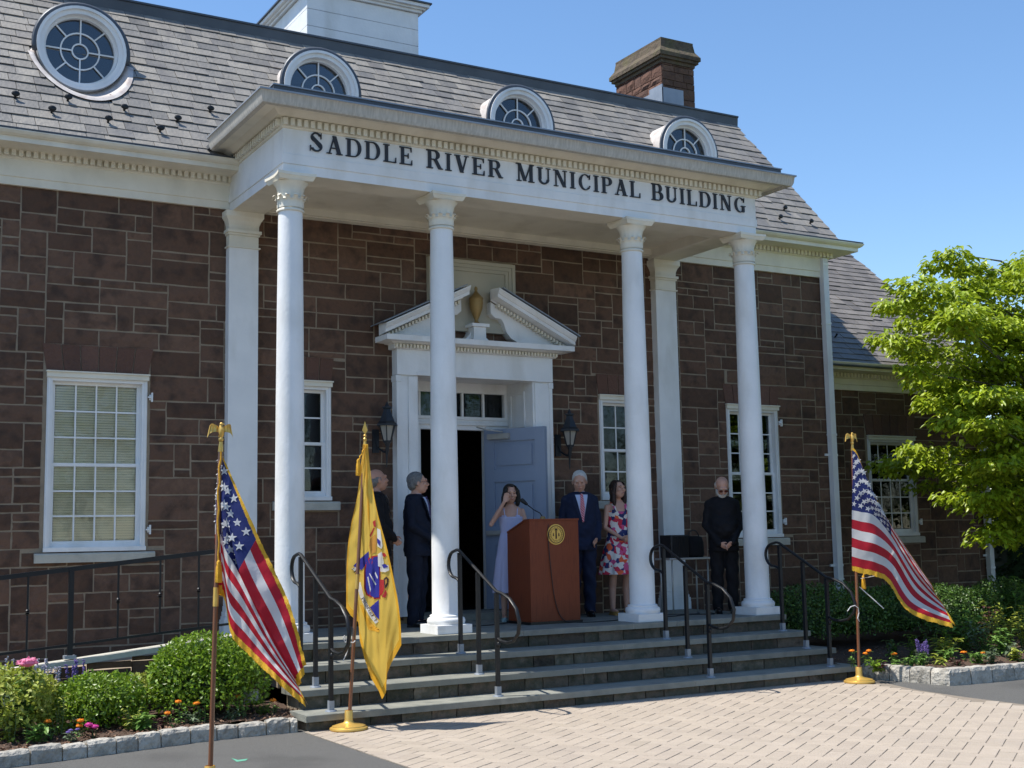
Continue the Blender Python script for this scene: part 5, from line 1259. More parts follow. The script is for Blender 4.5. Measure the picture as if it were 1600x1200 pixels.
def YS_(s, t, o=0):
    x, y, f = ysurf(s, t); return at(x, y, YY-.05+f-o-.36*(x-568)/60*min(1, t*3)*.95)
fy = thing_part('flag', FYG)
g = G(); g.grid(lambda a, b: YS_(.03+.94*a, b*.955), 90, 60); g.build('field', 'buff', fy, smooth='full')
g = G(); g.grid(lambda a, b: YS_(.03+.94*a, .955+.045*b), 90, 3); g.grid(lambda a, b: YS_(.97+.03*a, b), 4, 60); g.grid(lambda a, b: YS_(.03*a, b), 4, 60); g.build('hem', 'buff2', fy, smooth='full')
def inv(px_, py_2):
    s, t = .5, .7
    for _ in range(40):
        x, y, _f = ysurf(s, t); t += (py_2-y)/420; s += (px_-x)/90; s = min(max(s, .02), .98); t = min(max(t, .02), .99)
    return s, t
def patch(name, m, pts, off, n=5):
    """convex-ish pixel polygon laid on the cloth"""
    g = G(); cx = sum(p[0] for p in pts)/len(pts); cy = sum(p[1] for p in pts)/len(pts); P = []
    m_ = len(pts)
    sub = []
    for i in range(m_):
        a, b = pts[i], pts[(i+1) % m_]
        for k in range(3): sub.append((a[0]+(b[0]-a[0])*k/3, a[1]+(b[1]-a[1])*k/3))
    vs = []; N = len(sub)
    for ring in range(n+1):
        for q in sub:
            f = ring/n; x, y = cx+(q[0]-cx)*f, cy+(q[1]-cy)*f; s, t = inv(x, y); vs.append(YS_(s, t, off))
    g.add(vs, [(r*N+i, r*N+(i+1) % N, (r+1)*N+(i+1) % N, (r+1)*N+i) for r in range(n) for i in range(N)]); return g.build(name, m, fy, smooth='full')
def Z4(L): return [(520+x/3.533, 760+y/3.533) for x, y in L]
patch('emblem_shield_border', 'ered', Z4([(182, 405), (215, 385), (262, 378), (262, 620), (228, 622), (185, 600), (172, 560), (172, 470)]), .004)
patch('emblem_shield', 'eblue', Z4([(188, 412), (218, 392), (256, 385), (256, 612), (228, 614), (192, 593), (180, 558), (180, 472)]), .007)
patch('emblem_plough', 'ewhite', Z4([(190, 500), (196, 498), (212, 575), (206, 582)]), .010); patch('emblem_plough', 'ewhite', Z4([(200, 480), (206, 482), (240, 540), (234, 546)]), .010); patch('emblem_plough', 'ewhite', Z4([(235, 470), (248, 500), (246, 512), (232, 482)]), .010)
patch('emblem_robe', 'eblue', Z4([(198, 358), (200, 410), (160, 462), (112, 440), (150, 400)]), .005)
patch('emblem_robe', 'eblue', Z4([(205, 668), (254, 625), (256, 735), (240, 720)]), .005)
patch('emblem_robe', 'eskin', Z4([(205, 290), (235, 262), (243, 300), (238, 365), (212, 372), (200, 330)]), .004)
patch('emblem_cap', 'ered', Z4([(220, 195), (236, 185), (238, 225), (226, 222)]), .005)
patch('emblem_line', 'ered', Z4([(203, 270), (226, 226), (231, 230), (210, 282)]), .005)
patch('emblem_helmet', 'ewhite', Z4([(244, 230), (262, 240), (275, 330), (268, 345), (246, 330)]), .006)
patch('emblem_crest', 'ewhite', Z4([(248, 375), (270, 360), (282, 420), (272, 450), (250, 440)]), .009)
patch('emblem_crest', 'ered', Z4([(262, 372), (284, 366), (296, 380), (286, 392)]), .008)
patch('emblem_mantle', 'ewhite', Z4([(262, 448), (306, 432), (312, 462), (290, 474), (262, 470)]), .008)
patch('emblem_mantle', 'eblue', Z4([(270, 432), (290, 428), (306, 444), (280, 452)]), .011); patch('emblem_mantle', 'eblue', Z4([(244, 285), (262, 300), (260, 330), (246, 312)]), .010)
patch('emblem_drapery', 'ered', Z4([(258, 515), (282, 515), (284, 570), (270, 600), (256, 602)]), .007)
patch('emblem_horn', 'ebrown', Z4([(280, 510), (296, 498), (310, 512), (304, 545), (290, 565), (284, 545)]), .006); patch('emblem_horn', 'eskin', Z4([(288, 516), (297, 510), (300, 530), (290, 545)]), .009)
patch('emblem_horn', 'ered', Z4([(270, 610), (292, 570), (299, 590), (292, 615)]), .006)
patch('emblem_outline', 'buff2', Z4([(150, 655), (163, 655), (205, 775), (258, 792), (256, 806), (196, 790)]), .003)
patch('emblem_banner', 'ewhite', Z4([(104, 452), (126, 445), (150, 478), (140, 488)]), .005)
bpts = [(142, 530), (158, 600), (185, 660), (212, 712), (244, 752)]
for i in range(4):
    a, b = bpts[i], bpts[i+1]; dx, dy = b[0]-a[0], b[1]-a[1]; l = hypot(dx, dy); nx_2, ny_2 = -dy/l*11, dx/l*11
    patch('emblem_banner', 'ewhite', Z4([(a[0]-nx_2, a[1]-ny_2), (b[0]-nx_2, b[1]-ny_2), (b[0]+nx_2, b[1]+ny_2), (a[0]+nx_2, a[1]+ny_2)]), .005+.0005*i, 2)
def tiny(word, a, b, h, off):
    g = G(); n = len(word); dx, dy = (b[0]-a[0])/n, (b[1]-a[1])/n; l = hypot(dx, dy); ux, uy = dx/l, dy/l; vx, vy = uy, -ux
    k = 0
    for i, c in enumerate(word):
        if c == ' ': continue
        polys, w = letter(c) if c in 'IADLERPBVMNUCGS' else ({'T': [[(.25, 0), (.42, 0), (.42, 1), (.25, 1)], [(.02, .9), (.65, .9), (.65, 1), (.02, 1)]], 'O': letter('C')[0]+[[(.7, .3), (.84, .3), (.84, .7), (.7, .7)]], 'Y': [[(.25, 0), (.42, 0), (.42, .5), (.25, .5)], [(.02, 1), (.2, 1), (.42, .5), (.25, .5)], [(.5, 1), (.65, 1), (.42, .5), (.27, .5)]]}[c], .7)
        for q in polys:
            k += 1; P = []
            for (u, v) in q:
                uu = (u/w*.9)*l; vv = (v-.5)*h; s, t = inv(a[0]+dx*i+ux*uu+vx*vv, a[1]+dy*i+uy*uu+vy*vv); P.append(YS_(s, t, off+.0001*(k % 9)))
            g.add(P, [tuple(range(len(P)))])
    g.build('emblem_lettering', 'ebrown', fy)
tiny('LIB', (551, 888), (559, 898), 5.0, .0075); tiny('PROSPERITY', (566, 934), (588, 971), 5.2, .0095)
tassel(FYG, [(py_.x-.02, YY-.05, py_.z-.02), tuple(at(562, 715, YY-.06)), tuple(at(560, 722, YY-.06))], 0)
g = G(); q = [at(x, y, YY-.03) for x, y in ((536, 1033), (541, 1022), (545, 1009), (538, 993), (536, 996), (539, 1003), (552, 1004), (555, 1001))]; g.tube(q, .005, 6); g.build('tie_string', 'fwhite', FYG)
# ------------------------------------------------------------------ people
def remesh(g, vox, sm, name):
    me = bpy.data.meshes.new(name); me.from_pydata(g.v, [], g.f); me.update(); o = bpy.data.objects.new(name, me); COL.objects.link(o)
    m = o.modifiers.new('r', 'REMESH'); m.mode = 'VOXEL'; m.voxel_size = vox
    if sm: m2 = o.modifiers.new('s', 'SMOOTH'); m2.iterations = sm; m2.factor = .5
    dg = bpy.context.evaluated_depsgraph_get(); dg.update(); ev = o.evaluated_get(dg); nm = bpy.data.meshes.new_from_object(ev)
    r = G(); r.v = [tuple(v.co) for v in nm.vertices]; r.f = [tuple(p.vertices) for p in nm.polygons]
    bpy.data.objects.remove(o); bpy.data.meshes.remove(me); bpy.data.meshes.remove(nm); return r
def limb(g, pts, rs, n=14):
    P = [Vector(p) for p in pts]; out = []; ro = []
    for i in range(len(P)-1):
        for k in range(4):
            t = k/4; out.append(P[i].lerp(P[i+1], t)); ro.append(rs[i]+(rs[i+1]-rs[i])*t)
    out.append(P[-1]); ro.append(rs[-1]); g.tube(out, ro, n)
    for p, r in zip(P, rs): g.ell(p, r*.98, r*.98, r*.98, 12, 8)
def hand(g, w, d, side, up=None, curl=.5, s=1.0):
    """w wrist, d direction along the palm, side: direction of the thumb"""
    w = Vector(w); d = Vector(d).normalized(); sd_ = Vector(side); sd_ = (sd_-d*sd_.dot(d)).normalized(); pn = d.cross(sd_).normalized()
    def P(a, b, c): return w+(d*a+sd_*b+pn*c)*s
    for a, r1, r2 in ((.0, .026, .017), (.03, .034, .015), (.06, .040, .014), (.085, .038, .013)):
        pass
    vs = []; n = 12; rings = ((.0, .024, .018), (.03, .033, .016), (.06, .040, .014), (.088, .038, .012))
    for a, r1, r2 in rings:
        for k in range(n): t = 2*pi*k/n; vs.append(P(a, r1*cos(t), r2*sin(t)))
    g.add(vs, [(j*n+i, j*n+(i+1) % n, (j+1)*n+(i+1) % n, (j+1)*n+i) for j in range(3) for i in range(n)]+[tuple(range(n))[::-1], tuple(3*n+i for i in range(n))])
    for k, (b, L) in enumerate(((.028, .070), (.010, .078), (-.009, .074), (-.027, .058))):
        pts = [P(.075, b, 0)]; a, c = .075, 0; th = 0
        for seg, f in enumerate((.42, .33, .25)):
            th += curl*(.6, .8, .6)[seg]; a += L*f*cos(th); c -= L*f*sin(th); pts.append(P(a, b*(1.08+.04*seg), c))
        g.tube([P(.055, b, 0)]+pts, [.0095, .0095, .009, .0085, .007], 8)
    g.tube([P(.012, .022, -.002), P(.035, .045, -.008), P(.062, .056, -.018), P(.082, .052, -.028)], [.013, .012, .010, .008], 8)
def head(g, c, tilt, turn, s=1.0, fem=False):
    """head meshes in head space (face towards -y) transformed by turn and nod"""
    m = Matrix.Translation(c) @ Matrix.Rotation(turn, 4, 'Z') @ Matrix.Rotation(tilt, 4, 'X'); h = G()
    h.ell((0, .012, .035), .076, .094, .085, 20, 14); h.ell((0, -.018, -.03), .064, .072, .078, 18, 12); h.ell((0, -.040, -.075), .040 if not fem else .034, .042, .032, 14, 10)
    h.ell((0, -.085, .032), .055, .018, .018, 12, 8)
    h.tube([(0, -.088, .025), (0, -.102, .0), (0, -.113, -.022), (0, -.100, -.032)], [.008, .010, .014, .009], 8); h.ell((-.012, -.099, -.027), .009, .009, .007, 8, 6); h.ell((.012, -.099, -.027), .009, .009, .007, 8, 6)
    for s_ in (-1, 1):
        h.ell((s_*.078, .008, .0), .010, .020, .032, 10, 8); h.ell((s_*.040, -.070, -.015), .024, .022, .022, 10, 8)
        h.ell((s_*.029, -.083, .010), .016, .010, .010, 10, 6)
    h.ell((0, -.091, -.052), .024, .010, .009, 10, 6); h.ell((0, -.089, -.063), .020, .010, .008, 10, 6)
    h.v = [tuple(v_*s for v_ in p) for p in h.v]
    h.xf(m); g.merge(h); return m
def face_bits(t, m, s, T, glasses=None, brow='hgrey'):
    e = G()
    for s_ in (-1, 1): e.ell((s_*.029*s, -.0905*s, .010*s), .0105*s, .005*s, .0048*s, 10, 6)
    e.xf(T @ m).build('eyes', 'eye', t, smooth='full')
    l = G(); l.ell((0, -.0995*s, -.0555*s), .021*s, .004*s, .0055*s, 10, 6); l.xf(T @ m).build('lips', 'lips', t, smooth='full')
    b = G()
    for s_ in (-1, 1): b.tube([(s_*.046*s, -.088*s, .026*s), (s_*.030*s, -.0985*s, .032*s), (s_*.012*s, -.0985*s, .028*s)], [.003, .0045, .003], 6)
    b.xf(T @ m).build('eyebrows', brow, t, smooth='full')
    if glasses:
        q = G()
        for s_ in (-1, 1):
            cx = s_*.032*s; q.tube([(cx+.022*s*cos(2*pi*k/14), -.104*s, (.006+.017*sin(2*pi*k/14))*s) for k in range(15)], .0017, 5); q.tube([(s_*.055*s, -.102*s, .012*s), (s_*.078*s, -.05*s, .012*s), (s_*.082*s, .01*s, .010*s)], .0018, 5)
        q.tube([(-.012*s, -.105*s, .010*s), (.012*s, -.105*s, .010*s)], .0018, 5); q.xf(T @ m).build('spectacles', 'shoe', t)
        if glasses == 'sun':
            q = G()
            for s_ in (-1, 1): q.ell((s_*.032*s, -.1035*s, .006*s), .021*s, .003, .016*s, 14, 6)
            q.xf(T @ m).build('sunglass_lenses', 'lensd', t, smooth='full')
def hair_cap(t, m, s, T, mt, style):
    h = G()
    if style == 'short':
        h.ell((0, .020, .045), .082, .096, .085, 20, 14); h.ell((0, .060, -.005), .070, .050, .065, 16, 10)
        for k in (-1, 1): h.ell((k*.070, .012, .02), .014, .045, .045, 10, 8)
        cutm = lambda p: p[1] > -.062+.55*max(0, .085-p[2])
    if style == 'bald':
        h.ell((0, .060, .0), .076, .052, .062, 18, 12)
        for k in (-1, 1): h.ell((k*.072, .020, .012), .012, .045, .036, 10, 8)
        cutm = lambda p: p[2] < .075
    if style == 'long':
        h.ell((0, .022, .045), .086, .100, .088, 20, 14); h.ell((0, .060, -.03), .085, .055, .11, 16, 10); h.ell((0, .062, -.12), .095, .05, .11, 16, 10)
        for k in (-1, 1): h.tube([(k*.045, -.055, .09), (k*.080, -.035, .03), (k*.088, -.010, -.05), (k*.088, .0, -.13), (k*.078, .01, -.20)], [.018, .026, .030, .030, .016], 10)
        cutm = lambda p: p[1] > -.060+.4*max(0, .09-p[2]) or abs(p[0]) > .055
    if style == 'bob':
        h.ell((0, .020, .045), .088, .100, .088, 20, 14); h.ell((0, .050, -.03), .092, .062, .10, 16, 10)
        for k in (-1, 1): h.tube([(k*.035, -.072, .10), (k*.076, -.048, .04), (k*.092, -.025, -.04), (k*.088, -.01, -.115), (k*.08, .0, -.15)], [.018, .028, .032, .030, .014], 10)
        cutm = lambda p: p[1] > -.066+.4*max(0, .09-p[2]) or abs(p[0]) > .05
    r = remesh(h, .008, 2, 'hair_tmp')
    keep = [cutm(p) for p in r.v]
    r.f = [f for f in r.f if all(keep[i] for i in f)]
    used = sorted({i for f in r.f for i in f}); mp = {i: k for k, i in enumerate(used)}; r.v = [r.v[i] for i in used]; r.f = [tuple(mp[i] for i in f) for f in r.f]
    nzr = random.Random(3); r.v = [tuple(p[k]*s+nzr.uniform(-.0035, .0035) for k in range(3)) for p in r.v]
    r.xf(T @ m).build('hair', mt, t, smooth='full')
def torso_rings(male, belly=0, bow=0):
    # z, half width, half depth, y offset
    if male: return [(.86, .150, .105, .0), (.95, .172, .118, .0), (1.05, .165+belly*.3, .115+belly, -belly*.6), (1.15, .168+belly*.2, .118+belly*.9, -belly*.6), (1.27, .174, .118+belly*.3, 0), (1.38, .178, .113, .0), (1.45, .165, .095, .005), (1.495, .12, .075, .012), (1.52, .068, .062, .012)]
    return [(.86, .150, .105, .0), (.93, .172, .112, .0), (1.02, .150, .098, .0), (1.12, .125, .085, .0), (1.24, .140, .098, -.006), (1.31, .145, .105, -.012), (1.38, .142, .09, .0), (1.43, .128, .07, .008), (1.465, .08, .055, .012), (1.49, .05, .052, .012)]
def person(label, X, Y, rz, H, male, arms, headc, cloth, legs=None, belly=0, group=None, z=FL):
    s = H/1.78; t = thing('person', label, 'person', (X, Y, z), group); T = Matrix.Translation((X, Y, z)) @ Matrix.Rotation(rz, 4, 'Z') @ Matrix.Scale(s, 4)
    rings = torso_rings(male, belly); body = G()
    body.loft([((0, yo, zz), a*.93, b*.9) for zz, a, b, yo in rings], 24)
    sh = .168 if male else .145; shz = 1.44 if male else 1.405
    hc = Vector(headc['c']); limb(body, [(0, .015, 1.45), (hc.x*.8, hc.y*.6+.01, hc.z-.085)], [.062 if male else .048, .056 if male else .045])
    HS = 1.10 if male else 1.04; hm = head(body, hc, headc.get('nod', 0), headc.get('turn', 0), HS, not male)
    lg = legs or [((-.09, 0, .92), (-.095, -.01, .50), (-.10, .02, .09)), ((.09, 0, .92), (.095, -.01, .50), (.10, .02, .09))]
    lr = (.082, .056, .040) if male else (.080, .050, .034)
    for (a, b, c) in lg:
        mid = (Vector(b)+Vector(c))/2+Vector((0, .018, .05)); limb(body, [a, b, mid, c], [lr[0], lr[1], lr[1]*.98, lr[2]])
        body.ell(Vector(c)+Vector((0, -.05, -.045)), .038, .10, .036, 12, 8); body.ell(Vector(c)+Vector((0, .02, -.04)), .034, .04, .042, 12, 8)
    ar = (.046, .038, .025) if male else (.038, .031, .021)
    for sg, A in zip((-1, 1), arms):
        S0 = Vector((sg*(sh), .01, shz-.02)); limb(body, [S0, A['e'], A['w']], list(ar)); hand(body, A['w'], A['d'], A['t'], curl=A.get('curl', .5), s=.95 if male else .84)
    b = remesh(body, .0068, 2, 'body_tmp'); b.xf(T).build('body', cloth['skin'], t, smooth='full')
    face_bits(t, hm, HS, T, cloth.get('glasses'), cloth['hair'][0]); hair_cap(t, hm, HS, T, *cloth['hair'])
    def surf_y(x, zz, off, extra=0):
        for i in range(len(rings)-1):
            if rings[i][0] <= zz <= rings[i+1][0]:
                f = (zz-rings[i][0])/(rings[i+1][0]-rings[i][0]); a = rings[i][1]+(rings[i+1][1]-rings[i][1])*f+extra; bb = rings[i][2]+(rings[i+1][2]-rings[i][2])*f+extra; yo = rings[i][3]+(rings[i+1][3]-rings[i][3])*f
                return yo-bb*sqrt(max(0, 1-(x/a)**2))-off
        return -.05-off
    def front(poly, off, m, name, n=10):
        # fan patch that follows the chest
        g = G(); (xl0, xr0, z0), (xl1, xr1, z1) = poly
        def fn(u, v): xx = (xl0+(xl1-xl0)*v)*(1-u)+(xr0+(xr1-xr0)*v)*u; zz = z0+(z1-z0)*v; return (xx, surf_y(xx, zz, off, .022), zz)
        g.grid(fn, 6, n); g.xf(T).build(name, m, t, smooth='full')
    if male:
        j = G(); lo = cloth.get('hem', .80)
        rj = [(lo, .192, .135+belly*.6, -belly*.4), (lo+.06, .195, .138+belly*.8, -belly*.5)]+[(zz, a+.020, bb+.020, yo) for zz, a, bb, yo in rings[1:-1]]+[(1.515, .075, .07, .014)]
        j.loft([((0, yo, zz), a, bb) for zz, a, bb, yo in rj], 28)
        for sg, A in zip((-1, 1), arms):
            S0 = Vector((sg*sh, .01, shz-.025)); w = Vector(A['e']).lerp(Vector(A['w']), .97); limb(j, [(sg*.10, .01, shz-.005), S0, A['e'], w], [.062, .062, .053, .042])
        rr_ = remesh(j, .010, 3, 'jacket_tmp')
        # soft wrinkles
        rr_.v = [(p[0]*(1+.016*sin(p[2]*41+p[0]*29)), p[1]*(1+.030*sin(p[2]*33-p[0]*37)+.015*sin(p[2]*71+p[0]*50)), p[2]) for p in rr_.v]
        rr_.xf(T).build(cloth.get('jn', 'jacket'), cloth['jacket'], t, smooth='full')
        p = G(); p.loft([((0, 0, .80), .165, .115), ((0, 0, .90), .172, .12), ((0, 0, 1.0), .165, .115)], 24)
        for (a, b_, c) in lg: limb(p, [Vector(a)+Vector((0, 0, -.02)), b_, Vector(c)+Vector((0, .0, -.02))], [.105, .084, .068])
        pr_ = remesh(p, .010, 3, 'trousers_tmp'); pr_.v = [(q[0]+.006*sin(q[2]*37+q[1]*20), q[1]+.007*sin(q[2]*29+q[0]*40), q[2]) for q in pr_.v]; pr_.xf(T).build('trousers', cloth['trousers'], t, smooth='full')
        if cloth.get('shirt'):
            front(((-.006, .006, 1.14), (-.080, .080, 1.475)), .018, cloth['shirt'], 'shirt_front')
            c = G(); c.loft([((0, .008, 1.478), .072, .070), ((0, .004, 1.515), .066, .064)], 20); c.xf(T).build('collar', cloth['shirt'], t, smooth='full')
        if cloth.get('tie'):
            front(((-.008, .008, 1.14), (-.030, .030, 1.30)), .024, cloth['tie'], 'tie'); front(((-.030, .030, 1.30), (-.018, .018, 1.455)), .024, cloth['tie'], 'tie')
            k = G(); k.ell((0, surf_y(0, 1.465, .022, .02), 1.465), .020, .012, .022, 10, 8); k.xf(T).build('tie_knot', cloth['tie'], t, smooth='full')
        if cloth.get('lapel'):
            for sg in (-1, 1):
                g = G()
                def fn(u, v): zz = 1.15+.33*v; xi = sg*(.006+.074*v); xo = sg*(.030+.115*v*(1 if v < .72 else 1-(v-.72)*1.4)); xx = xi+(xo-xi)*u; return (xx, surf_y(xx, zz, .021+.006*u, .022), zz)
                g.grid(fn, 4, 12); g.xf(T).build('lapel', cloth['jacket'], t, smooth='full')
        sh_ = G()
        for (a, b_, c) in lg: c = Vector(c); sh_.ell(c+Vector((0, -.062, -.052)), .046, .125, .040, 14, 9); sh_.ell(c+Vector((0, .025, -.045)), .040, .05, .045, 12, 8); sh_.box(c.x-.040, c.x+.040, c.y-.15, c.y+.06, .0, .016)
        remesh(sh_, .008, 1, 'shoe_tmp').xf(T).build('shoes', 'shoe', t, smooth='full')
    else:
        d = G(); hem = cloth['hem']; top = cloth['top']; fl = cloth['flare']
        rd = []
        for zz, a, bb, yo in rings:
            if zz <= top and zz > .98: rd.append((zz, a+.008, bb+.008, yo))
        w = [(hem, .19+fl, .15+fl*.8, 0), (hem+(.98-hem)*.33, .185+fl*.72, .145+fl*.55, 0), (hem+(.98-hem)*.66, .18+fl*.40, .135+fl*.28, 0), (.95, .165+fl*.08, .115, 0)]
        rd = w+rd+[(top, .146, .098, -.008)]
        def sec(k): zz, a, bb, yo = rd[k]; return zz, a, bb, yo
        n = 72; vs = []
        fr_ = []
        K = 5
        for k in range(len(rd)-1):
            for q in range(K): f = q/K; fr_.append(tuple(rd[k][i]+(rd[k+1][i]-rd[k][i])*f for i in range(4)))
        fr_.append(rd[-1])
        for zz, a, bb, yo in fr_:
            pl = max(0, (.95-zz)/(.95-hem))
            for i in range(n):
                an = 2*pi*i/n; r = 1+.07*pl*sin(an*9+1)+.03*pl*sin(an*17); dz = 0
                if zz >= top-.001 and sin(an) < 0: dz = cloth.get('vneck', 0)*(-1)*max(0, 1-abs(cos(an))*2.2)+.02*(abs(cos(an)) > .35)*(abs(cos(an)) < .8)
                vs.append((a*r*cos(an), yo+bb*r*sin(an), zz+dz))
        m_ = len(fr_); d.add(vs, [(j_*n+i, j_*n+(i+1) % n, (j_+1)*n+(i+1) % n, (j_+1)*n+i) for j_ in range(m_-1) for i in range(n)])
        d.xf(T).build('dress', cloth['dress'], t, smooth='full')
        g = G()
        for sg in (-1, 1): g.tube([(sg*.075, surf_y(sg*.075, top-.01, .012), top-.01), (sg*.085, surf_y(sg*.085, 1.40, .006), 1.40), (sg*.088, .0, 1.448), (sg*.085, .075, 1.40), (sg*.07, .088, top)], cloth['strap'], 6, flat=.3)
        g.xf(T).build('shoulder_straps', cloth['dress'], t, smooth='full')
        sh_ = G()
        for (a, b_, c) in lg:
            c = Vector(c); sh_.ell(c+Vector((0, -.055, -.055)), .040, .11, .032, 14, 9); sh_.ell(c+Vector((0, .02, -.05)), .036, .042, .036, 12, 8); sh_.box(c.x-.038, c.x+.038, c.y-.15, c.y+.055, -.02 if cloth.get('wedge') else 0, .022)
        remesh(sh_, .007, 1, 'shoe_tmp').xf(T).build('shoes', cloth['shoe'], t, smooth='full')
    return t, T
CLASP = lambda z=.90, y=-.19: [dict(e=(-.225, -.02, 1.14), w=(-.075, y, z+.06), d=(.9, -.25, -.45), t=(0, -.6, .8), curl=.55), dict(e=(.225, -.02, 1.14), w=(.085, y-.015, z+.075), d=(-.85, -.25, -.5), t=(0, -.6, .8), curl=.6)]
BACK = [dict(e=(-.225, .06, 1.14), w=(-.13, .16, .93), d=(.8, .3, -.4), t=(0, -.3, 1), curl=.6), dict(e=(.225, .02, 1.14), w=(.19, -.10, .93), d=(-.6, -.3, -.5), t=(0, -.5, .9), curl=.7)]
hd = lambda **k: dict(dict(c=(0, -.02, 1.632)), **k)
# man beside the second column, seen in profile
t2, T2 = person('grey haired person in navy suit, purple tie and glasses standing left of the second column', -1.08, 1.12, R(46), 1.78, True, CLASP(.93, -.21), hd(turn=R(28), nod=R(-6)), dict(skin='skin', hair=('hgrey', 'short'), jacket='suit', trousers='suit', shirt='shirtb', tie='tiep', glasses='clear', lapel=1), belly=.03)
g = G(); g.box(-.03, .03, -.27, -.262, .78, .90); g.xf(T2).build('folded_paper', 'paper', None); 
o = bpy.data.objects['folded_paper']; tag(o, 'folded white paper held by the person in the navy suit', 'paper')
person('balding person in a dark suit looking right, half hidden behind the yellow flag', -1.68, .92, R(75), 1.80, True, CLASP(.93, -.2), hd(turn=R(14), nod=R(-12)), dict(skin='skin2', hair=('hgrey', 'bald'), jacket='blackcloth', trousers='blackcloth', shirt='shirtw'), belly=.03)
person('white haired person in blue suit and red striped tie standing right of the lectern', 1.24, 1.22, R(-22), 1.82, True, BACK, hd(turn=R(-12), nod=R(14)), dict(skin='skin', hair=('hwhite', 'short'), jacket='suit2', trousers='suit2', shirt='shirtb', tie='tier', lapel=1), belly=.02)
person('person with white beard and dark glasses, dressed in black with head bowed', 2.86, .42, R(-32), 1.72, True, CLASP(.83, -.2), hd(c=(0, -.055, 1.63), nod=R(34), turn=R(4)), dict(skin='skin', hair=('hwhite', 'bald'), jacket='blackcloth', trousers='blackcloth', glasses='sun'), belly=.05)
per5 = [o for o in bpy.data.objects if o.get('label', '').startswith('person with white beard')][0]
Tm = Matrix.Translation((2.86, .42, FL)) @ Matrix.Rotation(R(-32), 4, 'Z') @ Matrix.Scale(1.72/1.78, 4) @ Matrix.Translation((0, -.055, 1.63)) @ Matrix.Rotation(R(4), 4, 'Z') @ Matrix.Rotation(R(34), 4, 'X')
g = G(); g.ell((0, -.048, -.080), .050, .050, .040, 16, 10); g.ell((-.048, -.02, -.05), .024, .045, .045, 12, 8); g.ell((.048, -.02, -.05), .024, .045, .045, 12, 8); g.tube([(-.03, -.098, -.062), (0, -.108, -.044), (.03, -.098, -.062)], [.006, .009, .006], 8)
b_ = remesh(g, .006, 1, 'beard_tmp'); b_.xf(Tm @ Matrix.Scale(1.1, 4)).build('beard', 'hwhite', per5, smooth='full')
wom = [dict(e=(-.255, -.10, 1.22), w=(-.085, -.175, 1.50), d=(.35, .10, .93), t=(.9, -.1, -.2), curl=.22), dict(e=(.215, -.03, 1.13), w=(.20, -.25, 1.06), d=(-.1, -.95, -.1), t=(-.9, 0, .3), curl=.5)]
person('dark haired person in a lilac sundress at the lectern, one hand raised to the forehead', .19, 1.14, R(-28), 1.68, False, wom, hd(c=(0, -.025, 1.60), turn=R(12), nod=R(2)), dict(skin='skin', hair=('hblack', 'bob'), dress='lilac', hem=.36, top=1.315, flare=.06, strap=.008, shoe='teal', vneck=.05))
wc = [dict(e=(-.20, -.03, 1.12), w=(-.04, -.19, .98), d=(.85, -.3, -.3), t=(0, -.4, .9), curl=.5), dict(e=(.20, -.03, 1.12), w=(.05, -.20, .99), d=(-.85, -.3, -.35), t=(0, -.4, .9), curl=.6)]
person('long haired person in a bright floral dress and mustard shoes left of the third column', 1.80, 1.20, R(-10), 1.74, False, wc, hd(c=(0, -.02, 1.605), turn=R(16), nod=R(-10)), dict(skin='skin', hair=('hbrown', 'long'), dress='floral', hem=.52, top=1.33, flare=.085, strap=.022, shoe='mustard', vneck=.04, wedge=1))
# ------------------------------------------------------------------ plants
def leaf(g, c, L, w, d, n, fold=.25, droop=.2):
    d = d.normalized(); s_ = d.cross(n)
    if s_.length < 1e-3: return
    s_.normalize(); n = s_.cross(d); b = len(g.v)
    tip = c+d*L-n*(droop*L)
    g.v += [tuple(c), tuple(c+d*L*.35+s_*w*.5+n*fold*w), tuple(c+d*L*.4), tuple(c+d*L*.35-s_*w*.5+n*fold*w), tuple(c+d*L*.75+s_*w*.36+n*(fold*w*.6-droop*L*.5)), tuple(c+d*L*.75-s_*w*.36+n*(fold*w*.6-droop*L*.5)), tuple(tip)]
    g.f += [(b, b+2, b+1), (b, b+3, b+2), (b+1, b+2, b+6, b+4), (b+2, b+3, b+5, b+6)]
def sleaf(g, c, L, w, d, n):
    s_ = d.cross(n)
    if s_.length < 1e-3: return
    s_.normalize(); b = len(g.v); g.v += [tuple(c), tuple(c+d*L*.5+s_*w*.5), tuple(c+d*L-n*L*.15), tuple(c+d*L*.5-s_*w*.5)]; g.f += [(b, b+1, b+2), (b, b+2, b+3)]
def rv(r): 
    while True:
        v = Vector((r.uniform(-1, 1), r.uniform(-1, 1), r.uniform(-1, 1)))
        if .05 < v.length < 1: return v.normalized()
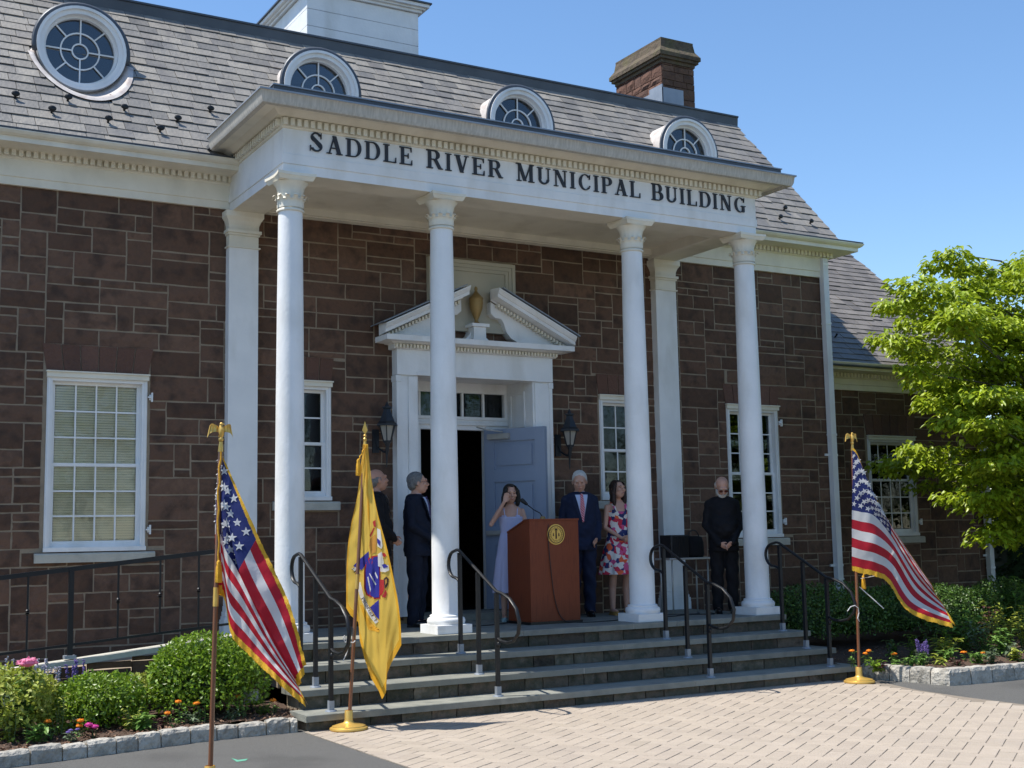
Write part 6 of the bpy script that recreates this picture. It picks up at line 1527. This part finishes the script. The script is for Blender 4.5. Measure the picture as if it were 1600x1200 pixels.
def shrub(label, c, rad, n, m, L=.03, seed=1, lump=.12, name='shrub', cat='shrub', flat=1.0):
    r = random.Random(seed); c = Vector(c); t = thing(name, label, cat, (c.x, c.y, c.z)); g = G(); lumps = [(rv(r), r.uniform(-1, 1)) for _ in range(26)]
    def rad_(d):
        q = 1.0
        for l, a in lumps: q += lump*a*max(0, d.dot(l)-.72)*3.0
        return q
    for _ in range(n):
        d = rv(r); 
        if d.z < -.5: d.z = -d.z*.5; d.normalize()
        k = r.random(); f = (1-.5*k**2.2)*rad_(d)*(1+r.uniform(-.03, .05)); p = c+Vector((d.x*rad[0]*f, d.y*rad[1]*f, max(d.z, -.7)*rad[2]*f+rad[2]*.25))
        n_ = (d*.6+rv(r)*.8+Vector((0, 0, .5))).normalized(); dd = (d*.5+rv(r)).normalized(); sleaf(g, p, L*r.uniform(.7, 1.3), L*.6*r.uniform(.7, 1.2), dd, n_)
    g.build('foliage', m, t, own=True)['kind'] = 'stuff'
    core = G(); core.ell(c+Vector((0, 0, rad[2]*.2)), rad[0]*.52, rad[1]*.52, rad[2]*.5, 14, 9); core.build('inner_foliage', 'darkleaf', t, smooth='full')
    s_ = G()
    for k in range(7):
        a = 2*pi*k/7; s_.tube([c+Vector((.02*cos(a), .02*sin(a), -.12)), c+Vector((rad[0]*.5*cos(a), rad[1]*.5*sin(a), rad[2]*.6))], [.012, .005], 5)
    s_.build('stems', 'bark', t); return t
sc_ = 1.0
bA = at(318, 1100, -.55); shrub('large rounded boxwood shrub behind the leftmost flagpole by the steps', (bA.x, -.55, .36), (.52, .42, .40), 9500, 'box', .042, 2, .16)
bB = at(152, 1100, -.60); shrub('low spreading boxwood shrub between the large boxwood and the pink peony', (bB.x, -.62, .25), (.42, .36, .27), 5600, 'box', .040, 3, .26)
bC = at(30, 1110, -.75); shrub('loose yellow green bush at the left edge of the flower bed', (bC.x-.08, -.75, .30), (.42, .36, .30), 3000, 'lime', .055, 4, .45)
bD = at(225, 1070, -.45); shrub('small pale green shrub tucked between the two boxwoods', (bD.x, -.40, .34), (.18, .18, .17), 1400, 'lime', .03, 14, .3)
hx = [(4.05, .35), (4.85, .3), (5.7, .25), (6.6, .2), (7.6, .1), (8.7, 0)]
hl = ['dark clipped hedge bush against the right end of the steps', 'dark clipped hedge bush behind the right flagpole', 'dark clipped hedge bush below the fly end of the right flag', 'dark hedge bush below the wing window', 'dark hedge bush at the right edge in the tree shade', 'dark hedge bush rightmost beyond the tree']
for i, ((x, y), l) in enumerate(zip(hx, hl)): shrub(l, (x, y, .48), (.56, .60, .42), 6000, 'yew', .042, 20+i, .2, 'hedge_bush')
# low plants
def tuft(label, x, y, z, h, n, m, L=.09, seed=1, flower=None, fn=0, name='leafy_plant', cat='plant', group=None, spread=.12, fsize=.03, up=.8):
    r = random.Random(seed); t = thing(name, label, cat, (x, y, z), group); g = G(); st = G(); tops = []
    for k in range(max(3, n//8)):
        a = r.uniform(0, 2*pi); e = Vector((x+spread*.8*cos(a)*r.random(), y+spread*.8*sin(a)*r.random(), z+h*r.uniform(.55, 1))); b = Vector((x+.02*cos(a), y+.02*sin(a), z-.02)); mid = b.lerp(e, .5)+Vector((.01, 0, .02)); st.tube([b, mid, e], [.004, .0035, .002], 4); tops.append(e)
        for q in range(8):
            f = (q+1)/8; p = b.lerp(e, f); an = r.uniform(0, 2*pi); d = Vector((cos(an), sin(an), r.uniform(-.1, up))); leaf(g, p, L*r.uniform(.6, 1.15), L*.42, d, Vector((0, 0, 1)), .2, .3)
    g.build('leaves', m, t); st.build('stems', 'stem', t)
    if flower:
        for k in range(fn):
            e = tops[k % len(tops)]+Vector((jit(.01), jit(.01), .02+jit(.008))); f = G()
            f.lathe([(.004, -.3*fsize), (.6*fsize, -.15*fsize), (fsize, .1*fsize), (fsize*.9, .42*fsize), (fsize*.45, .62*fsize), (.002, .66*fsize)], e, 14, fn=lambda a, z_: 1+.12*sin(a*7)+.06*sin(a*11+z_*90)); 
            for p_ in range(26):
                d = rv(r); d.z = abs(d.z); f_ = e+Vector((d.x*fsize*.8, d.y*fsize*.8, d.z*fsize*.5)); sleaf(f, f_, fsize*.45, fsize*.4, d, rv(r))
            f.build('flower', flower, t)
    return t
def spike(label, x, y, z, h, n, m, seed, name='flower_spikes', cat='flower'):
    r = random.Random(seed); t = thing(name, label, cat, (x, y, z)); st = G(); g = G(); lf = G()
    for k in range(n):
        a = r.uniform(0, 2*pi); b = Vector((x+.05*cos(a), y+.05*sin(a), z)); e = Vector((x+.16*cos(a)*r.random(), y+.12*sin(a)*r.random(), z+h*r.uniform(.75, 1.05))); st.tube([b, b.lerp(e, .5)+Vector((.01, 0, 0)), e], [.004, .003, .0015], 4)
        for q in range(16):
            f = .60+.4*q/16; p = b.lerp(e, f)
            if q % 4 == 3: continue
            for w in range(3): d = rv(r); g.ell(p+d*.011, .008, .008, .007, 5, 3)
        for q in range(10): f = .1+.5*q/10; d = Vector((cos(r.uniform(0, 6.28)), sin(r.uniform(0, 6.28)), .3)); leaf(lf, b.lerp(e, f), .05, .02, d, Vector((0, 0, 1)))
    st.build('stems', 'stem', t); g.build('florets', m, t); lf.build('leaves', 'grey', t); return t
# left bed
for i, (px_, py_2, Y_, lab) in enumerate(((252, 1110, -1.0, 'orange marigold plant left of the pair near the kerb in the left bed'), (400, 1140, -1.0, ''), )): pass
MG = 'orange marigolds in the flower beds'
def mg(px_, py_, Y_, h, n, lab, seed):
    p = at(px_, py_, Y_); tuft(lab, p.x, Y_, p.z-h-.02, h, 26, 'mint', .055, seed, 'orange', n, 'marigold', 'flower', MG, .10, .028)
mg(75, 1123, -1.15, .14, 1, 'single orange marigold at the far left of the kerb, left of the pink blooms', 31)
mg(125, 1125, -1.15, .15, 2, 'pair of orange marigolds beside magenta blooms near the left kerb', 32)
mg(268, 1104, -1.0, .16, 1, 'low orange marigold in front of the large boxwood', 33)
mg(286, 1096, -.98, .18, 1, 'taller orange marigold right of the low one, before the large boxwood', 34)
mg(317, 1097, -.97, .17, 1, 'orange marigold just left of the leftmost flagpole', 35)
mg(382, 1090, -.9, .15, 1, 'orange marigold beside the small spotlight in the left bed', 36)
mg(425, 1092, -.85, .15, 1, 'orange marigold under the tip of the leftmost flag', 37)
mg(1332, 1016, -1.5, .15, 1, 'orange marigold just left of the right flagpole', 41)
mg(1350, 1014, -1.5, .16, 2, 'pair of orange marigolds just right of the right flagpole', 42)
mg(1393, 1017, -1.55, .14, 2, 'two orange marigolds under the flag on the right bed', 43)
mg(1512, 1012, -1.7, .17, 2, 'big pair of orange marigolds near the right kerb', 44)
mg(1537, 1014, -1.7, .15, 1, 'single orange marigold rightmost in the right bed', 45)
def tp(px_, py_, Y_, z0, h, n, m, L, lab, seed, **k):
    p = at(px_, py_, Y_); tuft(lab, p.x, Y_, z0, h, n, m, L, seed, **k)
tp(55, 1150, -1.25, .14, .13, 60, 'mint', .09, 'bright green leafy plant by the kerb at lower left', 51)
tp(225, 1125, -1.1, .14, .14, 56, 'mint', .10, 'green leafy plant by the kerb between the marigolds', 52)
tp(150, 1120, -1.2, .14, .10, 20, 'mar', .06, 'magenta flowering plant with maroon leaves beside marigolds', 53, flower='magenta', fn=3, fsize=.03)
tp(255, 1115, -.98, .14, .09, 30, 'mar', .06, 'low maroon leaved plant before the large boxwood', 54)
tp(300, 1110, -1.0, .14, .12, 44, 'grey', .08, 'feathery grey green plant under the marigolds', 55)
tp(410, 1120, -.8, .14, .12, 60, 'box', .06, 'low dark leafy plant beside the steps at left', 56)
tp(110, 1165, -1.3, .14, .08, 18, 'grey', .06, 'small violet flowered plant at the left kerb', 57, flower='violet', fn=3, fsize=.018)
tp(43, 1033, -1.0, .2, at(43, 1036, -1.0).z-.22, 60, 'mint', .12, 'tall peony plant with a large pink bloom at left', 58, flower='pink', fn=1, fsize=.075, name='peony', spread=.03)
for i, (a, b, lab) in enumerate(((180/3.33, 990, 'tall pale catmint spike right of the pink peony'), (282/3.33, 1005, 'pale catmint spikes before the railing post'), (15, 1020, 'pale catmint spikes at the left edge'), (128, 1020, 'violet tipped catmint spikes above the low boxwood'))):
    p = at(a, b, -.35); spike(lab, p.x, -.35, .25, .52, 5 if i else 4, 'lav' if i < 3 else 'violet', 60+i)
# right bed
p = at(1443, 1015, -1.6); spike('deep violet salvia spikes in the middle of the right bed', p.x, -1.6, .15, .30, 9, 'violet', 70)
tp(1440, 1035, -1.75, .15, .14, 60, 'mint', .08, 'green plant below the violet salvia', 71)
tp(1400, 1035, -1.7, .15, .10, 36, 'mint', .07, 'small green plant near the right kerb left of the salvia', 72)
tp(1470, 1035, -1.8, .15, .13, 44, 'lime', .09, 'pale green plant right of the salvia', 73)
tp(1375, 1032, -1.6, .15, .09, 40, 'mar', .06, 'dark maroon plant behind the right kerb near the flagpole', 74)
tp(1495, 1040, -1.9, .15, .09, 50, 'mar', .06, 'dark maroon plant between salvia and big marigolds', 75)
tp(1530, 1040, -1.9, .15, .15, 60, 'mint', .09, 'green plant under the big marigolds at right', 76)
tp(1580, 1020, -1.9, .15, .20, 70, 'grey', .09, 'grey green leafy plant at the right edge of the bed', 77)
tp(1510, 985, -1.0, .2, .45, 120, 'mint', .13, 'tall broad leaved plant behind the marigolds at right', 78, spread=.3)
tp(1570, 985, -1.1, .2, .42, 130, 'lime', .11, 'yellow green grassy bush at the right edge', 79, spread=.32)
tp(1580, 920, -.3, .3, .75, 110, 'mint', .14, 'tall peony like plant with pale seed heads by the far downspout', 80, spread=.28)
tp(1545, 950, -.6, .25, .45, 60, 'mar', .10, 'reddish leaved plant between the green ones at right', 81, spread=.2)
rr = random.Random(17)
for i, (a, b, m_, lab) in enumerate(((1368, 1022, 'box', 'small dark green clump behind the kerb beside the right flagpole'), (1420, 1020, 'mint', 'light green seedling clump left of the violet salvia'), (1455, 1010, 'yew', 'dark green clump behind the violet salvia'), (1480, 1012, 'mint', 'green bedding plant between salvia and the big marigolds'), (1550, 1035, 'grey', 'grey leaved clump under the rightmost marigold'), (1590, 1040, 'lime', 'pale clump at the very right edge of the kerb'), (1425, 1000, 'box', 'bushy green plant before the dark hedge, left of the salvia'), (1480, 985, 'box', 'bushy green plant before the dark hedge, right of the salvia'), (1540, 1000, 'mint', 'tall green plant behind the rightmost marigold'), (1390, 1000, 'yew', 'dark plant at the foot of the hedge behind the two marigolds'))):
    tp(a, b, (-1.75, -1.8, -1.2, -1.6, -2.0, -2.0, -1.1, -1.0, -1.4, -1.1)[i], .17, (.12, .12, .3, .16, .14, .14, .3, .34, .3, .25)[i], 60, m_, .085, lab, 120+i, spread=.16)
for i, (a, b, Y_, m_, h_, lab) in enumerate(((1500, 950, -.9, 'mint', .5, 'tall light green plant right of the flag tip'), (1545, 930, -.5, 'lime', .55, 'airy pale green plant high behind the big marigolds'), (1595, 960, -1.2, 'lime', .5, 'yellow green plant cut by the right picture edge'), (1530, 975, -1.3, 'grey', .38, 'grey green clump above the big marigolds'), (1565, 1000, -1.6, 'mint', .3, 'fresh green clump right of the rightmost marigold'), (1475, 1000, -1.4, 'lime', .22, 'small yellow green clump right behind the violet salvia'))):
    tp(a, b, Y_, .2, h_, 110, m_, .10, lab, 150+i, spread=.24)
tp(20, 1090, -1.1, .14, .34, 110, 'lime', .075, 'lacy yellow green perennial at the left picture edge', 131, spread=.26)
tp(95, 1060, -.95, .14, .36, 70, 'lime', .06, 'thin yellowish stems between the peony and the low boxwood', 132, spread=.18)
tp(205, 1085, -1.0, .14, .2, 60, 'lime', .06, 'wispy light green plant between the two boxwoods', 133, spread=.14)
tp(360, 1105, -.95, .14, .1, 40, 'grey', .06, 'grey feathery clump right of the leftmost flagpole', 134, spread=.1)
# small spotlight in the left bed
p = at(393, 1080, -.7); SL = thing('garden_spotlight', 'small weathered white spotlight in the left bed beside the steps', 'spotlight', (p.x, -.7, .15))
g = G(); q = G().box(-.045, .045, -.05, .05, -.06, .06).xf(Matrix.Translation((p.x, -.7, .30)) @ Matrix.Rotation(R(-15), 4, 'X') @ Matrix.Rotation(R(20), 4, 'Z')); q.build('housing', 'sill', SL)
g.tube([(p.x, -.7, .10), (p.x, -.7, .24)], .012, 8); g.build('stake', 'black', SL); G().box(p.x-.02, p.x+.06, -.66, -.62, .22, .34).build('junction_box', 'lead', SL)
# leaf litter
r = random.Random(5)
for P, n, nm in ((BEDL, 1500, 'leaf_litter'), (BEDR, 900, 'leaf_litter')):
    g = G(); k = 0
    while k < n:
        x = r.uniform(-6.6, -3.25) if P is BEDL else r.uniform(3.4, 8); y = r.uniform(-2.3, .0)
        if not inpoly(x, y, P) or (P is BEDL and y > -.75 and r.random() < .7): continue
        z = (.13+.05*(y+1.5)*.6 if P is BEDL else .15+.06*(y+2.3)*.4)+.012; d = rv(r); d.z *= .3; leaf(g, Vector((x, y, z)), r.uniform(.02, .05), r.uniform(.012, .025), d, (Vector((0, 0, 1))+rv(r)*.5).normalized()); k += 1
    o = g.build(nm, 'litter'); tag(o, 'scattered brown leaf litter in the left bed' if P is BEDL else 'scattered brown leaf litter in the right bed', 'leaves'); o['kind'] = 'stuff'
q = at(372, 1186, -1.9); g = G(); a = on_ = None
def ongr(x, y, z=GZ):
    d = fwd+RT*((x-800)/FPX)-UP*((y-600)/FPX); return CAM+d*((z-CAM.z)/d.z)
g = G(); P = [ongr(x, y) for x, y in ((361, 1184), (372, 1187), (388, 1185), (384, 1188), (370, 1190))]; g.add([(p.x, p.y, GZ-.0015) for p in P], [tuple(range(5))]); o = g.build('chalk_mark', 'green'); tag(o, 'small green paint mark on the asphalt near the kerb', 'mark')
# ------------------------------------------------------------------ trees
def tree_from(label, trunk, tips, m, L, per, seed, name='dogwood_tree', cat='tree', lay=.35, rad=.36, group=None, nedge=0):
    r = random.Random(seed); t = thing(name, label, cat, tuple(trunk[0]), group); tk = G(); g = G(); tr = [Vector(p) for p in trunk]; n = len(tr)
    tk.tube(tr, [.13*(1-.75*i/(n-1)) for i in range(n)], 10)
    for ti, tip in enumerate(tips):
        tip = Vector(tip); i = min(range(n), key=lambda k: (tr[k]-tip).length+max(0, tr[k].z-tip.z+.2)*3); b = tr[i]; m1 = b.lerp(tip, .45)+Vector((jit(.1), jit(.1), .18+jit(.08))); m2 = b.lerp(tip, .8)+Vector((jit(.05), jit(.05), .08))
        tk.tube([b, m1, m2, tip], [.028, .014, .007, .003], 6)
        k = per if ti >= nedge else int(per*.85); R0 = rad*r.uniform(.75, 1.25)*(1 if ti >= nedge else .68)
        for _ in range(k):
            f = r.random()**.7; c = b.lerp(tip, .5+.5*f) if r.random() < .35 else tip; a = r.uniform(0, 2*pi); q = sqrt(r.random())*R0; p = c+Vector((q*cos(a), q*sin(a), r.gauss(0, lay*.22)-q*q*.35))
            d = Vector((cos(a+r.uniform(-1, 1)), sin(a+r.uniform(-1, 1)), r.uniform(-.5, .25))); nn = (Vector((0, 0, 1))+rv(r)*.45).normalized(); leaf(g, p, L*r.uniform(.6, 1.2), L*.6*r.uniform(.8, 1.2), d, nn, .22, .35)
    tk.build('trunk', 'bark', t, smooth='full'); o = g.build('crown', m, t); o['kind'] = 'stuff'; return t
r = random.Random(12); tips = []
edge = [(1487, 392), (1470, 410), (1508, 415), (1422, 436), (1440, 447), (1500, 440), (1535, 445), (1412, 472) , (1455, 470), (1560, 425), (1590, 410), (1612, 398), (1395, 472), (1432, 498), (1480, 490), (1382, 522), (1410, 530), (1440, 545), (1425, 572), (1440, 592), (1455, 625), (1475, 600), (1432, 697), (1480, 655), (1500, 640), (1480, 700), (1500, 730), (1540, 740), (1530, 770), (1570, 790), (1545, 830), (1495, 770), (1600, 760)]
for x, y in edge: tips.append(at(x, y+6, r.uniform(-1.0, .5)))
for _ in range(120):
    y = r.uniform(440, 800); x0 = 1470 if y < 640 else 1530; x = r.uniform(x0, 1760); p = at(x, y, r.uniform(-1.7, 1.2)); p.z = round(p.z/.45)*.45+r.uniform(-.07, .07)+.06*p.x-.5; tips.append(p)
for _ in range(70):
    tips.append(Vector((r.uniform(6.8, 10.8), r.uniform(-2.4, 2.0), r.uniform(2.2, 5.6))))
tree_from('spreading dogwood tree with layered yellow green leaves in front of the right wing', [(9.3, -.1, .1), (9.25, -.1, 1.2), (9.1, -.15, 2.2), (9.0, -.1, 3.2), (8.9, -.05, 4.2), (8.8, 0, 5.2)], tips, 'dog', .104, 240, 3, lay=.22, rad=.38, nedge=len(edge))
# dark evergreens beyond the wing
def evergreen(label, x, y, h, w, n, seed, group=None):
    r = random.Random(seed); t = thing('evergreen_tree', label, 'tree', (x, y, 0), group); g = G(); tk = G(); tk.tube([(x, y, 0), (x, y, h*.8)], [.16, .03], 8)
    for _ in range(n):
        f = r.random()**.8; z = .2+f*(h-.2); R0 = w*(1-f)**.6*(1+.18*sin(z*5+x)); a = r.uniform(0, 2*pi); q = R0*r.uniform(.55, 1.05); d = Vector((cos(a), sin(a), r.uniform(-.5, .4))); leaf(g, Vector((x+q*cos(a), y+q*sin(a), z)), .16*r.uniform(.7, 1.3), .07, d, (Vector((0, 0, 1))+rv(r)*.6).normalized())
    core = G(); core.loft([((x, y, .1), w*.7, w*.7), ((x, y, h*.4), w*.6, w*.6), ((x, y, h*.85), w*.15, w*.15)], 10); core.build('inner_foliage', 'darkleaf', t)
    tk.build('trunk', 'bark', t); o = g.build('crown', 'darkleaf', t); o['kind'] = 'stuff'; return t
evergreen('dark evergreen close beyond the right wing corner', 11.6, 2.6, 4.2, 1.2, 5000, 1); evergreen('dark evergreen behind the dogwood at the far right', 13.2, 1.8, 4.6, 1.4, 5000, 2); evergreen('dark evergreen furthest right behind the flower bed', 15.2, 1.0, 4.8, 1.5, 4000, 3)
# trees across the car park, behind the camera: the windows mirror them
r = random.Random(77); k = 0
for i in range(11):
    x = -34+i*9.5; y = -38-r.uniform(0, 8); tp_ = [Vector((x+r.uniform(-3.6, 3.6), y+r.uniform(-3, 3), r.uniform(3, 11))) for _ in range(46)]
    tree_from('broad shade tree across the car park, mirrored in the windows', [(x, y, 0), (x, y, 3), (x+.2, y, 6), (x, y, 9)], tp_, 'darkleaf' if i % 2 else 'box', .34, 40, 90+i, 'shade_tree', 'tree', 1.4, 1.6, 'shade trees across the car park')
